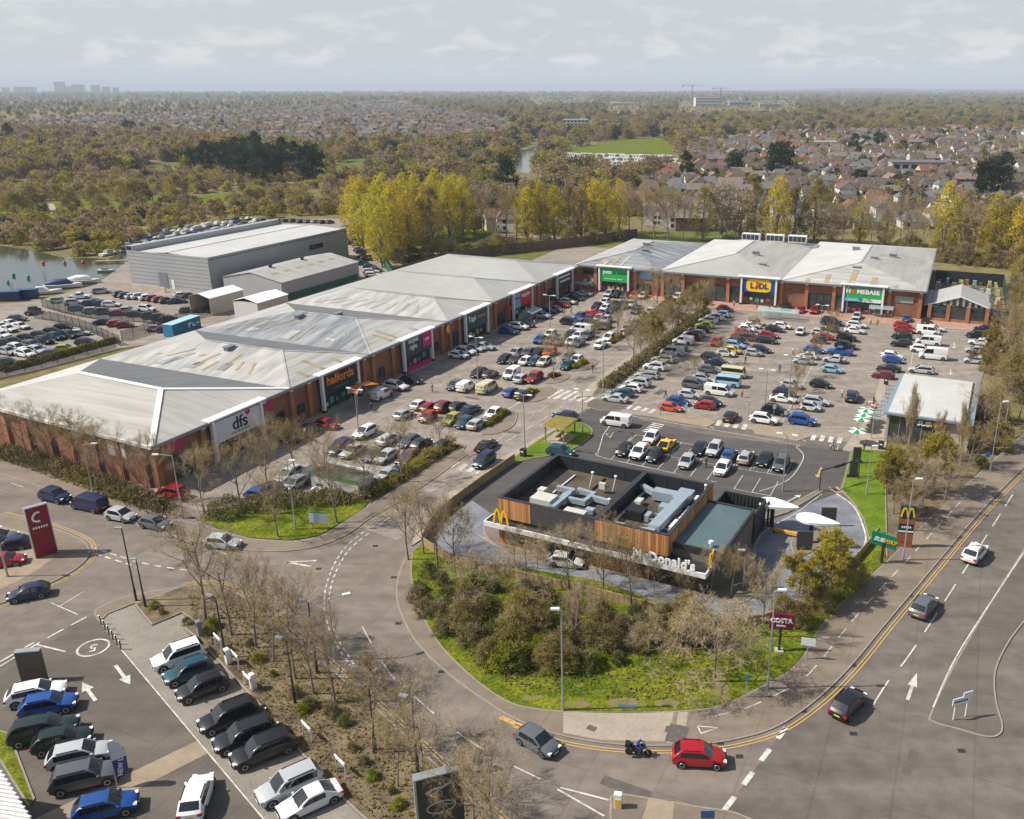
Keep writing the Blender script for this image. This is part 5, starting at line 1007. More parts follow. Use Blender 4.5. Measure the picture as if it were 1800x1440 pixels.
def plate_sign(w_, h_, z, c, post='lmetal'):
    def f(r):
        q = MB(); q.tube([(0, 0, 0), (0, 0, z+h_)], .05, 6); q.build('post', M[post], r); q = MB(); q.box(-w_/2, w_/2, -.09, -.05, z, z+h_); q.build('plate', flat('sign_%d_%d_%d' % tuple(int(x*99) for x in c), c), r)
    return f
totem('road_sign', 'small white name plate on post beside the footway', 1418, 1160, R(-15), plate_sign(1.3, .8, 1.6, (.7, .72, .72)))
totem('road_sign', 'blue roundel cycle sign by the planting bed on the right', 1732, 826, R(0), plate_sign(.7, .7, 2.0, (.05, .25, .55)))
totem('road_sign', 'small blue cycle sign on green post at the lawn corner', 1311, 1227, R(0), plate_sign(.35, .6, 1.9, (.08, .3, .4)))
totem('road_sign', 'blue arrow sign on island at bottom right', 1243, 1447, R(0), plate_sign(1.0, .7, .5, (.04, .12, .28)))
totem('road_sign', 'blue and white street name plate low on the lawn edge', 1103, 1246, R(0), plate_sign(1.6, .35, .2, (.35, .45, .6)))
for i, (u, v) in enumerate(((1316, 728), (1360, 735), (1380, 746), (1160, 730), (1205, 735))): 
    totem('sign_post', 'small white sign on a slim post, %s one along the car park entrance islands' % ordinal(i), u, v, R(0), plate_sign(.5, .7, 1.6, (.7, .72, .72)), 'sign')
kb = empty('keep_left_bollard', P(1086, 1420), R(-10)); tag(kb, 'white illuminated keep-left bollard with yellow panel on the bottom island', 'bollard')
q = MB(); q.prism([(-.28, -.2), (.28, -.2), (.28, .2), (-.28, .2)], 0, 1.35); q.build('body', M['wmetal'], kb); q = MB(); q.box(-.2, .2, -.23, -.2, .25, .95); q.build('panel', flat('amber_panel', (.75, .45, .02)), kb)

# ------------------------------------------------------------------ lamp posts
def lamp(u, v, h, heads, label, arm=1.2, m='lmetal', az=0.0, grp='street lamps'):
    r_ = empty('street_lamp', P(u, v), az); tag(r_, label, 'street lamp', grp)
    q = MB(); q.tube([(0, 0, 0), (0, 0, 1.4), (0, 0, 1.5), (0, 0, h)], [.13, .13, .09, .06], 8); q.build('pole', M[m], r_)
    for sgn in heads:
        q = MB(); q.tube([(0, 0, h-.05), (sgn*arm*.5, 0, h+.1), (sgn*arm, 0, h+.12)], .045, 6); q.build('arm', M[m], r_)
        q = MB(); q.box(sgn*arm-.36, sgn*arm+.36, -.16, .16, h+.06, h+.2); q.build('lantern', M['wmetal'] if m == 'lmetal' else M['lmetal'], r_)
lamp(989.3, 1250, 10, (-1,), 'tall single-arm street lamp at the lawn corner in the foreground', .5)
lamp(1349, 1212, 10, (1,), 'tall street lamp rising in front of the maroon coffee sign', .6)
lamp(1740, 829, 10.2, (1,), 'tall street lamp beside the planting bed near sandwich shop', .6)
lamp(1587, 986, 10, (1,), 'tall street lamp in front of the arches totem', .6)
lamp(240, 1057, 8.4, (-1,), 'slim dark street lamp at the corner of dealership bed', .3, 'dmetal')
lamp(256, 1068, 5.5, (-1,), 'shorter dark lamp with camera box on the dealership corner', .3, 'dmetal')
for i, (u, v, h) in enumerate(((397,1157,6.5),(519,1238,6.5),(558,1185,7.5),(660,1320,6.0),(735,1360,7.0),(812,1450,5.5))):
    lamp(u, v, h, (-1,), 'dark dealership lamp, %s from the top along the planting bed' % ordinal(i), .7, 'dmetal', R(-20), 'lamps along the dealership bed')
lamp(590, 1160, 6.5, (1,), 'silver curved street lamp beside the access junction', 1.6, 'lmetal', R(25)); lamp(322, 912, 8.5, (-1,), 'street lamp at end of the hedge by the furniture shop', 2.0); lamp(164, 868, 7, (1,), 'street lamp among trees before the furniture shop wall', 1.5)
for i, (u, v, h) in enumerate(((632,773,8),(840,668,8),(967,583,8),(1060,690,9))): lamp(u, v, h, (-1, 1), 'twin-arm car park lamp, %s along the terrace from the near end' % ordinal(i), 1.1, 'lmetal', A2, 'car park lamps by the terrace')
for i, (u, v, h) in enumerate(((923,797,9),(1440,600+3,8),(1386,706,8),(1344,722,7),(1487,555,8),(1024,762,7),(1376,864,8))): lamp(u, v, h, (-1, 1), 'twin-arm car park lamp in the main lots, %s in the series' % ordinal(i), 1.0, 'lmetal', A2, 'lamps of the main car park')
lamp(1523, 870, 6.8, (1,), 'pale green lamp post on the narrow lawn by menu boards', .4); lamp(1306, 1035, 4.5, (-1,), 'short lamp at the bend of the drive-through kerb', .4); lamp(520, 932, 9.0, (1,), 'tall street lamp on lawn by the notice board', .6); lamp(14, 1015, 6, (1,), 'white lamp post on the left paved corner', .4)
text('5', 1.7, M['white'], bpy.data.objects['speed_roundel'], P(164,1139).x, P(164,1139).y, .042, rx=0, rz=-160, ext=.0)
# small things: pergola, kiosk, sail, trolley shelters, hoops, chargers, bollards
pg = empty('pergola', P(985, 772), A1); tag(pg, 'timber smoking pergola with mossy roof on the lawn', 'pergola')
for a in (-2, 2):
    for b in (-1.5, 1.5): q = MB(); q.box(a-.09, a+.09, b-.09, b+.09, 0, 2.6); q.build('post', M['fence'], pg)
q = MB(); q.box(-2.4, 2.4, -1.9, 1.9, 2.6, 2.75); q.build('roof_frame', flat('pale_timber', (.50, .36, .18)), pg); q = MB(); q.box(-2.3, 2.3, -1.8, 1.8, 2.75, 2.84); q.build('moss_roof', mat('moss', (.16, .14, .02), .95, c2=(.24, .2, .03), scale=1), pg); q = MB(); q.box(-2.2, 2.2, -1.8, 1.8, .12, .2); q.build('deck', M['slabs'], pg); q = MB(); q.box(-1.2, 1.2, -.3, .3, .7, .78); q.box(-.1, .1, -.1, .1, .2, .7); q.build('table', M['fence'], pg)
ks = empty('kiosk', P(604, 862), A2-R(2)); tag(ks, 'white hand car-wash kiosk with green fascia behind the bare hedge', 'kiosk')
q = MB(); q.box(-3.9, 3.9, -1.6, 1.6, 0, 2.6); q.build('wall', mat('peeling_white_wall', (.42, .40, .36), .8, c2=(.56, .54, .50), scale=1.2), ks); q = MB(); q.box(-4, 4, -1.7, -1.6, 2.3, 2.8); q.build('fascia', flat('fascia_green', (.10, .2, .08)), ks); q = MB(); q.box(-3.8, 3.8, -1.55, 1.5, 2.6, 2.66); q.build('roof', mat('mossy_felt', (.09, .085, .065), .9, var=.3, scale=1), ks); q = MB(); q.box(-4, 4, 1.5, 1.75, 2.5, 2.9); q.build('rear_trim', M['wmetal'], ks)
sl_ = empty('sail_canopy', P(634, 712), A1); tag(sl_, 'orange tensioned sail canopy outside the car parts shop', 'canopy')
q = MB(); q.poly([(-3, -1.9, 3.0), (0, -.3, 3.4), (-.3, 1.8, 3.1), (-2.8, .2, 3.6)]); q.poly([(0, -.3, 3.4), (3, -1.7, 3.0), (2.6, .3, 3.5), (-.3, 1.8, 3.1)]); q.build('sail', flat('sail_orange', (.50, .17, .035)), sl_)
for a, b in ((-2.9, -1.8), (2.9, -1.6), (-.2, 1.7)): q = MB(); q.tube([(a, b, 0), (a, b, 3.2)], .06, 6); q.build('mast', M['lmetal'], sl_)
def trolley(u, v, w_, lb, rz):
    r_ = empty('trolley_shelter', P(u, v), rz); tag(r_, lb, 'shelter', 'trolley shelters')
    for a in (-w_/2, 0, w_/2):
        for b in (-1.6, 1.6): q = MB(); q.tube([(a, b, 0), (a, b, 2.2)], .05, 6); q.build('post', M['lmetal'], r_)
    q = MB(); n = 6
    for i in range(n):
        y0, y1 = -2+4*i/n, -2+4*(i+1)/n; q.quad((-w_/2-.2, y0, 2.2+.5*(1-(y0/2)**2)), (w_/2+.2, y0, 2.2+.5*(1-(y0/2)**2)), (w_/2+.2, y1, 2.2+.5*(1-(y1/2)**2)), (-w_/2-.2, y1, 2.2+.5*(1-(y1/2)**2)))
    q.build('canopy', M['canopy'], r_); q = MB(); q.box(-w_/2, w_/2, 1.58, 1.62, .3, 1.9); q.build('back_pane', M['canopy'], r_)
    for j in range(4): q = MB(); [q.bar((-w_/2+.6+j*1.1, y, .95), (-w_/2+1.4+j*1.1, y, .95), .03, .03) for y in (-.5, .5)]; q.box(-w_/2+.6+j*1.1, -w_/2+1.5+j*1.1, -.35, .35, .5, .56); q.build('trolley', M['lmetal'], r_)
trolley(1368, 562, 9, 'large glass trolley shelter in front of the supermarket', AB); trolley(1548, 557, 5, 'small trolley shelter in front of the homeware store', AB); trolley(1026, 512, 4, 'trolley shelter beside the pet shop corner', AB); trolley(932, 563, 5, 'trolley bay shaded by the bargains sign', A1)
for i, (u, v) in enumerate(((385,1142),(430,1190),(437,1212),(541,1300),(600,1362),(415,1172),(447,1225))):
    if i in (0, 3, 4, 2, 5):
        r_ = empty('display_hoop', P(u, v), R(-45)); tag(r_, 'white steel display hoop, %s down the dealership bed' % ordinal(i), 'hoop', 'display hoops beside the parking bays')
        q = MB(); q.tube([(-.7, 0, 0), (-.7, 0, 1.5), (.7, 0, 1.5), (.7, 0, 0)], .07, 6); q.build('frame', M['wmetal'], r_); q = MB(); q.box(-.6, .6, -.02, .02, 1.2, 1.45); q.build('plate', M['wmetal'], r_)
for i, (u, v) in enumerate(((402, 1168), (446, 1213), (352, 1118))):
    r_ = empty('charge_point', P(u, v), R(-45)); tag(r_, ['silver charge point beside the black estate bay', 'silver charge point between two parked rows of bays', 'grey charge cabinet at the top of parking bays'][i], 'charge point', 'charge points in the bays')
    q = MB(); q.box(-.25, .25, -.2, .2, 0, 1.7); q.build('cabinet', M['wmetal'] if i < 2 else M['gutter'], r_); q = MB(); q.box(-.18, .18, -.23, -.2, 1.1, 1.5); q.build('screen', M['glass'], r_)
for i in range(9):
    t = i/5; p_ = P(178+(213-178)*t, 1098+(1142-1098)*t)
    if i > 5: p_ = P(470+(i-6)*22, 1262+(i-6)*26)
    r_ = empty('bollard', p_); tag(r_, 'slim dark bollard, %s along the edge of the dealership bays' % ordinal(i), 'bollard', 'bollards edging the dealership bays')
    q = MB(); q.tube([(0, 0, 0), (0, 0, 1.0)], .06, 8); q.build('post', M['dmetal'], r_); q = MB(); q.lathe((0, 0, 1.0), [(.08, 0), (.08, .06), (.02, .1)], 8); q.build('cap', M['lmetal'], r_)
dl_ = empty('dealership_building', P(-40, 1400), R(20)); tag(dl_, 'white ribbed dealership roof at the bottom left corner', 'building')
q = MB(); pp = px([(-140,1330),(0,1352),(58,1445),(90,1560),(-140,1560)], 3.6); q.prism([(a.x, a.y) for a in pp], 0, 3.5); o_ = q.build('wall', M['grey_clad'], None); o_.parent = dl_; o_.matrix_parent_inverse = Matrix.LocRotScale(dl_.location, dl_.rotation_euler, None).inverted()
q = MB(); q.prism([(a.x, a.y) for a in pp], 3.5, 3.65); o_ = q.build('roof', M['rb'], None); o_.parent = dl_; o_.matrix_parent_inverse = Matrix.LocRotScale(dl_.location, dl_.rotation_euler, None).inverted()
dv = (pp[2]-pp[1]).normalized()
for j in range(14):
    a = pp[1]+dv*(j*.62); b = pp[0]+dv*(j*.62); q = MB(); q.bar((a.x, a.y, 3.72), (b.x, b.y, 3.72), .16, .14); o_ = q.build('roof_rib', M['wmetal'], None); o_.parent = dl_; o_.matrix_parent_inverse = Matrix.LocRotScale(dl_.location, dl_.rotation_euler, None).inverted()
# yard fences
for i, (pts, lb) in enumerate(((([(212,608),(150,580),(100,566),(60,560)]), 'dark mesh yard fence behind the row of dark parked cars'), ([(215,600),(330,563),(440,535),(560,505)], 'dark mesh fence between yard and terrace roofs'), ([(-20,668),(60,650),(130,632),(205,612)], 'dark mesh fence behind the furniture shop roof'), ([(75,540),(115,552),(170,562),(235,566),(290,572)], 'wire fence between the upper and lower yard'))):
    fence_run('mesh_fence', lb, [Vector(p) for p in px(pts)], 2.2, M['mesh'], M['dmetal'], 3.0)
# ------------------------------------------------------------------ vehicles
KIND = {  # L, W, H, x of screen base, roof front, roof rear, rear base as fractions of half length, belt z, bonnet z
 'hatch': (4.1, 1.79, 1.46, (.50, .12, -.66, -.97), .90, .80), 'city': (3.6, 1.66, 1.50, (.60, .20, -.72, -.97), .91, .84), 'saloon': (4.65, 1.84, 1.43, (.44, .10, -.42, -.80), .91, .80),
 'estate': (4.6, 1.82, 1.47, (.46, .12, -.78, -.97), .91, .80), 'suv': (4.45, 1.86, 1.64, (.50, .16, -.70, -.965), 1.02, .93), 'bigsuv': (4.85, 1.98, 1.78, (.50, .20, -.78, -.97), 1.06, 1.0),
 'mpv': (4.5, 1.84, 1.64, (.66, .20, -.82, -.97), .98, .86), 'coupe': (4.45, 1.86, 1.32, (.40, .04, -.34, -.86), .86, .76), 'van': (5.0, 1.92, 1.96, (.74, .46, -.96, -.99), 1.10, 1.0), 'smallvan': (4.4, 1.82, 1.82, (.62, .28, -.95, -.985), 1.06, .95),
 'bigvan': (5.5, 2.0, 2.4, (.76, .50, -.97, -.99), 1.18, 1.08), 'camper': (4.7, 1.86, 2.0, (.86, .72, -.94, -.985), 1.12, 1.05), 'pickup': (5.2, 1.9, 1.78, (.40, .18, -.20, -.26), 1.03, .98)}
KNAME = {'hatch': 'hatchback', 'city': 'city car', 'saloon': 'saloon', 'estate': 'estate car', 'suv': 'crossover car', 'bigsuv': 'large off-roader', 'mpv': 'people carrier', 'coupe': 'coupe', 'van': 'van', 'smallvan': 'small van', 'bigvan': 'long van', 'camper': 'camper van', 'pickup': 'pickup truck'}
KIT = {}
def panel(m, a, b, c, d, u0, u1, v0, v1, off=.012, mi=0, u0t=None, u1t=None):
    a, b, c, d = map(Vector, (a, b, c, d)); n = (b-a).cross(d-a).normalized()
    f = lambda u, v: a.lerp(b, u).lerp(d.lerp(c, u), v)+n*off
    m.quad(f(u0, v0), f(u1, v0), f(u1t if u1t is not None else u1, v1), f(u0t if u0t is not None else u0, v1), mi)
def kit(kind):
    if kind in KIT: return KIT[kind]
    L, W, H, (s0, s1, s2, s3), zb, zh = KIND[kind]; h = L/2; w = W/2; van = kind in ('van', 'smallvan', 'bigvan', 'camper')
    g = .20 if kind not in ('suv', 'bigsuv', 'pickup') else .27
    st = [(-h, .80, g+.2, zb-.22), (-h+.08, .92, g+.08, zb-.06), (-h+.45, .985, g, zb), (0, 1, g, zb), (h*s0-.05, 1, g, zb-.02), (h*s0+.25 if h*s0+.25 < h-.5 else h-.5, .99, g, zh+.03), (h-.42, .955, g+.02, zh-.06), (h-.1, .85, g+.1, zh-.2), (h, .70, g+.2, zh-.34)]
    m = MB(); rings = []
    for (x, ws, z0, zt) in st:
        ww = w*ws; cr = .05 if x > h*s0-.1 or (s3 > -.9 and x < h*s3) else 0.0
        half = [(ww*.86, z0), (ww*.985, z0+.09), (ww, z0+.32), (ww*.985, zt-.16), (ww*.945, zt-.04), (ww*.5, zt+cr)]
        ring = [(x, y, z) for y, z in half]+[(x, -y, z) for y, z in reversed(half)]; rings.append(len(m.v)); m.v += ring
    n = 12
    for k in range(len(st)-1):
        for j in range(n):
            m.f.append((rings[k]+j, rings[k+1]+j, rings[k+1]+(j+1) % n, rings[k]+(j+1) % n)); m.m.append(1 if j in (0, 10, 11) else 0)
    m.f.append(tuple(rings[0]+j for j in range(n))); m.m.append(0); m.f.append(tuple(rings[-1]+j for j in reversed(range(n)))); m.m.append(0)
    # cabin: one curved shell, its panes cut out as separate meshes
    xf0, xf1, xr1, xr0 = h*s0, h*s1, h*s2, h*s3; bw = w*.925; zl = zb-.04; twf = .88 if van else .80 if kind in ('bigsuv', 'suv', 'mpv', 'pickup') else .76
    WS, RW, SL, SR = MB(), MB(), MB(), MB()
    xB = xf1+(xr1-xf1)*(.36 if kind != 'coupe' else .6); xC = xf1+(xr1-xf1)*.78
    if kind in ('saloon',): xC = xf1+(xr1-xf1)*.94
    two = kind in ('coupe', 'pickup', 'smallvan', 'bigvan')
    xq = xf0+(xf1-xf0)*.42; gm = {'van': 1}.get(kind, 0)
    full = not van or kind == 'camper'
    # stations: x, height fraction of the roof, windscreen / side / rear pane in the span that starts here
    S = [(xf0, 0.0, 1, 0, 0), (xq, .46, 1, 1, 0), (xf1, .95, 0, 1, 0), (xB+.05, 1.0, 0, 0, 0), (xB-.06, 1.0, 0, 1 if full or kind == 'van' else 0, 0)]
    if not two and full: S += [(xC+.05, .99, 0, 0, 0), (xC-.05, .985, 0, 1 if kind in ('estate', 'suv', 'bigsuv', 'mpv', 'camper', 'hatch') else 0, 0)]
    if kind == 'van': S += [(xB-.9, 1.0, 0, 0, 0)]
    xs = xr1+(xr0-xr1)*(.72 if kind not in ('saloon', 'coupe') else .95)
    S += [(xr1, .95 if not van else .98, 0, 0, 1), (xs, .30 if kind not in ('saloon', 'coupe') else .06, 0, 0, 0), (xr0, 0.0, 0, 0, 0)]
    if van and kind != 'camper': S[-3] = (xr1, .98, 0, 0, 0)
    rr = []
    for k_, (x, fz, *_r) in enumerate(S):
        zr = zl+(H-zl)*fz; tw = w*(twf*fz+.90*(1-fz)); bx = .10*(1-fz)*(1 if k_ < 2 else -1 if k_ > len(S)-3 else 0); L_ = lambda a_, b_, t_: a_+(b_-a_)*t_
        half = [(bw, zl, 0), (L_(bw, tw, .10)+.01, L_(zl, zr-.05*fz, .12), 0), (L_(bw, tw, .80)+.012, L_(zl, zr-.05*fz, .86), 0), (tw, zr-.045*fz, 0), (tw*.88, zr-.012*fz, bx*.35), (tw*.45, zr+.0, bx*.85), (0, zr+.008, bx)]
        rr.append([(x+q_, y_, z_) for y_, z_, q_ in half])
    def face(M_, k_, j_, sg, mi=0):
        a_, b_, c_, d_ = rr[k_][j_], rr[k_][j_+1], rr[k_+1][j_+1], rr[k_+1][j_]; f_ = [(p_[0], sg*p_[1], p_[2]) for p_ in ((a_, b_, c_, d_) if sg > 0 else (d_, c_, b_, a_))]; M_.quad(*f_, mi)
    for k_ in range(len(S)-1):
        _, _, fw, fs, frr_ = S[k_]
        for j_ in range(6):
            for sg in (1, -1):
                if j_ == 1 and fs: face(SL if sg > 0 else SR, k_, j_, sg)
                elif j_ == 1 and full and 2 < k_ < len(S)-3: face(m, k_, j_, sg, 1)
                elif j_ >= 4 and fw: face(WS, k_, j_, sg)
                elif j_ >= 4 and frr_: face(RW, k_, j_, sg)
                else: face(m, k_, j_, sg)
    for k_, sg in ((0, 1), (0, -1)):
        pass
    tw = w*twf; mw = None
    # wheel arches and door mirrors
    xw = h-.82 if kind != 'city' else h-.65; xb = -h+.82 if kind not in ('camper',) else -h+1.0; wr = .345 if kind in ('hatch', 'city', 'saloon', 'estate', 'coupe', 'mpv') else .385
    if kind == 'camper': xw = h-.75
    for sx in (xw, xb):
        for sy in (-1, 1):
            pts = [(sx+(wr+.07)*math.cos(t), sy*(w*.995+.012), wr+(wr+.07)*math.sin(t)) for t in [math.pi*q/8-.12*(1 if q == 0 else -1 if q == 8 else 0) for q in range(9)]]
            m.poly(pts if sy < 0 else list(reversed(pts)), 1)
    for sy in (-1, 1): m.box(xf0-.22, xf0-.06, sy*(w+.02)-.08, sy*(w+.02)+.08, zb+.0, zb+.13, 0)
    if kind in ('suv', 'bigsuv', 'estate', 'mpv'):
        for sy in (-1, 1): m.bar((xf1-.25, sy*tw*.93, H-.01), (xr1+.2, sy*tw*.93, H-.01), .05, .07, 1)
    m.box(h-.06, h+.012, -w*.45, w*.45, g+.16, g+.34, 1)
    if kind == 'pickup': m.box(-h+.15, xr0-.1, -w*.8, w*.8, zb+.005, zb+.03, 1)
    K = {'wx': (xw, xb), 'wr': wr, 'w': w, 'H': H}
    body = m
    def one(fn): q = MB(); fn(q); return q
    K['windscreen'], K['rear_window'], K['side_window_l'], K['side_window_r'] = WS, RW, SL, SR
    if van and kind != 'camper':
        for y0 in (-w*.62, w*.08): K['rear_window'].quad((xr0-.012, y0, zb+.2), (xr0-.012, y0, H-.35), (xr0-.012, y0+w*.54, H-.35), (xr0-.012, y0+w*.54, zb+.2))
    zl2 = zh-.23; ww = w*.86
    def hl(sy):
        def f(q): q.box(h-.30, h-.035, sy*ww*.80-.20 if sy > 0 else -ww*.80-.13, sy*ww*.80+.13 if sy > 0 else -ww*.80+.20, zl2-.02, zl2+.11)
        return f
    K['headlight'] = [one(hl(1)), one(hl(-1))]
    zt2 = zb-.2
    K['tail_light'] = [one(lambda q: q.box(-h-.012, -h+.2, w*.62, w*.93, zt2-.08, zt2+.1)), one(lambda q: q.box(-h-.012, -h+.2, -w*.93, -w*.62, zt2-.08, zt2+.1))]
    K['number_plate'] = [one(lambda q: q.box(-h-.02, -h+.05, -.26, .26, g+.35, g+.47)), one(lambda q: q.box(h-.01, h+.03, -.26, .26, g+.2, g+.31))]
    q = MB(); nn = 14; wd = .2
    for (r0, y0, mi) in ((wr, 0, 0),):
        q.lathe((0, 0, 0), [(wr*.55, -wd/2), (wr, -wd/2+.03), (wr, wd/2-.03), (wr*.62, wd/2)], nn, 0)
    rim = MB(); rim.lathe((0, 0, 0), [(wr*.66, wd/2-.02), (wr*.62, wd/2+.012), (wr*.2, wd/2-.01)], nn, 0)
    K['tyre'] = q; K['rimm'] = rim; K['bodym'] = body
    # finished meshes
    nm = kind
    Z = {'body': body.mesh('car_body', [M['paint'], M['black']], 38, True)}
    for s in ('windscreen', 'rear_window', 'side_window_l', 'side_window_r'): Z[s] = K[s].mesh('car_'+s, M['cglass'], 60, True)
    Z['headlight'] = [x.mesh('headlight', M['hlight']) for x in K['headlight']]; Z['tail_light'] = [x.mesh('tail_light', M['tlight']) for x in K['tail_light']]
    Z['number_plate'] = [K['number_plate'][0].mesh('plate', M['plate_y']), K['number_plate'][1].mesh('plate', M['plate_w'])]
    Z['tyre'] = q.mesh('tyre', M['tyre'], 40); Z['rim'] = rim.mesh('rim', M['rim'], 40)
    # joined versions for cars farther off
    def join(parts):
        o = MB()
        for mb_, mi, T in parts:
            i = len(o.v); o.v += [tuple(T @ Vector(v)) for v in mb_.v]; o.f += [tuple(i+j for j in f) for f in mb_.f]; o.m += [(mi[x] if isinstance(mi, (list, tuple)) else mi) for x in mb_.m]
        return o
    I = Matrix.Identity(4); gl = [(K[s], 0, I) for s in ('windscreen', 'rear_window', 'side_window_l', 'side_window_r')]
    Z['glazing'] = join(gl).mesh('glazing', M['cglass'], 60, True)
    lights = [(x, 3, I) for x in K['headlight']]+[(x, 4, I) for x in K['tail_light']]
    wh_ = []; wc = []
    for sx in (xw, xb):
        for sy in (1, -1):
            T = Matrix.Translation((sx, sy*(w-.08), wr)) @ Matrix.Rotation(-sy*math.pi/2, 4, 'X'); wh_.append(T); wc.append((q, 5, T)); wc.append((rim, 6, T))
    Z['whT'] = wh_
    Z['body_lit'] = join([(body, (0, 1), I)]+lights+[(K['number_plate'][0], 7, I)]).mesh('car_body', [M['paint'], M['black'], M['cglass'], M['hlight'], M['tlight'], M['tyre'], M['rim'], M['plate_y']], 38, True)
    Z['wheelm'] = join([(q, 0, I), (rim, 1, I)]).mesh('wheel', [M['tyre'], M['rim']], 40)
    Z['whole'] = join([(body, (0, 1), I)]+[(x, 2, I) for x, _, _ in gl]+lights+wc+[(K['number_plate'][0], 7, I)]).mesh('car', [M['paint'], M['black'], M['cglass'], M['hlight'], M['tlight'], M['tyre'], M['rim'], M['plate_y']], 38, True)
    KIT[kind] = Z; return Z
COL = {'white': (.74, .74, .73), 'silver': (.40, .42, .43), 'grey': (.10, .11, .12), 'black': (.012, .013, .015), 'blue': (.012, .07, .28), 'navy': (.012, .02, .065), 'red': (.34, .008, .014), 'maroon': (.17, .008, .018), 'teal': (.012, .075, .10), 'green': (.010, .022, .020), 'lime': (.36, .37, .02), 'yellow': (.80, .50, .008), 'orange': (.55, .07, .012), 'cream': (.62, .57, .38), 'beige': (.36, .31, .23), 'brown': (.11, .065, .04), 'pale blue': (.26, .44, .58), 'purple': (.05, .02, .05), 'pale green': (.38, .46, .36)}
HD_ = {'U': A1, 'D': A1+math.pi, 'R': A2, 'L': A2+math.pi}
jr = random.Random(3)
def car(u, v, colour, kind, hd, label, group, lod=None, zref=.62, roof=None):
    p = P(u, v, zref); p.z = 0; ang = HD_[hd] if isinstance(hd, str) else R(hd); ang += jr.uniform(-.03, .03)
    Z = kit(kind); c = COL[colour]; f = jr.uniform(.85, 1.15); c = tuple(min(.85, x*f) for x in c); dist = p.length
    if dist > 100 and u > 0: p.z = .01
    if lod is None: lod = 0 if dist < 165 else 1 if dist < 205 else 2
    vsc = (jr.uniform(.95, 1.05), jr.uniform(.97, 1.03), jr.uniform(.95, 1.05))
    van = kind in ('van', 'smallvan', 'bigvan', 'camper'); nm = 'parked_van' if van else 'parked_car'; cat = 'van' if van else 'car'
    if lod == 2:
        o = put(nm, Z['whole'], None, p, ang, c, vsc); tag(o, label, cat, group); return o
    r_ = empty(nm, p, ang); r_.scale = vsc; tag(r_, label, cat, group)
    if lod == 1:
        put('body', Z['body_lit'], r_, color=c); put('glazing', Z['glazing'], r_)
        for T in Z['whT']: o = put('wheel', Z['wheelm'], r_); o.matrix_local = T
    else:
        b = put('body', Z['body'], r_, color=c)
        for s in ('windscreen', 'rear_window'): put(s, Z[s], r_)
        put('side_window', Z['side_window_l'], r_); put('side_window', Z['side_window_r'], r_)
        for s in ('headlight', 'tail_light', 'number_plate'):
            for x in Z[s]: put(s, x, r_)
        for T in Z['whT']:
            o = put('wheel', Z['tyre'], r_); o.matrix_local = T; put('rim', Z['rim'], o)
    return r_
def row(phrase, group, data, zref=.62, lod=None):
    for i, s in enumerate(data.split(';')):
        s = s.strip()
        if not s: continue
        t = s.split(); u, v = float(t[0]), float(t[1]); hd = t[-1]; kind = t[-2]; colour = ' '.join(t[2:-2])
        try: hd = float(hd)
        except ValueError: pass
        car(u, v, colour, kind, hd, '%s %s, %s %s' % (colour, KNAME[kind], ordinal(i), phrase), group, lod, zref)
def solo(u, v, colour, kind, hd, label, zref=.62, group=None, lod=None): return car(u, v, colour, kind, hd, label, group, lod, zref)
row('from near end of main car park row beside the hedge', 'cars in the hedge row', '1082 700 silver saloon L;1094 690 teal hatch L;1109 682 white hatch L;1122 673 silver suv L;1138 659 silver estate L;1151 645 white suv L;1166 631 beige estate L;1182 619 silver van L;1191 611 black hatch L;1201 600 white smallvan L;1214 592 maroon mpv L;1221 586 silver estate L;1229 579 black estate L;1239 572 lime hatch L;1245 564 white suv L;1256 558 white suv L;1267 553 pale blue suv L')
row('from near end of second main car park row', 'cars in the second main row', '1179 716 orange hatch R;1192 705 blue hatch R;1212 693 silver hatch R;1221 676 grey mpv R;1237 664 silver hatch R;1247 649 grey hatch R;1260 636 navy saloon R;1250 627 black hatch R;1276 621 white hatch R;1287 616 yellow city R;1292 607 pale blue suv R;1296 599 navy hatch R;1302 591 red hatch R;1307 585 red city R;1313 578 white hatch R;1320 572 white saloon R;1328 567 beige hatch R')
row('from near end of third main car park row', 'cars in the third main row', '1238 712 red city L;1249 706 black hatch R;1264 688 white van R;1278 673 pale blue camper L;1290 657 cream camper R;1325 620 silver city R;1337 614 navy hatch R;1318 594 brown mpv R;1348 598 black estate R;1351 589 red hatch R;1362 578 black hatch R;1375 573 white hatch R')
row('from near end of fourth main car park row', 'cars in the fourth main row', '1343 737 white suv R;1362 722 black suv R;1376 700 white coupe R;1379 690 navy hatch R;1391 676 silver hatch R;1412 634 silver hatch L;1419 625 white hatch L;1431 615 blue hatch R;1439 598 black city L;1450 592 red saloon R;1441 584 pale green hatch R')
row('from near end of fifth main car park row', 'cars in the fifth main row', '1410 739 blue suv R;1425 715 white city R;1435 705 silver estate R;1443 675 black hatch R;1463 649 pale blue hatch R;1467 631 silver saloon L;1476 618 blue pickup L;1487 608 green suv R;1489 594 black suv R;1502 581 white saloon R;1506 571 white estate R;1462 567 green bigsuv R;1458 578 black hatch L')
row('from near end of sixth main car park row', 'cars in the sixth main row', '1552 659 maroon hatch L;1562 647 green saloon L;1570 632 blue hatch R;1568 625 white hatch R;1584 604 black suv L;1585 591 green suv L;1590 580 red suv R;1588 572 red hatch R')
row('from near end of seventh main car park row', 'cars in the seventh main row', '1619 650 silver estate L;1640 626 white bigvan L;1620 614 white suv R;1632 601 white van L;1631 583 white van R;1641 577 white saloon R')
row('from near end under the trees right of main car park', 'cars under the right-hand trees', '1712 633 silver hatch L;1715 615 silver hatch L;1722 601 white saloon L;1748 598 white suv L;1716 589 black suv L;1731 578 navy saloon L')
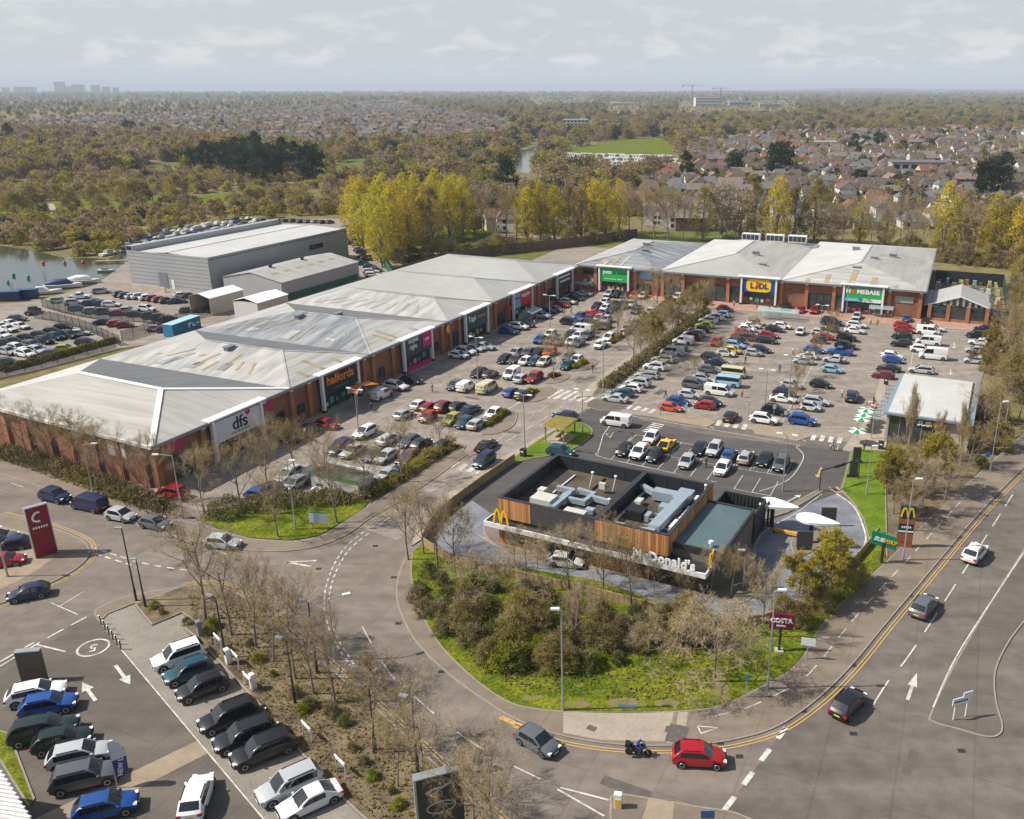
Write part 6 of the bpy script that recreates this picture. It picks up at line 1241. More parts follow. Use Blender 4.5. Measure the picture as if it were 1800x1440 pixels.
row('from left in front of the pet shop', 'cars in front of the pet shop', '1011 524 black hatch R;1026 516 silver saloon R;1071 517 silver suv D;1085 518 black hatch D;1099 519 purple hatch D;1115 519 orange hatch D;1130 520 white hatch D;1174 526 beige saloon D;1191 522 white suv D')
row('from left before the two big stores', 'cars in front of the big stores', '1274 543 maroon hatch R;1382 540 black hatch D;1407 545 red hatch D;1432 546 red mpv D;1506 556 silver hatch D;1594 560 blue hatch U;1627 564 black hatch U')
row('from left in the terrace row nearest the pet shop', 'cars in the farthest terrace row', '1046 549 red coupe R;1049 538 black hatch D;1063 531 white hatch D;1064 541 white hatch D;1075 545 navy hatch D;1079 535 black saloon D;1094 538 green suv D;1110 535 white suv D;1118 546 grey hatch D;1143 548 white hatch D;1164 539 maroon hatch D')
row('from left in the second terrace row before the pet shop', 'cars in the second farthest terrace row', '1001 566 black suv R;1019 556 blue hatch D;1018 567 grey hatch D;1035 560 maroon hatch D;1033 567 navy hatch D;1050 573 green hatch D;1052 559 silver hatch D;1065 563 silver suv D;1064 573 brown hatch D;1023 579 white van L;1102 577 silver hatch D;1117 568 grey hatch D')
row('from left in the terrace row opposite the bargains sign', 'cars opposite the bargains sign', '949 597 blue hatch D;967 587 cream hatch D;968 598 grey hatch D;985 600 grey saloon D;1003 588 green hatch D;1004 601 white hatch D;1016 590 white saloon D;1017 603 grey hatch D;1033 590 grey suv D;1055 606 white hatch D;1070 594 white suv D')
row('from left in the terrace row opposite the Tapi sign', 'cars opposite the Tapi sign', '887 631 black hatch D;906 619 silver hatch D;905 632 brown hatch D;928 620 grey hatch D;923 635 white city D;946 619 green saloon D;939 635 teal hatch D;966 619 orange hatch D;956 636 cream hatch D;1000 627 grey hatch D;1013 632 white hatch D;997 642 teal hatch D')
row('from left in the terrace row behind the yellow hatching', 'cars behind the yellow hatching', '841 655 purple hatch D;862 658 black hatch U;899 658 white smallvan D;917 665 silver hatch U;939 664 red suv D')
row('from left in the terrace row before the yellow hatching', 'cars before the yellow hatching', '799 677 grey hatch D;819 680 white smallvan U;856 682 cream van U;899 689 blue hatch U;920 694 black hatch U')
row('from left in the rear half of the double terrace row', 'cars in the rear double row', '738 711 white hatch U;756 715 red hatch U;781 715 maroon suv U;805 714 black hatch U;826 721 navy saloon U;867 726 white hatch D')
row('from left in the front half of the double terrace row', 'cars in the front double row', '709 728 silver hatch U;752 733 red city D;794 737 lime hatch D;816 743 teal hatch D;838 745 silver hatch U')
row('from left in the bay row behind the bare trees', 'cars behind the bare trees', '642 760 white suv D;684 771 silver estate U;719 776 grey hatch D;741 780 black hatch U;775 786 black hatch D')
row('from left in the bay row opposite the dfs sign', 'cars opposite the dfs sign', '598 787 navy mpv D;620 792 silver saloon D;657 800 grey hatch D;678 802 silver hatch D;717 806 brown suv D')
row('from left in the row beside the white kiosk', 'cars beside the kiosk', '508 835 silver suv D;545 836 grey suv D;518 850 silver hatch D;570 853 white hatch D;678 836 silver hatch D;672 844 white hatch U;703 829 navy saloon U')
row('from near end parked against the terrace shop fronts', 'cars against the terrace shop fronts', '512 764 black hatch U;525 767 navy hatch U;545 756 black suv U;575 746 red hatch R;671 694 white smallvan U;696 679 white suv R;723 668 black hatch R;806 624 white hatch R;818 618 white suv R;834 612 silver hatch R;851 609 silver saloon R;893 582 blue hatch R;912 574 white suv R;924 570 black hatch R;952 555 silver suv R;963 546 black hatch R;976 543 grey hatch R;987 536 red hatch R;998 530 cream hatch R')
row('from left in the restaurant lot front row', 'cars in the restaurant lot', '1097 791 black city D;1124 795 white suv D;1151 801 green city D;1207 811 silver hatch D;1270 822 white hatch D;1373 815 grey suv D')
row('from left in the restaurant lot rear row', 'cars in the restaurant lot', '1145 769 white hatch D;1171 781 yellow coupe U;1229 789 black hatch D;1256 790 silver suv D;1282 799 blue hatch U;1311 803 silver estate U;1344 807 green hatch D')
row('from top in the dealership right-hand bays', 'cars in the right dealership bays', '314 1154 white bigsuv 215;331 1180 teal suv 215;356 1208 black suv 215;402 1260 black bigsuv 215;430 1293 black bigsuv 215;463 1318 black bigsuv 215;509 1380 silver bigsuv 215;544 1405 white saloon 215', lod=0)
row('from top in the dealership left-hand bays', 'cars in the left dealership bays', '64 1218 white suv 22;86 1240 blue suv 22;78 1284 green bigsuv 22;110 1301 green suv 22;140 1327 silver suv 22;150 1366 grey bigsuv 22;186 1418 blue suv 22', lod=0)
row('from left in the kerbside line before the furniture shop', 'cars parked along the side road', '97 872 navy suv -20;157 887 navy van 160;213 905 silver hatch -20;273 919 grey hatch -20', lod=0)
row('from left at the corner forecourt by the crimson totem', 'cars on the corner forecourt', '-4 945 grey hatch 20;18 957 navy hatch 200;8 985 red hatch 20', lod=0)
solo(346, 1400, 'white', 'suv', 100, 'white crossover car driving across the dealership forecourt'); solo(50, 1041, 'navy', 'hatch', 205, 'navy hatchback turning at the crimson totem corner'); solo(391, 953, 'silver', 'hatch', -8, 'silver hatchback driving past the lawn on the side road')
solo(303, 866, 'red', 'suv', 160, 'red crossover car behind the hedge at shop corner'); solo(458, 869, 'blue', 'hatch', -15, 'blue hatchback half hidden by the bare hedge'); solo(480, 859, 'black', 'saloon', -15, 'black saloon beside the blue hatchback at the hedge')
solo(945, 1301, 'grey', 'hatch', -38, 'dark grey hatchback driving round the bend in the foreground'); solo(1229, 1329, 'red', 'suv', -4, 'red crossover car driving behind the motorcycle'); solo(1491, 1237, 'black', 'suv', 50, 'black crossover car driving away on the main road'); solo(1624, 1065, 'grey', 'suv', 50, 'dark grey crossover car farther along the main road'); solo(1714, 972, 'white', 'suv', 50, 'white crossover car, farthest on the main road')
solo(855, 783, 'black', 'saloon', 'U', 'black saloon driving up the access road'); solo(851, 810, 'navy', 'mpv', 'D', 'navy people carrier about to cross the zebra crossing'); solo(993, 731, 'navy', 'hatch', 'L', 'navy hatchback behind the mossy pergola'); solo(1083, 738, 'white', 'van', 'L', 'white van turning at the junction beside restaurant lot', .9); solo(995, 985, 'white', 'hatch', -14, 'white hatchback stopped in lane below the white fascia')
solo(1259, 601, 'red', 'hatch', 'D', 'red hatchback driving between the main car park rows'); solo(1284, 732, 'black', 'hatch', 'U', 'black hatchback leaving over the zebra crossing'); solo(1407, 583, 'white', 'city', 'D', 'white city car driving down the main car park aisle'); solo(1498, 697, 'navy', 'suv', 'U', 'navy off-roader with spare wheel in main aisle'); solo(985, 793, 'teal', 'hatch', 'R', 'teal hatchback behind the restaurant parapet corner')
Y = 'cars in the left yard'
row('from left in the pale row at the left picture edge', Y, '2 574 white saloon -25;14 578 white saloon -25;18 568 white saloon -25;36 573 white saloon -25;3 588 white saloon -25')
row('from left in the dark rear yard row', Y, '8 603 green hatch 15;24 599 black hatch 15;46 593 black hatch 15;70 588 black hatch 15;92 582 green hatch 15')
row('from left in the yard row facing the dark cars', Y, '14 618 silver suv -25;30 612 white suv -25;56 606 grey suv -25;78 599 black suv -25;97 592 green suv -25;122 589 green suv -25')
row('from left along the verge behind the furniture shop', Y, '14 640 black bigsuv 15;93 621 navy hatch 10;115 612 lime hatch 10;152 601 green estate 5')
row('from left in the short yard row beside the wire fence', Y, '182 566 navy saloon 12;205 569 red hatch 20;219 571 maroon hatch 20;275 577 silver hatch 25;290 579 maroon hatch 25')
row('from left in the upper yard double row', Y, '105 528 pale green estate 20;130 532 silver suv 20;138 542 teal estate 12;158 533 navy hatch 20;169 530 grey hatch 20;180 533 navy hatch 20;196 535 white estate 8;164 547 silver suv 15;183 548 grey suv 15;208 550 maroon saloon 10')
row('from left in the yard line below the warehouse wall', Y, '212 517 green hatch 45;223 519 navy hatch 45;234 521 silver hatch 45;246 521 white suv 45;259 523 white hatch 45;271 524 green hatch 45;282 526 red hatch 45;294 528 black hatch 45;311 529 navy saloon 25;320 519 white hatch 30;334 520 green hatch 30')
row('from left in the clump of green cars above the blue container', Y, '266 556 green suv 20;281 558 green suv 20;297 562 green suv 20')
solo(258, 543, 'white', 'suv', -12, 'white crossover car alone in the middle of yard'); solo(352, 539, 'black', 'saloon', -15, 'black saloon beside the open white storage shelter'); solo(178, 512, 'silver', 'mpv', 20, 'silver people carrier near the boats by water'); solo(140, 521, 'white', 'pickup', 10, 'white pickup truck by the moored boats'); solo(58, 547, 'black', 'pickup', 100, 'black pickup truck on the left yard track')
row('from far end of lane behind the warehouse', 'cars behind the warehouse', '607 399 grey hatch 60;617 398 black hatch 60;608 408 black hatch 60;618 409 silver hatch 60;607 424 black hatch 60;617 426 navy hatch 60;628 430 black hatch 60;635 442 navy hatch 20;644 455 black hatch 20;637 462 teal hatch 20;650 468 teal hatch 20;652 477 white estate 10;655 483 white estate 10')
row('from left in the far line of cars over the warehouse roof', 'cars beyond the warehouse roof', ';'.join('%d %d %s hatch 65' % (450+i*13, 387-.0*i+(i*.35), ['black','navy','grey','silver','black'][i % 5]) for i in range(11)))

# ------------------------------------------------------------------ motorcycle and people
def skinmesh(name, nodes, edges, mats, pick, sub=1):
    """one continuous body grown from a jointed skeleton: nodes = [(x,y,z,r)]"""
    me = bpy.data.meshes.new(name); me.from_pydata([n[:3] for n in nodes], edges, []); o = bpy.data.objects.new(name, me); col.objects.link(o)
    sk = o.modifiers.new('s', 'SKIN'); sk.use_smooth_shade = True
    for i, n in enumerate(nodes):
        d = me.skin_vertices[0].data[i]; d.radius = (n[3], n[3] if len(n) < 5 else n[4]); d.use_root = i == 0
    ss = o.modifiers.new('u', 'SUBSURF'); ss.levels = sub; ss.render_levels = sub
    dg = bpy.context.evaluated_depsgraph_get(); m2 = bpy.data.meshes.new_from_object(o.evaluated_get(dg)); m2.name = name
    bpy.data.objects.remove(o)
    m2.materials.clear()
    for m in mats: m2.materials.append(m)
    for p in m2.polygons: p.material_index = pick(p.center); p.use_smooth = True
    return m2
skin = flat('skin', (.45, .27, .19)); hair = flat('dark_hair', (.03, .02, .015)); jeans = flat('denim', (.03, .04, .07)); shoe = flat('shoe', (.02, .02, .02)); M['cloth'] = objpaint('clothing', .8, 0)
def person_mesh(pose):
    s = {'stand': (0, 0, .08, -.05), 'walk': (.32, -.30, .22, -.22), 'walk2': (.22, -.2, -.2, .2)}[pose]
    nodes = [(0, 0, .95, .16, .12), (0, 0, 1.2, .155, .11), (0, 0, 1.42, .17, .10), (0, 0, 1.52, .06), (.01, 0, 1.62, .085), (.01, 0, 1.74, .08)]
    edges = [(0,1),(1,2),(2,3),(3,4),(4,5)]
    for sy, sx, ax in ((1, s[0], s[3]), (-1, s[1], s[2])):
        i = len(nodes); nodes += [(0, sy*.10, .88, .095), (sx*.55, sy*.11, .48, .07), (sx*.9, sy*.11, .09, .05), (sx*.9+.14, sy*.12, .04, .045)]
        edges += [(0, i), (i, i+1), (i+1, i+2), (i+2, i+3)]
        i = len(nodes); nodes += [(0, sy*.21, 1.40, .06), (ax*.4-.02, sy*.25, 1.14, .045), (ax+.04, sy*.24, .90, .036), (ax+.07, sy*.24, .80, .035)]
        edges += [(2, i), (i, i+1), (i+1, i+2), (i+2, i+3)]
    def pick(c):
        if c.z > 1.66 or (c.z > 1.56 and c.x < -.02): return 1
        if c.z > 1.5: return 0
        if abs(c.y) > .17 and c.z < .93 and c.z > .7: return 0
        if c.z > .93: return 2
        return 3 if c.z > .1 else 4
    return skinmesh('person', nodes, edges, [skin, hair, M['cloth'], jeans, shoe], pick)
PM = {p: person_mesh(p) for p in ('stand', 'walk', 'walk2')}
def person(u, v, pose, ang, c, label):
    o = put('person', PM[pose], None, P(u, v)+Vector((0, 0, .09 if v > 790 and u < 300 else .03)), R(ang), c); tag(o, label, 'person', 'people on foot')
for a in ((1170,701,'walk',160,(.03,.03,.05),'person in dark clothes walking behind the orange hatchback'), (1304,699,'stand',20,(.45,.2,.2),'person in pink top standing beside the white van'), (1241,822,'stand',200,(.05,.045,.04),'person in dark coat standing among cars in restaurant lot'), (1042,655,'walk',60,(.015,.015,.02),'person in black walking on the access road'), (290,912,'walk',-20,(.02,.02,.02),'person in black walking on footway by kerbside cars'), (1394,625,'walk',70,(.6,.6,.62),'person in white top walking in main aisle'), (1477,641,'stand',10,(.05,.03,.03),'person in dark clothes by the pale blue hatchback'), (1518,550,'walk2',100,(.02,.1,.4),'person in blue top outside the homeware store'), (1530,572,'stand',80,(.6,.55,.2),'person in yellow top among cars near the store'), (1542,573,'stand',80,(.1,.35,.15),'person in green top among cars near the store'), (1671,563,'walk',170,(.05,.05,.06),'person in dark clothes by the garden centre pier'), (1463,792,'walk',120,(.55,.5,.55),'person in pale top crossing below the zebra crossing'), (998,613+0,'walk',60,(.5,.3,.3),'person walking between terrace rows in pink'), (1096,596,'walk2',40,(.6,.6,.6),'person in white by the bare median hedge'), (1518,795,'stand',0,(.02,.02,.03),'person in black standing on the cafe paving'), (1535,712,'stand',0,(.03,.03,.03),'person in black beside the cafe parasols'), (653,725,'walk',-60,(.04,.04,.05),'person in dark clothes under the orange sail canopy'), (991,555,'walk',-30,(.6,.35,.15),'person in orange top walking near the bargains sign'), (1004,552,'walk2',-30,(.55,.5,.5),'person in pale top walking near the bargains sign')): person(*a)
for i, (u, v) in enumerate(((1330,545),(1352,548),(1290,540),(1455,552),(1560,558),(1100,530),(1015,540),(940,575),(880,610),(760,690),(690,700),(1310,640),(1480,700),(1370,655))): person(u, v, ['walk','stand','walk2'][i % 3], i*47, [(.4,.05,.05),(.05,.05,.06),(.5,.5,.5),(.03,.08,.25),(.3,.25,.18)][i % 5], 'shopper in %s top, %s among the shoppers crossing the car parks' % (['red','black','white','blue','beige'][i % 5], ordinal(i)))
bp_ = P(1122, 1328); mo = empty('motorcycle', bp_, R(-8)); tag(mo, 'dark touring motorcycle with top box on the yellow lines', 'motorcycle')
for x in (-.75, .78):
    q = MB(); q.lathe((0, 0, 0), [(.16, -.07), (.31, -.06), (.33, 0), (.31, .06), (.16, .07)], 16); wl = q.build('wheel', M['tyre'], mo); wl.location = (x, 0, .33); wl.rotation_euler = (R(90), 0, 0)
    q = MB(); q.lathe((0, 0, 0), [(.2, -.03), (.2, .03), (.05, .05)], 12); rm = q.build('rim', M['rim'], wl)
q = MB(); q.tube([(-.45, 0, .62), (0, 0, .72), (.35, 0, .95), (.6, 0, .98)], [.16, .2, .24, .14], 8); q.box(-.3, .35, -.2, .2, .3, .68); q.build('body', flat('navy_fairing', (.012, .018, .05)), mo)
q = MB(); q.tube([(.55, .1, .95), (.8, .1, .33)], .04, 6); q.tube([(.55, -.1, .95), (.8, -.1, .33)], .04, 6); q.build('fork', M['lmetal'], mo); q = MB(); q.tube([(.42, -.4, 1.1), (.5, 0, 1.06), (.42, .4, 1.1)], .03, 6); q.build('handlebar', M['black'], mo)
for y in (-.34, .34): q = MB(); q.box(-.95, -.45, y-.12, y+.12, .5, .85); q.build('pannier', M['black'], mo)
q = MB(); q.box(-1.05, -.65, -.25, .25, .9, 1.2); q.build('top_box', M['black'], mo); q = MB(); q.box(-1.07, -1.05, -.2, .2, .95, 1.05); q.build('tail_light', M['tlight'], mo); q = MB(); q.quad((.62, -.2, 1.05), (.62, .2, 1.05), (.45, .16, 1.4), (.45, -.16, 1.4)); q.build('screen', M['canopy'], mo); q = MB(); q.box(-.55, .1, -.17, .17, .78, .86); q.build('seat', M['black'], mo)
nodes = [(-.15, 0, .95, .17, .14), (-.06, 0, 1.2, .17, .12), (.03, 0, 1.4, .18, .11), (.05, 0, 1.5, .07), (.08, 0, 1.62, .13), (.09, 0, 1.72, .11)]; edges = [(0,1),(1,2),(2,3),(3,4),(4,5)]
for sy in (1, -1):
    i = len(nodes); nodes += [(-.1, sy*.14, .92, .1), (.25, sy*.27, .78, .08), (.05, sy*.27, .38, .06), (.2, sy*.27, .32, .05)]; edges += [(0, i), (i, i+1), (i+1, i+2), (i+2, i+3)]
    i = len(nodes); nodes += [(.03, sy*.22, 1.38, .07), (.18, sy*.34, 1.18, .055), (.36, sy*.36, 1.14, .045), (.43, sy*.38, 1.12, .045)]; edges += [(2, i), (i, i+1), (i+1, i+2), (i+2, i+3)]
rm_ = skinmesh('rider', nodes, edges, [flat('helmet', (.25, .3, .4)), M['cloth'], jeans, shoe], lambda c: 0 if c.z > 1.52 else 1 if c.z > .95 else 2 if c.z > .4 else 3)
tag(put('person', rm_, None, bp_, R(-8), (.015, .05, .25)), 'rider in blue jacket and helmet sitting on the motorcycle', 'person')

# ------------------------------------------------------------------ boats on the lagoon
def boat_mesh(Lb, Wb, kind):
    q = MB(); h = Lb/2; secs = [(-h, .85, .55), (-h*.3, 1, .55), (h*.35, .9, .6), (h*.75, .5, .7), (h, .03, .8)]; rg = []
    for x, ws, z in secs:
        ww = Wb/2*ws; rg.append(len(q.v)); q.v += [(x, 0, -.15), (x, ww*.7, 0), (x, ww, z), (x, -ww, z), (x, -ww*.7, 0)]
    for k_ in range(len(secs)-1):
        for j in range(5): q.f.append((rg[k_]+j, rg[k_]+(j+1) % 5, rg[k_+1]+(j+1) % 5, rg[k_+1]+j)); q.m.append(1 if j == 2 else 0)
    q.f.append(tuple(rg[0]+j for j in range(5))); q.m.append(0)
    c = MB()
    if kind == 'cover':
        for (x0, x1, z) in ((-h*.9, h*.5, 1.1),): c.tube([(x0, 0, .6), (x0*.4, 0, .9), (x1*.5, 0, .95), (x1, 0, .65)], [Wb*.2, Wb*.30, Wb*.26, Wb*.08], 8)
    else:
        c.v = [(-h*.45, Wb*.36, .6), (h*.3, Wb*.32, .6), (h*.3, -Wb*.32, .6), (-h*.45, -Wb*.36, .6), (-h*.4, Wb*.28, 1.35), (h*.02, Wb*.26, 1.35), (h*.02, -Wb*.26, 1.35), (-h*.4, -Wb*.28, 1.35)]
        c.f = [(4,5,6,7),(0,1,5,4),(1,2,6,5),(2,3,7,6),(3,0,4,7)]; c.m = [0]*5
    return q, c
BM = {}
for kd in ('cover', 'cabin'):
    a, c = boat_mesh(6.2, 2.2, kd); BM[kd] = (a.mesh('hull', [M['flat'], flat('boat_deck', (.55, .52, .48))]), c.mesh('top', M['flat'], 50))
rnd = random.Random(21)
def boat(u, v, ang, sc_, hullc, topc, kd, label):
    r_ = empty('boat', P(u, v, .1), R(ang)); r_.scale = (sc_, sc_, sc_); tag(r_, label, 'boat', 'boats moored on the lagoon'); put('hull', BM[kd][0], r_, color=hullc); put('cover' if kd == 'cover' else 'cabin', BM[kd][1], r_, color=topc)
BC = [(.7,.7,.7),(.66,.66,.64),(.7,.68,.62),(.03,.05,.2),(.6,.62,.64),(.1,.12,.14)]; BCN = ['white','off-white','cream','navy','pale grey','charcoal']; TC = [(.65,.65,.66),(.02,.04,.2),(.12,.12,.13),(.3,.34,.36),(.6,.58,.5)]; TCN = ['white','blue','black','grey','cream']
n_ = 0
for rw in range(3):
    for i in range(13 if rw < 2 else 9):
        u = 196+i*21+rw*9+rnd.uniform(-5, 5); v = 442-i*4.6-rw*6+rnd.uniform(-2.5, 2.5)+(4 if rw == 0 else 0)
        if u > 455: continue
        hc = rnd.choices(range(6), [4, 3, 2, 1, 2, 1])[0]; t_ = rnd.randrange(5); boat(u, v, rnd.uniform(40, 80), rnd.uniform(.8, 1.15), BC[hc], TC[t_], rnd.choice(['cover', 'cabin']), '%s boat with %s top, %s from the left in the %s mooring line' % (BCN[hc], TCN[t_], ordinal(i), ordinal(rw)))
boat(78, 516, 22, 1.35, (.72,.72,.72), (.66,.66,.66), 'cabin', 'large white motor cruiser ashore beside the blue cabins'); boat(112, 505, 14, 1.5, (.72,.72,.72), (.02,.03,.14), 'cover', 'long white cruiser with navy cover at the water edge'); boat(148, 497, 8, 1.4, (.62,.62,.64), (.75,.75,.75), 'cover', 'white shrink-wrapped cruiser at the water edge'); boat(187, 477, 0, .8, (.5,.5,.5), (.2,.2,.2), 'cabin', 'small grey boat beside the timber jetty')
jt = empty('jetty', P(168, 462)); tag(jt, 'timber jetty reaching into the lagoon by the warehouse', 'jetty'); pa = P(226, 460)-P(168, 462)
for j in range(12): q = MB(); c0 = pa*(j/12); c1 = pa*((j+.9)/12); q.bar((c0.x, c0.y, .5), (c1.x, c1.y, .5), 1.6, .12); q.build('deck_board', M['fence'], jt)
for i, (u, v, c) in enumerate(((76,464,(.6,.12,.03)),(114,464,(.6,.12,.03)),(146,463,(.6,.12,.03)),(24,486,(.0,.3,.15)),(50,490,(.0,.3,.15)),(15,498,(.0,.3,.15)))):
    q = MB(); q.lathe((0, 0, -.1), [(.1, 0), (.45, .25), (.5, .5), (.3, .9), (.08, 1.1)], 10); o = q.build('buoy', M['flat'], None, P(u, v), 0, 60, c); tag(o, '%s mooring buoy, %s from the left on the lagoon' % ('orange' if i < 3 else 'green', ordinal(i % 3)), 'buoy', 'mooring buoys')
for i, (u, v) in enumerate(((20, 528), (50, 524))):
    cb_ = empty('site_cabin', P(u, v), R(12)); cb_.scale = (.75, .75, .8); tag(cb_, 'blue site cabin by the lagoon, %s from the left' % ordinal(i), 'cabin', 'blue site cabins'); q = MB(); q.box(-3, 3, -1.3, 1.3, 0, 2.8); q.build('wall', flat('cabin_blue', (.012, .03, .13)), cb_); q = MB(); q.box(-.6, .6, -1.36, -1.3, .1, 2.1); q.build('door', M['dmetal'], cb_); q = MB(); q.box(-3.1, 3.1, -1.4, 1.4, 2.8, 2.95); q.build('roof', flat('cabin_roof', (.05, .08, .2)), cb_)
for i, (u, v, h) in enumerate(((22, 521, 4.4), (80, 503, 3.2))): totem('feather_flag', 'white feather flag by the lagoon, %s from the left' % ordinal(i), u, v, R(5), lambda r: (lambda q: (q.tube([(0,0,0),(0,0,4.2)], .05, 6), q.build('mast', M['lmetal'], r)))(MB()) and (lambda q: (q.box(0, .8, -.03, .03, 1.0, 4.2), q.build('sail', M['wmetal'], r)))(MB()), 'flag')

# second-row boats, extra parked cars behind the warehouse
row('from left in the packed line left of the warehouse lane', 'cars packed beside the warehouse lane', '612 417 black hatch 60;624 419 navy hatch 60;630 438 silver hatch 30;640 450 black saloon 25;660 474 grey hatch 10')
row('from left in the loose yard cars by lagoon track', 'cars in the left yard', '30 560 grey hatch 10;-12 600 black suv 15;45 622 white suv -25;64 616 silver suv -25;110 575 black hatch 15;140 585 silver hatch 15;238 552 black hatch 12;225 545 silver hatch 12;330 545 grey hatch 20')
# ------------------------------------------------------------------ trees and shrubs
def inpoly(u, v, pl):
    c = False; n = len(pl)
    for i in range(n):
        (a, b), (c2, d) = pl[i], pl[i-1]
        if (b > v) != (d > v) and u < (c2-a)*(v-b)/(d-b)+a: c = not c
    return c
def rvec(r): 
    z = r.uniform(-1, 1); t = r.uniform(0, 2*math.pi); s = math.sqrt(1-z*z); return Vector((s*math.cos(t), s*math.sin(t), z))
def leafquad(m, p, s, r, mi=0, flatz=.0):
    n = rvec(r); n.z += flatz; a = n.orthogonal().normalized()*s*.5; b = n.cross(a).normalized()*s*.5*r.uniform(.6, 1); t = r.random()*6.3
    a, b = a*math.cos(t)+b*math.sin(t), b*math.cos(t)-a*math.sin(t); m.quad(p-a-b, p+a-b, p+a+b, p-a+b, mi)
def twig(m, p, q, w_, r, mi=0):
    d = (q-p); s = d.cross(rvec(r))
    if s.length < 1e-4: return
    s.normalize(); s *= w_/2; e = s*.35; m.quad(p-s, p+s, q+e, q-e, mi)
def bare_tree(seed, H=9.0, th=.25, limbs=7, spread=.9, up=.35, leaf=0, leafs=.14, lmat='bud', tmat='twig', tw=.035, dens=1.0, droop=0.0):
    """branching skeleton: trunk mesh (trunk, limbs, branches) and crown mesh (twigs and opening buds)"""
    r = random.Random(seed); T = MB(); C = MB(); ends = []
    def go(p, d, L, rad, lv):
        pts = [p]; n = 3 if lv < 3 else 2; rads = [rad]
        for i in range(n):
            d = (d+rvec(r)*(.16 if lv else .07)+Vector((0, 0, (up if lv else 0)*.25-droop*(lv > 2)))).normalized(); pts.append(pts[-1]+d*(L/n)); rads.append(rad*(1-.65*(i+1)/n))
        if lv <= 2: T.tube(pts, rads, (7, 5, 4)[lv], 0, False)
        else:
            for i in range(n): twig(C, pts[i], pts[i+1], max(tw*.6, rads[i]*1.8), r)
        if lv >= 3: ends.append((pts[1], pts[-1]))
        if lv == 4: return
        kids = (limbs, 6, 5, int(5*dens))[lv]
        for j in range(kids):
            t = r.uniform(.35, 1.0) if lv else th+(1-th)*(j+.6)/kids
            x = t*n; i = min(n-1, int(x)); q = pts[i].lerp(pts[i+1], x-i)
            ax = d.orthogonal().normalized(); ax.rotate(Matrix.Rotation(r.uniform(0, 6.283) if lv else j*2.4+r.uniform(-.4, .4), 3, d))
            a = r.uniform(.5, .95)*spread if lv else r.uniform(.75, 1.1)*spread
            nd = (d*math.cos(a)+ax*math.sin(a)+Vector((0, 0, up*.4))).normalized()
            sc_ = (.55*(1.15-.55*t), .6, .6, .62)[lv]
            go(q, nd, L*sc_*r.uniform(.8, 1.15), rad*(.45, .5, .5, .5)[lv], lv+1)
    go(Vector((0, 0, 0)), Vector((0, 0, 1)), H*.92, H*.017, 0)
    for a, b in ends:
        for _ in range(2 if dens >= 1 else 1):
            q = a.lerp(b, r.random()); e = q+(rvec(r)*.35+Vector((0, 0, up*.3-droop))).normalized()*H*.05*r.uniform(.6, 1.3); twig(C, q, e, tw*.55, r)
            for _ in range(leaf): leafquad(C, q.lerp(e, r.random())+rvec(r)*.12, leafs*r.uniform(.6, 1.3), r, 1)
    return T.mesh('trunk', M['bark'], 60), C.mesh('crown', [M[tmat], M[lmat]])
def clump_tree(seed, H, base, rx, nclump, per, ls, lmat, shape='oval', limbs=8, tmat='bark', cr=.16, twigs=0, stem=True, mat2=None):
    """foliage in separate clumps through the crown volume, gaps between them"""
    r = random.Random(seed); T = MB(); C = MB(); ch = H-base
    if stem:
        T.tube([(0, 0, 0), (r.uniform(-.1, .1), r.uniform(-.1, .1), base+ch*.25), (r.uniform(-.3, .3), r.uniform(-.3, .3), H*.85)], [H*.016+.03, H*.012+.02, .03], 6, 0, False)
    for i in range(nclump):
        for _ in range(30):
            t = r.random()
            w_ = {'oval': math.sqrt(max(0, 1-(2*t-1)**2)), 'poplar': (math.sin(math.pi*min(1, t*.92+.08))**.6)*(1-.25*t), 'cone': 1-t*.95, 'dome': math.sqrt(max(0, 1-t*t)), 'flat': math.sqrt(max(0, 1-(1.6*t-.8)**2))}[shape]
            a = r.random()*6.283; q = math.sqrt(r.uniform(.15, 1))*w_*rx
            if w_ > .05: break
        c = Vector((q*math.cos(a), q*math.sin(a), base+ch*t)); rad = cr*rx*r.uniform(.7, 1.5)
        if stem and i % max(1, nclump//limbs) == 0: T.tube([(0, 0, max(base*.5, c.z-rx*.9-ch*.12)), c*.5+Vector((0, 0, (c.z-rx*.4)*.5)) if False else Vector((c.x*.5, c.y*.5, c.z-rx*.25)), c], [H*.006+.02, H*.004+.015, .015], 4, 0, False)
        st_ = (1, 1, 1.5) if shape == 'poplar' else (1, 1, .8)
        for k_ in range(per):
            v = Vector((r.gauss(0, .55)*st_[0], r.gauss(0, .55)*st_[1], r.gauss(0, .55)*st_[2]))*rad; p = c+v
            if p.z < .05: p.z = .05+r.random()*.2
            leafquad(C, p, ls*r.uniform(.55, 1.35), r, 0 if (mat2 is None or (i % 3)) else 1)
        for k_ in range(twigs):
            v = rvec(r)*rad*r.uniform(.8, 1.9); v.z = abs(v.z); twig(C, c-v*.4, c+v, .03+H*.0012, r, 1 if mat2 is None else 2)
    mats = [M[lmat]]+([M[mat2]] if mat2 else [])+[M['twig2']]
    return T.mesh('trunk', M[tmat], 60), C.mesh('crown', mats)
BT = [bare_tree(s, leaf=lf, leafs=.10, spread=sp, up=u_, dens=d_, tmat=tm, tw=.03) for s, sp, u_, d_, lf, tm in ((1, .85, .4, 1.2, 0, 'twig2'), (2, 1.0, .25, 1.2, 0, 'twig'), (3, .75, .55, 1.2, 0, 'twig2'), (4, .95, .3, 1.0, 1, 'twig'))]
BW = [bare_tree(31, 8, .15, 8, 1.15, .05, 0, tmat='twig2', tw=.05, dens=1.4, droop=.08), bare_tree(32, 8, .12, 9, 1.2, .0, 0, tmat='twig2', tw=.05, dens=1.4, droop=.1)]
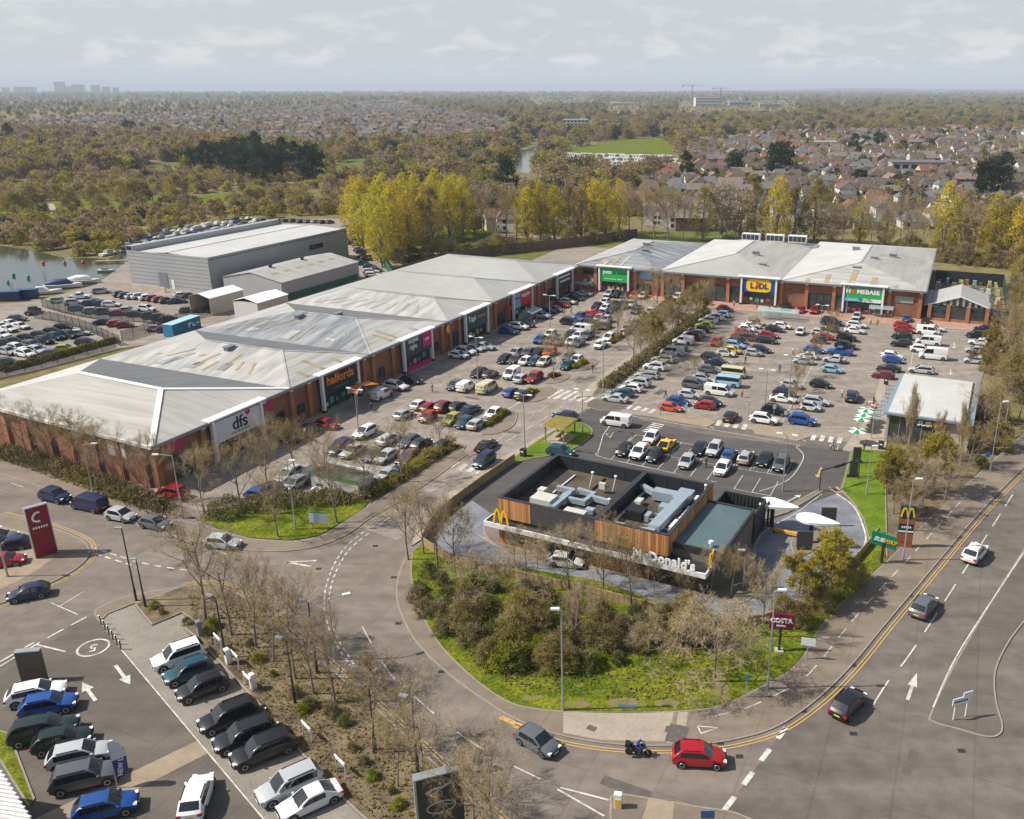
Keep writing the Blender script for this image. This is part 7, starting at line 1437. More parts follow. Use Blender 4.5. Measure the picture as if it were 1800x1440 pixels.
BY = [bare_tree(41, 8, .2, 8, .85, .4, 3, .16, 'yellowfl', 'twig', .03, 1.2), bare_tree(42, 8, .2, 8, .95, .3, 3, .16, 'olive', 'twig', .03, 1.2)]
BP = [bare_tree(51, 10, .15, 12, .38, .8, 0, tmat='twig2', tw=.04, dens=1.2)]
PO = [clump_tree(60+i, 22, 2.5, 6.6, 170, 26, .33, 'willow', 'poplar', 24, 'bark', .135, 5) for i in range(3)]
PG = [clump_tree(70+i, 20, 2.0, 6.6, 150, 22, .32, 'olive', 'poplar', 24, 'bark', .14, 9) for i in range(2)]
PK = [clump_tree(75, 15, 2, 6.5, 90, 34, .32, 'pinkl', 'oval', 16, 'bark', .2, 14)]
EV = [clump_tree(80, 14, 2, 5.5, 60, 70, .5, 'ever', 'flat', 8, 'bark', .26), clump_tree(81, 16, 1.0, 4.2, 60, 70, .45, 'ever', 'oval', 8, 'bark', .28)]
SB = [clump_tree(90+i, 3.4, .0, 2.3, 60, 60, .13, 'brownl', 'dome', 4, 'bark', .24, 12) for i in range(2)]
SG = [clump_tree(95, 2.8, 0, 2.0, 55, 70, .13, 'green', 'dome', 4, 'bark', .24, 6), clump_tree(96, 3.0, 0, 2.1, 55, 70, .14, 'green', 'dome', 4, 'bark', .24, 8, mat2='olive')]
SY = [clump_tree(98, 2.0, 0, 1.6, 45, 70, .12, 'bright', 'dome', 3, 'bark', .25, 2)]
SO = [clump_tree(99+i, 5.0, .1, 2.9, 70, 60, .15, 'olive', 'dome', 6, 'bark', .22, 16) for i in range(2)]+[clump_tree(102, 5.0, .1, 2.9, 70, 60, .15, 'yellowfl', 'dome', 6, 'bark', .22, 14, mat2='olive')]
def plant(name, pair, u, v, s, label, cat, group=None, z=0.0, sz=None, wpos=None):
    p = wpos if wpos is not None else P(u, v); r_ = empty(name, (p.x, p.y, z), jr.uniform(0, 6.28)); r_.scale = (s, s, sz if sz else s); tag(r_, label, cat, group)
    put('trunk' if cat == 'tree' else 'stems', pair[0], r_); put('crown' if cat == 'tree' else 'foliage', pair[1], r_); return r_
def trees(phrase, group, pool, pts, name='bare_tree', adj='bare', cat='tree'):
    for i, t in enumerate(pts):
        u, v, s = t[:3]; plant(name, pool[i % len(pool)], u, v, s, '%s %s, %s %s' % (adj, cat if cat == 'tree' else 'shrub', ordinal(i), phrase), cat, group, .1 if v > 780 else 0.0, t[3] if len(t) > 3 else None)
trees('from left along the hedge before the furniture shop', 'trees along the furniture shop hedge', BT, [(-10,812,.85),(50,815,.8),(95,832,.75),(135,842,.8),(172,858,.8),(222,868,.75),(262,886,.8)])
trees('from left on the lawn and beds below the dfs sign', 'trees around the dfs corner', BT, [(360,905,.8),(425,905,.95),(470,866,.9),(523,850,.8),(489,945,.75),(575,862,.8),(592,920,.8),(640,880,.7),(708,848,.8),(777,806,.6)])
trees('from left in the strip along the dealership bed', 'trees along the dealership bed', BT, [(362,1090,1.05),(408,1118,.85),(450,1140,.8),(482,1165,.7),(520,1195,.9),(552,1222,.7),(590,1238,.75),(656,1325,.75),(745,1412,.85),(835,1480,.75),(880,1560,.9),(700,1385,.5)])
trees('from left at the shrubbery corner below the restaurant', 'trees of the shrubbery', BT+BW, [(718,985,.75),(745,975,.7),(770,1000,.8),(800,1008,.7),(830,1060,.6),(925,1040,.7),(1000,1040,.7),(1060,1050,.8),(1010,1135,.6),(1110,1075,.75)])
trees('from left among the sprawling trees right of the foreground lamp', 'sprawling pale trees', BW, [(1165,1100,.35),(1215,1105,.35),(1140,1160,.42),(1255,1200,.95),(1225,1150,.5),(1290,1112,.4)], adj='sprawling pale')
trees('from left before the restaurant fascia', 'thin trees before the restaurant', BT, [(905,992,.42),(945,1000,.4),(1050,1010,.4),(1110,1025,.3),(1150,1040,.3),(1200,1052,.3),(1250,1045,.5),(1285,1050,.5)], adj='thin leafless')
trees('from left in the car park islands by the terrace', 'trees on the terrace islands', BT, [(974,668,.75),(1000,648,.5),(1085,600,.7),(1045,612,.6),(1108,580,.7),(1155,552,1.0),(1180,545,.7),(1130,556,.6)])
trees('from near end along the median hedge', 'trees of the median hedge', [BT[3], BT[1], BY[1], BT[0]], [(1113,652,.95),(1126,638,.75),(1140,628,.85),(1152,618,.75),(1162,609,.85),(1172,603,.75),(1182,595,.85),(1192,588,.75),(1202,581,.8),(1212,573,.75),(1221,567,.8),(1230,559,.75),(1239,551,.75)])
trees('from left among small trees between main car park rows', 'small trees in the main car park', [BT[3]], [(1222,668,.4),(1264,640,.45),(1300,612,.4),(1413,663,.5),(1402,690,.45),(1432,634,.4),(1452,606,.4),(1467,580,.45),(1392,720,.4),(1326,592,.4)], 'young_tree', 'young ochre')
trees('from left, standing before the sandwich shop', 'columnar trees by the sandwich shop', BP, [(1592,805,.7),(1645,812,.5),(1688,818,.6)], adj='narrow upright bare')
trees('from top in the bare thicket beside the main road', 'thicket beside the main road', BT+BY, [(1570,822,.42),(1610,838,.45),(1660,842,.45),(1590,868,.6),(1640,870,.75),(1570,905,.7),(1620,905,.7),(1590,935,.6),(1660,880,.6),(1700,830,.6),(1560,870,.6)])
trees('from left along the drive-through bank', 'yellow shrubs on the bank', [SO[2], BY[0], SO[2], SO[0]], [(1375,1088,.5),(1400,1070,.55),(1425,1055,.6),(1405,1100,.5),(1440,1075,.55),(1460,1035,.6),(1482,1045,.55),(1475,1015,.6),(1498,1022,.5),(1450,1060,.5)], 'spring_shrub', 'yellow flowering', 'shrub')
trees('from top along the right-hand boundary', 'boundary trees on the right', [SO[0], BT[3], SO[1], BY[1], BT[1]], [(1800,570,.9),(1815,590,1.0),(1790,600,.9),(1752,628,.7),(1780,622,1.0),(1742,655,.8),(1770,660,1.1),(1800,640,1.2),(1745,690,1.0),(1775,705,1.1),(1740,740,1.0),(1765,755,1.0),(1800,700,1.2),(1790,740,1.0),(1725,770,.8),(1750,790,.9),(1815,600,1.2)], 'boundary_tree', 'olive budding')
plant('evergreen_shrub', SG[0], 1722, 822, .6, 'small green shrub beside the blue cycle sign', 'shrub'); plant('bare_tree', BT[2], 1339, 1120, .75, 'single upright bare tree beside the maroon coffee sign', 'tree')
rnd = random.Random(77); pool = [(SB[0], 'brown_shrub', 'brown twiggy'), (SG[1], 'green_shrub', 'mixed green'), (SB[1], 'brown_shrub', 'brown twiggy'), (SO[0], 'olive_shrub', 'olive'), (SG[0], 'green_shrub', 'dark green')]
sp_ = []
for i in range(13):
    for j in range(4):
        t = i/12; u = 745+t*505+rnd.uniform(-14, 14); top = 1000+t*98+12; bot = 1020+150*math.sin(min(1, t*1.6+.15)*math.pi*.62)+25
        if t > .7: bot = 1160-(t-.7)*90
        v = top+(bot-top)*(j+.2)/3.6+rnd.uniform(-6, 6); sp_.append((u, v))
for n_, (u, v) in enumerate(sorted(sp_)):
    a, nm, ad = pool[rnd.choices(range(5), [3.2, 2.6, 2.6, 2.2, 2.2])[0]]; plant(nm, a, u, v, rnd.uniform(.40, .72), '%s shrub, %s from the left in the dense shrubbery below the restaurant' % (ad, ordinal(n_)), 'shrub', 'shrubbery below the restaurant', .1)
for i, (u, v, s) in enumerate(((888,1172,1.1),(868,1162,.85),(915,1166,.9),(980,1174,.9),(945,1150,.85),(1012,1170,.65),(1040,1165,.6))): plant('laurel_shrub', SY[0], u, v, s, 'bright green laurel, %s from the left at the front of the shrubbery' % ordinal(i), 'shrub', 'laurels at the shrubbery front', .1)
for i, (u, v, s) in enumerate(((272,1070,.35),(285,1080,.3),(330,1098,.4),(375,1105,.5),(365,1118,.4),(440,1135,.35),(455,1165,.4),(520,1225,.45),(545,1245,.55),(530,1255,.4),(585,1260,.6),(605,1275,.5),(655,1370,.35),(640,1345,.35),(690,1395,.3),(700,1420,.35),(620,1320,.35),(480,1190,.3))): plant('low_shrub', [SY[0], SB[0], SG[1]][i % 3], u, v, s*[1, .62, .6][i % 3], 'low scruffy shrub, %s down the dealership bed' % ordinal(i), 'shrub', 'low shrubs in the dealership bed', .1)
def hedge(label, pts, w_, h_, lm, per=60, ls=.16, name='hedge', seed=1, twg=12):
    l = [Vector(p) for p in px(pts)]; T = length(l); r = random.Random(seed); C = MB(); o0 = l[0]; n = int(T*per)
    for i in range(n):
        c = cut(l, max(0, (q := r.random()*T)-.01), q+.01); p = c[0]-o0; t = r.random()*6.283; rr = r.random()**.5; hh = h_*(.75+.35*math.sin(q*1.7+seed)*math.sin(q*.63)+.1*r.random())
        d = (c[-1]-c[0]).normalized(); nn = Vector((-d.y, d.x, 0)); pp = p+nn*(w_/2*rr*math.cos(t)*1.1); z = hh*abs(math.sin(t))*rr**.3 if r.random() < .8 else r.random()*hh
        leafquad(C, Vector((pp.x, pp.y, .1+z)), ls*r.uniform(.6, 1.4), r)
        if i % 6 == 0 and twg: e = Vector((pp.x, pp.y, .1+z)); twig(C, e, e+Vector((r.gauss(0, .3), r.gauss(0, .3), r.uniform(.2, .7))), .035, r, 1)
    o = C.build(name, [M[lm], M['twig2']], None, (o0.x, o0.y, .02)); tag(o, label, 'hedge', 'hedges'); return o
hedge('long brown hedge along the side road before the furniture shop', [(-60,785),(60,812),(170,850),(240,880),(292,898)], 3.2, 1.7, 'brownl', 240, .17, seed=2)
hedge('green hedge end beside the red car at shop corner', [(215,872),(255,886),(290,897)], 2.2, 1.6, 'green', 260, .15, seed=3)
hedge('brown hedge in front of the white kiosk', [(368,902),(440,893),(520,885),(600,882),(650,874)], 3.6, 1.8, 'brownl', 300, .16, seed=4)
hedge('dense green hedge along the access road edge', [(650,872),(700,845),(745,815),(795,785)], 2.4, 1.6, 'olive', 320, .15, seed=5)
hedge('green base hedge beside the lawn below the kiosk', [(362,910),(420,915)], 2.0, 1.1, 'green', 260, .15, seed=6)
hedge('clipped ochre median hedge between access road and main car park', [(1060,684),(1113,645),(1170,603),(1240,548)], 2.6, 1.4, 'brownl', 200, .2, seed=7)
for i, (p, nm) in enumerate((([(855,752),(880,735)], 'on the island beside the white double-row hatchback'), ([(872,737),(893,726)], 'on the far side of the double-row island'), ([(922,697),(944,688)], 'on the island beside the black hatchback'), ([(965,666),(983,660)], 'around the tree at the hatching island'), ([(1005,650),(1030,638)], 'of golden leaves on the island by teal hatchback'), ([(1072,605),(1105,585)], 'on the island before the pet shop median'))):
    hedge('clipped box hedge '+nm, p, 1.2, 1.0, 'yellowfl' if i == 4 else 'olive', 420, .14, 'clipped_hedge', 10+i, 0)
hedge('ivy hedge on verge behind the parked yard cars', [(0,655),(60,640),(140,618),(205,600)], 2.2, 1.2, 'olive', 160, .25, seed=20)

# leaf litter, dead stems and weeds on the dealership bed and the bank
def litter(label, poly, n, seed, mats, ls=.16):
    pl = px(poly); x0, x1 = min(p.x for p in pl), max(p.x for p in pl); y0, y1 = min(p.y for p in pl), max(p.y for p in pl); r = random.Random(seed); C = MB(); q = [(p.x, p.y) for p in pl]; k_ = 0
    while k_ < n:
        x, y = r.uniform(x0, x1), r.uniform(y0, y1)
        if not inpoly(x, y, q): continue
        k_ += 1; c = math.sin(x*.9)*math.sin(y*.8)+r.gauss(0, .5)
        leafquad(C, Vector((x, y, .16+r.random()*.12)), ls*r.uniform(.5, 1.6), r, 0 if c < .2 else 1, 1.0)
        if k_ % 9 == 0: e = Vector((x, y, .12)); twig(C, e, e+Vector((r.gauss(0, .2), r.gauss(0, .2), r.uniform(.15, .5))), .03, r, 2)
    tag(C.build('ground_cover', [M[m] for m in mats]), label, 'ground cover', kind='stuff')
litter('dead leaves and weeds over the dealership planting bed', [(330,1050),(400,1045),(520,1135),(680,1275),(830,1420),(780,1500),(640,1430),(460,1240),(345,1115)], 4200, 5, ['brownl', 'olive', 'twig2'], .13)
litter('rough tufts and dead leaves on the bank of the central lawn', [(730,1020),(760,1080),(840,1175),(930,1225),(1190,1235),(1290,1200),(1300,1110),(1100,1080),(850,1015)], 4000, 6, ['olive', 'brownl', 'twig2'], .14)
litter('dead leaves under the hedge before the furniture shop', [(-60,790),(60,830),(200,880),(330,915),(290,895),(120,830),(0,785)], 2500, 8, ['brownl', 'olive', 'twig2'])
# poplars and park trees
trees('from left in the big yellow-green poplar grove', 'left poplar grove', PO+PG[:1], [(640,440,1.0),(665,452,1.0),(690,458,.95),(655,425,1.05),(700,440,1.0),(720,452,.9),(735,425,1.0),(760,432,.95),(790,425,.95),(815,420,.95),(770,415,1.05),(835,415,.85),(630,425,1.0),(680,428,1.05),(715,420,1.0),(745,440,.8),(800,410,.95),(672,470,.8)], 'poplar_tree', 'yellow-green poplar')
trees('from left in the middle poplar grove', 'middle poplar grove', PO+PG, [(928,428,.85),(950,425,.9),(975,426,.85),(1000,420,.9),(1022,420,.85),(1045,416,.9),(1065,418,.9),(1088,410,.85),(940,410,.9),(1030,405,.9)], 'poplar_tree', 'yellow-green poplar')
trees('from left in the bare belt between the poplar groves and stores', 'bare belt trees', BT, [(852,424,1.7),(872,428,1.5),(890,420,1.6),(908,424,1.7),(1105,418,1.6),(1128,420,1.5),(1150,422,1.7),(1175,424,1.6),(1200,424,1.5),(1580,440,1.5),(1600,444,1.6),(1480,432,1.4),(1530,436,1.5)])
trees('from left in the scrub along the brown fence', 'scrub along the brown fence', [SB[0], SG[1], SB[1], SO[0]], [(700,462,1.2),(725,458,1.3),(750,456,1.2),(775,452,1.3),(800,452,1.2),(825,450,1.3),(850,448,1.2),(875,446,1.2),(900,444,1.3),(930,440,1.2),(960,436,1.2),(1000,432,1.2),(1045,428,1.2),(1090,424,1.2)], 'fence_shrub', 'scrubby', 'shrub')
trees('from left in the thicket beyond the garden yard fence', 'thicket beyond the garden yard', [SO[0], SG[1], SO[2], SB[0]], [(1600,446,1.3),(1622,452,1.3),(1645,458,1.2),(1668,461,1.3),(1692,464,1.2),(1715,466,1.3),(1738,468,1.2),(1762,470,1.3),(1785,474,1.3),(1580,442,1.2),(1798,490,1.2),(1785,510,1.1),(1795,530,1.1)], 'thicket_shrub', 'olive thicket', 'shrub')
trees('from left behind the big store roofs', 'trees behind the stores', [PK[0], PG[0], PO[1], PG[1]], [(1268,418,1.25),(1325,422,.95),(1365,425,1.0),(1430,425,1.05),(1460,428,.9),(1235,422,.9),(1510,428,.7),(1555,432,.6),(1300,420,1.1),(1395,424,.9)], 'park_tree', 'tall budding')
trees('from left beyond the garden yard', 'trees beyond the garden yard', [PO[2], PG[1], BT[0]], [(1655,448,1.0),(1690,452,1.0),(1715,458,1.6),(1740,460,.9),(1770,458,.95),(1620,452,1.3),(1798,470,1.0)], 'park_tree', 'yellow budding')
trees('from left in the dark pine clump of the heath', 'dark pine clump', EV, [(345,300,1.0),(365,306,1.2),(390,300,1.3),(415,312,1.2),(440,318,1.4),(462,325,1.3),(480,315,1.4),(500,305,1.3),(425,290,1.3),(455,295,1.4),(550,318,1.4),(520,300,1.1)], 'pine_tree', 'dark evergreen')
trees('from left among the lone evergreens of the town', 'lone evergreens', EV[::-1], [(893,358,1.2),(1370,318,1.5),(1205,318,1.0),(1290,312,1.0),(1500,272,1.0),(1510,332,.7),(1590,385,.8),(1735,350,1.3),(1760,338,1.2),(230,240,1.2),(20,262,1.3),(1545,262,1.0)], 'evergreen_tree', 'dark evergreen')
trees('from left among blossom bushes in the park', 'blossom bushes', [PK[0]], [(795,440,.28),(778,446,.24),(330,300,.5),(345,296,.5),(370,298,.45),(670,288,.6)], 'blossom_bush', 'pale blossom', 'shrub')
trees('from left among rounded bushes on the meadow', 'meadow bushes', SO, [(127,372,1.6),(245,370,2.6),(100,352,1.4),(165,352,1.4),(443,362,1.5),(310,350,2.2),(60,372,2.0),(30,385,2.2),(215,352,1.8),(180,378,1.6)], 'meadow_bush', 'rounded olive', 'shrub')

# ------------------------------------------------------------------ town houses
def house_kit(w_, d_, e_, r_, hip, wallm, roofm, wing=False):
    W_ = MB(); Rf = MB(); Ch = MB(); win = []
    x, y = w_/2, d_/2
    if hip: W_.box(-x, x, -y, y, 0, e_)
    else:
        W_.box(-x, x, -y, y, 0, e_); W_.poly([(-x, y, e_), (-x, 0, r_), (-x, -y, e_)]); W_.poly([(x, -y, e_), (x, 0, r_), (x, y, e_)])
    o = .35; xo = x+o; yo = y+o; k_ = x*.45 if hip else 0
    rz0 = e_-.05
    Rf.quad((-xo, -yo, rz0), (xo, -yo, rz0), (xo-k_-(o if hip else 0), 0, r_+.08), (-xo+k_+(o if hip else 0), 0, r_+.08)); Rf.quad((xo, yo, rz0), (-xo, yo, rz0), (-xo+k_+(o if hip else 0), 0, r_+.08), (xo-k_-(o if hip else 0), 0, r_+.08))
    if hip: Rf.poly([(-xo, yo, rz0), (-xo, -yo, rz0), (-xo+k_+o, 0, r_+.08)]); Rf.poly([(xo, -yo, rz0), (xo, yo, rz0), (xo-k_-o, 0, r_+.08)])
    Rf.quad((-xo, yo, rz0), (xo, yo, rz0), (xo, -yo, rz0), (-xo, -yo, rz0))
    if wing:
        W_.box(-x*.1, x*.75, -y-1.6, -y+.2, 0, e_); Rf.poly([(-x*.1-.3, -y-1.9, e_-.05), (x*.325, -y-1.9, r_-.8), (x*.325, 0, r_-.8), (-x*.1-.3, 0, e_-.05)]); Rf.poly([(x*.75+.3, -y-1.9, e_-.05), (x*.75+.3, 0, e_-.05), (x*.325, 0, r_-.8), (x*.325, -y-1.9, r_-.8)]); W_.poly([(-x*.1, -y-1.6, e_), (x*.75, -y-1.6, e_), (x*.325, -y-1.6, r_-1)])
    Ch.box(x*.55, x*.55+.7, -.35, .35, r_-.8, r_+1.1)
    yw = -y-1.62 if wing else -y-.02
    for z0 in ((.9, 3.3) if e_ > 4 else (.9,)):
        for xx in ((-x*.55, x*.55) if not wing else (x*.1, x*.55)):
            q = MB(); q.box(xx-.65, xx+.65, yw-.03, yw+.03, z0, z0+1.3); win.append(q)
    wm = [M['glass']]
    A_ = {'wall': W_.mesh('wall', M[wallm]), 'roof': Rf.mesh('roof', M[roofm]), 'chimney': Ch.mesh('chimney', M['brick']), 'windows': [q.mesh('window', M['glass']) for q in win]}
    J = MB()
    for mb_, mi in [(W_, 0), (Rf, 1), (Ch, 2)]+[(q, 3) for q in win]:
        i = len(J.v); J.v += mb_.v; J.f += [tuple(i+j for j in f) for f in mb_.f]; J.m += [mi]*len(mb_.f)
    A_['whole'] = J.mesh('house', [M[wallm], M[roofm], M['brick'], M['glass']]); return A_
M['hwhite'] = mat('painted_render', (.62, .60, .56), .8, var=.06, scale=.5); M['hcream'] = mat('cream_render', (.52, .46, .36), .8, var=.08, scale=.5); M['hbrick'] = mat('house_brick', (.19, .11, .082), .9, var=.2, scale=.8); M['hgrey'] = mat('grey_render', (.36, .36, .35), .8, var=.08, scale=.5)
M['tred'] = mat('red_roof_tiles', (.175, .09, .062), .9, var=.25, scale=1.0); M['tbrown'] = mat('brown_roof_tiles', (.108, .082, .068), .9, var=.25, scale=1.0); M['tgrey'] = mat('grey_roof_slates', (.13, .13, .135), .7, var=.2, scale=1.0); M['tlight'] = M['tlight']; M['tpale'] = mat('weathered_roof_tiles', (.18, .15, .125), .9, var=.2, scale=1.0)
HK = [('brown-roofed white gabled', house_kit(9, 8, 5, 8, False, 'hwhite', 'tbrown', True)), ('grey-roofed white', house_kit(8.5, 8, 5, 7.8, True, 'hwhite', 'tgrey')), ('red-roofed cream', house_kit(9, 8.5, 5, 8.2, False, 'hcream', 'tred', True)), ('brown hip-roofed white', house_kit(10, 9, 4.8, 8, True, 'hwhite', 'tbrown')), ('weathered-roofed brick', house_kit(12, 8, 5, 7.8, False, 'hbrick', 'tpale')), ('grey-roofed cream bungalow', house_kit(10, 9, 2.8, 5.6, True, 'hcream', 'tgrey')), ('red-roofed white', house_kit(9, 8, 5, 8.0, True, 'hwhite', 'tred'))]
def uv(p):
    x, y, z = p[0], p[1], p[2]-CAMH; zc = y*CP-z*SP; yc = y*SP+z*CP; return CX+FPX*x/zc, CY-FPX*yc/zc
TOWN1 = [(1118,392),(1108,335),(1190,305),(1215,258),(1330,236),(1960,228),(1960,385),(1650,398),(1480,408),(1250,392)]
TOWN2 = [(420,262),(905,252),(890,210),(700,182),(300,174),(-60,174),(-60,232),(150,236),(300,244)]
TOWN3 = [(1000,205),(1960,205),(1960,232),(1300,236),(1200,228)]
rh = random.Random(99); far_h = {i: [] for i in range(len(HK))}; cnt = 0
def tryhouse(p, ang, ki, label, detail):
    hk = HK[ki][1]; s_ = rh.uniform(.8, 1.08)
    if detail:
        r_ = empty('house', p, ang); r_.scale = (s_, s_, s_); tag(r_, label, 'house', 'houses of the town beyond the park'); put('wall', hk['wall'], r_); f = put('roof', hk['roof'], r_); put('chimney', hk['chimney'], f)
        for wn in hk['windows']: put('window', wn, r_)
    else: o = put('house', hk['whole'], None, p, ang, scale=(s_, s_, s_)); tag(o, label, 'house', 'houses of the town beyond the park')
y = 322.0; rown = 0
while y < 3600:
    stepx = 11.5 if y < 1000 else 13.5; x = -900 if y > 900 else -50; first = 0; off = rh.uniform(-4, 4); curv = rh.uniform(-.06, .06); flip = rh.random() < .5
    while x < 1300:
        p = Vector((x+rh.uniform(-1.5, 1.5), y+off+curv*x+rh.uniform(-3, 3), 0)); u, v = uv(p); x += stepx*rh.uniform(.85, 1.3)
        if u < -60 or u > 1900: continue
        i1 = inpoly(u, v, TOWN1); i2 = inpoly(u, v, TOWN2); i3 = inpoly(u, v, TOWN3)
        if not (i1 or i2 or i3) or rh.random() < (.10 if i1 else .14): continue
        if i3 and rh.random() < .5: continue
        ki = rh.choices(range(7), [3.2, 3.6, .8, 3.4, 1.4, 2.6, .8])[0]; ang = math.atan(curv)+rh.choice([0, 0, 0, math.pi/2, math.pi])+rh.uniform(-.1, .1)
        if i1 and cnt < 300:
            tryhouse(p, ang, ki, '%s house, %s from the left in the %s street row beyond the stores' % (HK[ki][0], ordinal(first), ordinal(rown)), p.length < 520); cnt += 1; first += 1
        else: far_h[ki].append((p.x, p.y, 0, rh.uniform(.75, 1.05), ang))
    y += (23 if y < 900 else 30 if y < 2000 else 60); rown += 1
# terraces seen between the poplars
for i, (u, v, ki, a) in enumerate(((845,398,4,20),(870,402,2,20),(905,405,3,-10),(1150,395,0,-5),(1180,400,0,-5),(1215,404,4,-5),(1135,372,2,-5),(1170,376,0,-5),(1205,380,0,-5),(1240,385,4,-5))): tryhouse(P(u, v), R(a), ki, '%s house, %s from the left among the houses just behind the poplars' % (HK[ki][0], ordinal(i)), True)
# caravan park
cm = MB(); cm.box(-5, 5, -1.6, 1.6, .5, 2.9, 0); cm.poly([(-5.1, -1.8, 2.9), (5.1, -1.8, 2.9), (5.1, 0, 3.5), (-5.1, 0, 3.5)], 1); cm.poly([(-5.1, 0, 3.5), (5.1, 0, 3.5), (5.1, 1.8, 2.9), (-5.1, 1.8, 2.9)], 1); [cm.box(-4+j*2.6, -2.8+j*2.6, -1.64, -1.58, 1.4, 2.4, 2) for j in range(4)]; cm.box(-4.8, 4.8, -1.4, 1.4, 0, .5, 2)
cme = cm.mesh('caravan', [M['hwhite'], M['hgrey'], M['glass']]); n_ = 0
for rw in range(4):
    for i in range(13):
        u = 1005+i*14+rw*8+rh.uniform(-3, 3); v = 277+rw*6.5+i*.35+rh.uniform(-1, 1)
        if rh.random() < .12 or u > 1190: continue
        o = put('static_caravan', cme, None, P(u, v), R(rh.uniform(-50, -20))); tag(o, 'white static caravan, %s from the left in the %s row by the river' % (ordinal(i), ordinal(rw)), 'caravan', 'static caravans by the river')
# larger buildings of the town
def block(name, label, u, v, w_, d_, h_, wm, rm, ang=0, fl=2, cat='building', det=True):
    r_ = empty(name, P(u, v), R(ang)); tag(r_, label, cat); q = MB(); q.box(-w_/2, w_/2, -d_/2, d_/2, 0, h_); q.build('wall', M[wm], r_); q = MB(); q.box(-w_/2-.3, w_/2+.3, -d_/2-.3, d_/2+.3, h_, h_+.6); q.build('roof', M[rm], r_)
    if det:
        for f in range(fl):
            n = max(2, int(w_/5)); 
            for j in range(n): q = MB(); xx = -w_/2+(j+.5)*w_/n; q.box(xx-w_/n*.33, xx+w_/n*.33, -d_/2-.12, -d_/2+.05, f*h_/fl+h_/fl*.3, f*h_/fl+h_/fl*.8); q.build('window', M['glass'], r_)
block('office_block', 'grey curved office block with dark window bands among the houses', 1608, 312, 30, 18, 9, 'hgrey', 'tgrey', -10, 2); block('white_hall', 'long low white building before the grey office block', 1590, 330, 34, 10, 4, 'hwhite', 'tgrey', -8, 1); block('warehouse_store', 'pale flat-roofed store at the right of the town', 1735, 300, 26, 14, 5, 'hwhite', 'rb', -5, 1); block('white_hall', 'white flat-roofed hall in the middle of the town', 1440, 262, 30, 16, 6, 'hwhite', 'rs', 0, 1)
block('factory', 'white factory block beneath the cranes on the horizon', 1242, 187, 75, 60, 26, 'hwhite', 'rb', 0, 3); block('factory', 'long white factory right of the cranes', 1345, 177, 230, 80, 14, 'hwhite', 'rb', 0, 1); block('factory', 'blue industrial shed right of the white factory', 1300, 186, 70, 40, 12, 'f_cabin_blue2' if 'f_cabin_blue2' in M else 'duct', 'duct', 0, 1); block('factory', 'bright blue industrial shed below the long factory', 1352, 189, 60, 30, 10, 'duct', 'duct', 0, 1)
block('stadium_shed', 'long white shed on the horizon left of centre', 672, 183, 85, 40, 11, 'hgrey', 'rb', 0, 1); block('stadium_shed', 'pale flat shed on the horizon right of centre', 1096, 186, 72, 40, 9, 'hwhite', 'rb', 0, 1); block('stadium_shed', 'teal roofed shed on the central horizon', 985, 175, 130, 50, 10, 'duct', 'teal', 0, 1)
block('villa', 'white villa on the far side of the meadow', 1012, 222, 36, 16, 9, 'hwhite', 'rb', 0, 2); block('villa', 'white gabled farmhouse left of the river', 788, 248, 18, 12, 7, 'hwhite', 'tgrey', 15, 2)
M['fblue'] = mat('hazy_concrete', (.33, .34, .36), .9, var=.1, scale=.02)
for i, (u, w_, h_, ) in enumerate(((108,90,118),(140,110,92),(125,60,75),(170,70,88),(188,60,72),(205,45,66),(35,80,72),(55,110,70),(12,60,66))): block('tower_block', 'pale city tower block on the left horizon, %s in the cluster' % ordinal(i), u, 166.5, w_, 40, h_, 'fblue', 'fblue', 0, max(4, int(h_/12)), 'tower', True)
for i, (u, v, h_, jl) in enumerate(((1216, 184, 62, 46), (1266, 186, 52, 34))):
    r_ = empty('tower_crane', P(u, v), R(4)); tag(r_, ['tall tower crane above the white factory', 'shorter tower crane right of the white factory'][i], 'crane', 'tower cranes'); q = MB(); 
    for sx in (-1, 1):
        for sy in (-1, 1): q.bar((sx*1.2, sy*1.2, 0), (sx*1.2, sy*1.2, h_), .6, .6)
    for t in range(int(h_/4)): q.bar((-1.2, -1.2, t*4), (1.2, -1.2, t*4+4), .4, .4); q.bar((-1.2, 1.2, t*4), (1.2, 1.2, t*4+4), .4, .4)
    q.build('mast', M['gutter'], r_); q = MB(); q.bar((-jl*.8, 0, h_), (jl, 0, h_), 1.4, .6); q.bar((-jl*.8, 0, h_+2.6), (jl*.3, 0, h_+2.6), .5, .5); [q.bar((-jl*.7+j*4, 0, h_), (-jl*.7+j*4+2, 0, h_+2.6), .4, .4) for j in range(int(jl/4))]; q.build('jib', M['gutter'], r_); q = MB(); q.box(-jl*.8, -jl*.62, -1, 1, h_-2.5, h_); q.build('counterweight', M['fblue'], r_); q = MB(); q.box(-1.3, 1.3, -1.6, 1.6, h_-3, h_-.3); q.build('cab', M['gutter'], r_)
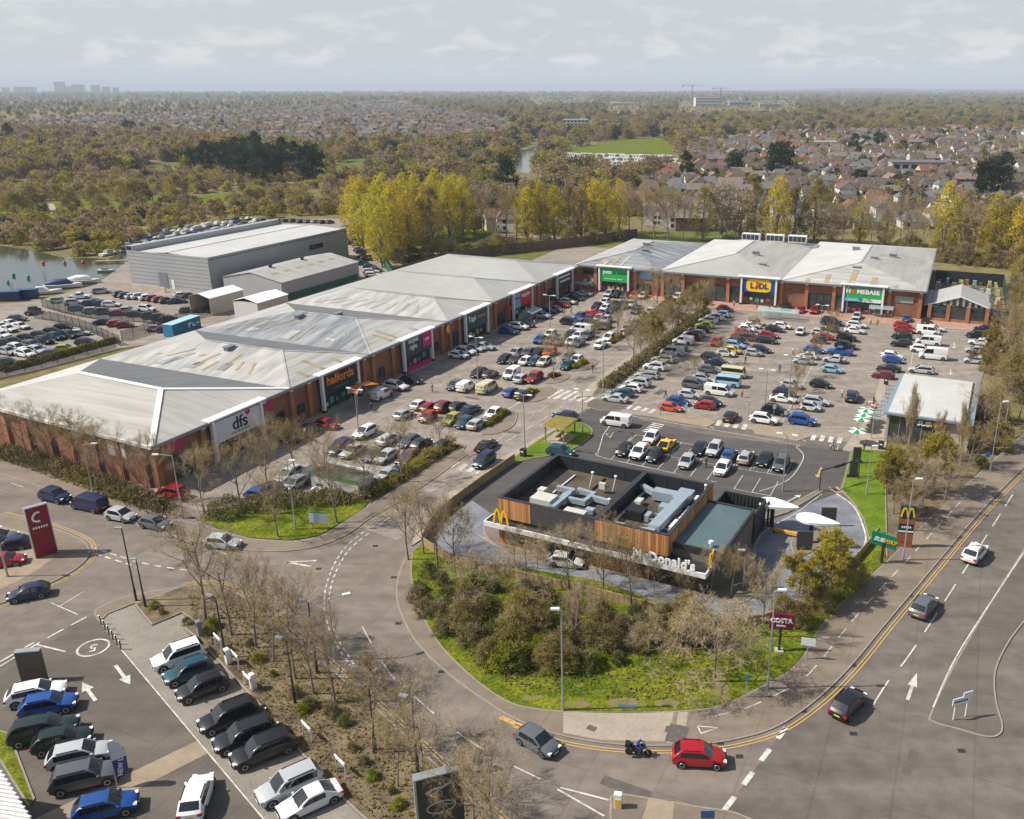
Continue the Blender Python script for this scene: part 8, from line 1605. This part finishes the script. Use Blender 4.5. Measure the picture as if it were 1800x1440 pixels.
# ------------------------------------------------------------------ far woods and suburbs as masses
def scatter(name, pts, proto, label, cat):
    me = bpy.data.meshes.new(name); me.from_pydata([p[:3] for p in pts], [], []); o = bpy.data.objects.new(name, me); col.objects.link(o); tag(o, label, cat, kind='stuff')
    a = me.attributes.new('sc', 'FLOAT', 'POINT'); a.data.foreach_set('value', [p[3] for p in pts]); a = me.attributes.new('rz', 'FLOAT', 'POINT'); a.data.foreach_set('value', [p[4] for p in pts])
    g = bpy.data.node_groups.new(name, 'GeometryNodeTree'); g.interface.new_socket('Geometry', in_out='INPUT', socket_type='NodeSocketGeometry'); g.interface.new_socket('Geometry', in_out='OUTPUT', socket_type='NodeSocketGeometry')
    gi = g.nodes.new('NodeGroupInput'); go_ = g.nodes.new('NodeGroupOutput'); ip = g.nodes.new('GeometryNodeInstanceOnPoints'); oi = g.nodes.new('GeometryNodeObjectInfo'); oi.inputs['Object'].default_value = proto; oi.transform_space = 'ORIGINAL'; oi.inputs['As Instance'].default_value = True
    s = g.nodes.new('GeometryNodeInputNamedAttribute'); s.data_type = 'FLOAT'; s.inputs['Name'].default_value = 'sc'; z = g.nodes.new('GeometryNodeInputNamedAttribute'); z.data_type = 'FLOAT'; z.inputs['Name'].default_value = 'rz'; cx_ = g.nodes.new('ShaderNodeCombineXYZ')
    L = g.links.new; L(gi.outputs[0], ip.inputs['Points']); L(oi.outputs['Geometry'], ip.inputs['Instance']); L(s.outputs['Attribute'], ip.inputs['Scale']); L(z.outputs['Attribute'], cx_.inputs[2]); L(cx_.outputs[0], ip.inputs['Rotation']); L(ip.outputs[0], go_.inputs[0])
    md = o.modifiers.new('scatter', 'NODES'); md.node_group = g; return o
def one(pair, name, mi):
    """a whole tree of the mass as one prototype, standing among the wood's own trees"""
    me = pair[1]; return me
def fartree(seed, H, rx, n, per, ls, lm, shape):
    T, C = clump_tree(seed, H, H*.08, rx, n, per, ls, lm, shape, 1, 'bark', .3, 2, False); return C
FB_ = [fartree(201, 12, 6.0, 34, 18, .95, 'farbrown', 'oval'), fartree(202, 11, 6.5, 34, 18, .95, 'farbrown', 'dome')]
FO_ = [fartree(203, 11, 6.0, 34, 18, .95, 'farolive', 'oval'), fartree(204, 9, 6.2, 34, 18, .95, 'farolive', 'dome')]
FE_ = [fartree(205, 13, 5.5, 34, 22, 1.0, 'farever', 'oval')]
SOFT = [[(1185,208),(1190,180),(1400,178),(1405,206)], [(630,200),(630,179),(715,179),(715,200)], [(1062,206),(1065,182),(1135,182),(1138,206)], [(985,238),(990,216),(1040,216),(1045,238)], [(930,188),(930,172),(1040,172),(1040,188)]]
NOT = [[(560,306),(615,280),(700,275),(765,285),(745,302)], [(985,264),(1080,247),(1175,242),(1190,272),(1120,285),(1000,283)], [(225,312),(230,298),(300,283),(350,287),(310,306)], [(-60,396),(0,360),(120,350),(300,343),(425,338),(435,353),(250,370),(110,388)], [(512,276),(515,260),(560,256),(604,262),(560,277)], [(-500,400),(0,428),(105,448),(190,455),(262,415),(420,384),(600,380),(700,470),(640,560),(-500,620)], [(880,350),(890,290),(908,262),(950,250),(1015,244),(1010,258),(955,268),(945,300),(960,350)], [(690,455),(700,420),(735,398),(800,392),(905,402),(930,430),(1300,395),(1310,430),(1900,440),(1900,800),(600,600)], [(985,305),(985,274),(1200,274),(1205,306)], [(800,380),(1130,380),(1130,445),(620,460),(615,380)], [(1100,380),(1700,385),(1700,460),(1100,440)]]
rt = random.Random(1234); B0 = {'b': [[], []], 'o': [[], []], 'e': [[]]}; near = []
NS = 19000
for i in range(NS):
    d = 300*math.exp(rt.random()**.85*math.log(11000/300)); u0 = rt.uniform(-160, 1960); bear = math.atan((u0-CX)/math.hypot(FPX, CY-HZ)); p = Vector((d*math.sin(bear), d*math.cos(bear), 0)); u, v = uv(p)
    if any(inpoly(u, v, q) for q in NOT): continue
    town = inpoly(u, v, TOWN1) or inpoly(u, v, TOWN2)
    if town and d < 2300 and rt.random() < (.5 if d < 900 else .55): continue
    if v > 260 and u < 620: k_ = rt.choices('boe', [5, 4.2, .25])[0]
    elif v > 236 and u < 600: k_ = rt.choices('boe', [8, 1.2, .5])[0]
    elif town: k_ = rt.choices('boe', [4, 4, 2.6])[0]
    else: k_ = rt.choices('boe', [6, 3, 1.4])[0]
    s_ = (.55+.45*min(1, d/900))*rt.uniform(.65, 1.25)*(1 if d < 1500 else 1+(d-1500)/6000)
    if town: s_ *= .62
    if any(inpoly(u, v, q) for q in SOFT): s_ *= .38
    if d < 640 and u < 640: s_ *= .55
    if k_ == 'e': s_ *= .9
    j = rt.randrange(len(B0[k_])); rec = (p.x, p.y, -.1, s_, rt.random()*6.28)
    if d < 620 and not town and len(near) < 150: near.append((u, k_, j, rec))
    else: B0[k_][j].append(rec)
near.sort(key=lambda t: t[0]); src = {}
for n_, (u, k_, j, rec) in enumerate(near):
    me = {'b': FB_, 'o': FO_, 'e': FE_}[k_][j]; r_ = empty('woodland_tree', rec[:3], rec[4]); r_.scale = (rec[3],)*3; tag(r_, '%s tree, %s from the left at the near %s edge of woods' % ({'b': 'brown leafless', 'o': 'olive budding', 'e': 'dark evergreen'}[k_], ordinal(n_ % 75), 'left' if n_ < 75 else 'right'), 'tree', 'near trees of the park woods')
    q = put('crown', me, r_); q2 = MB(); src[(k_, j)] = q
    if 'wtr' not in M: M['wtr'] = 1; q2.tube([(0, 0, 0), (.1, 0, 4), (0, .1, 8)], [.28, .2, .05], 5, 0, False); WT = q2.mesh('trunk', M['bark'])
    put('trunk', WT, r_)
nm_ = {'b': ('brown leafless woodland covering the far plain', 'broad domed brown thickets of the far plain'), 'o': ('olive budding woodland covering the far plain', 'low olive thickets of the far plain'), 'e': ('dark evergreen trees scattered through the far plain',)}
for k_ in 'boe':
    for j, l in enumerate(B0[k_]):
        if not l: continue
        me = {'b': FB_, 'o': FO_, 'e': FE_}[k_][j]
        if (k_, j) not in src:
            rec = l.pop(); r_ = empty('woodland_tree', rec[:3], rec[4]); r_.scale = (rec[3],)*3; tag(r_, nm_[k_][j]+', single nearest specimen', 'tree'); src[(k_, j)] = put('crown', me, r_)
        scatter('far_woodland', l, src[(k_, j)], nm_[k_][j], 'woodland')
for ki, l in far_h.items():
    if not l: continue
    pr = [o for o in col.objects if o.data is HK[ki][1]['whole']]
    if not pr: p = l.pop(); o = put('house', HK[ki][1]['whole'], None, p[:3], p[4]); tag(o, HK[ki][0]+' house standing at the near edge of the far suburb', 'house'); pr = [o]
    scatter('far_suburb', l, pr[0], 'far suburb of %s houses towards the horizon' % HK[ki][0], 'suburb')
# hills on the right horizon
rhl = random.Random(5)
for i, (d, h0, u0, u1, nm) in enumerate(((15500, 78, 1330, 2000, 'hills'), (11500, 52, 1150, 1750, 'hills'))):
    q = MB(); n = 40; pr = []
    for j in range(n+1):
        t = j/n; u = u0+(u1-u0)*t; b = math.atan((u-CX)/math.hypot(FPX, CY-HZ)); hh = h0*(math.sin(math.pi*min(1, t*1.15))**.5 if t < .87 else .9)*(.82+.18*math.sin(t*9+i)+.05*rhl.random()); pr.append((d*math.sin(b), d*math.cos(b), hh))
    for j in range(n):
        a, b = pr[j], pr[j+1]; q.quad((a[0]*.9, a[1]*.9, -1), (b[0]*.9, b[1]*.9, -1), b, a); q.quad(a, b, (b[0]*1.2, b[1]*1.2, -1), (a[0]*1.2, a[1]*1.2, -1))
    tag(q.build(nm, mat('wooded_hill', (.05, .055, .03), .95, c2=(.09, .085, .05), scale=.004), smooth=60), kind='structure')
# ------------------------------------------------------------------ haze: even pale air over the whole plain
q = MB(); q.box(-46000, 46000, -600, 46000, -3, 140); hz = q.build('haze', [])
hz.data.materials.clear(); hm = bpy.data.materials.new('haze'); hm.use_nodes = True; hn = hm.node_tree; hn.nodes.clear(); ho = hn.nodes.new('ShaderNodeOutputMaterial'); hv = hn.nodes.new('ShaderNodeVolumePrincipled')
hv.inputs['Color'].default_value = (.76, .85, .97, 1); hv.inputs['Density'].default_value = .00011; hv.inputs['Anisotropy'].default_value = .0
hn.links.new(hv.outputs[0], ho.inputs['Volume']); hz.data.materials.append(hm); tag(hz, 'pale blue haze hanging over the distant plain', 'haze', kind='stuff')

# lettering becomes plain mesh
dg = bpy.context.evaluated_depsgraph_get()
for o in TXT:
    me = bpy.data.meshes.new_from_object(o.evaluated_get(dg)); n = put('lettering', me, o.parent); n.location = o.location; n.rotation_euler = o.rotation_euler; n.scale = o.scale
for o in TXT: bpy.data.objects.remove(o)
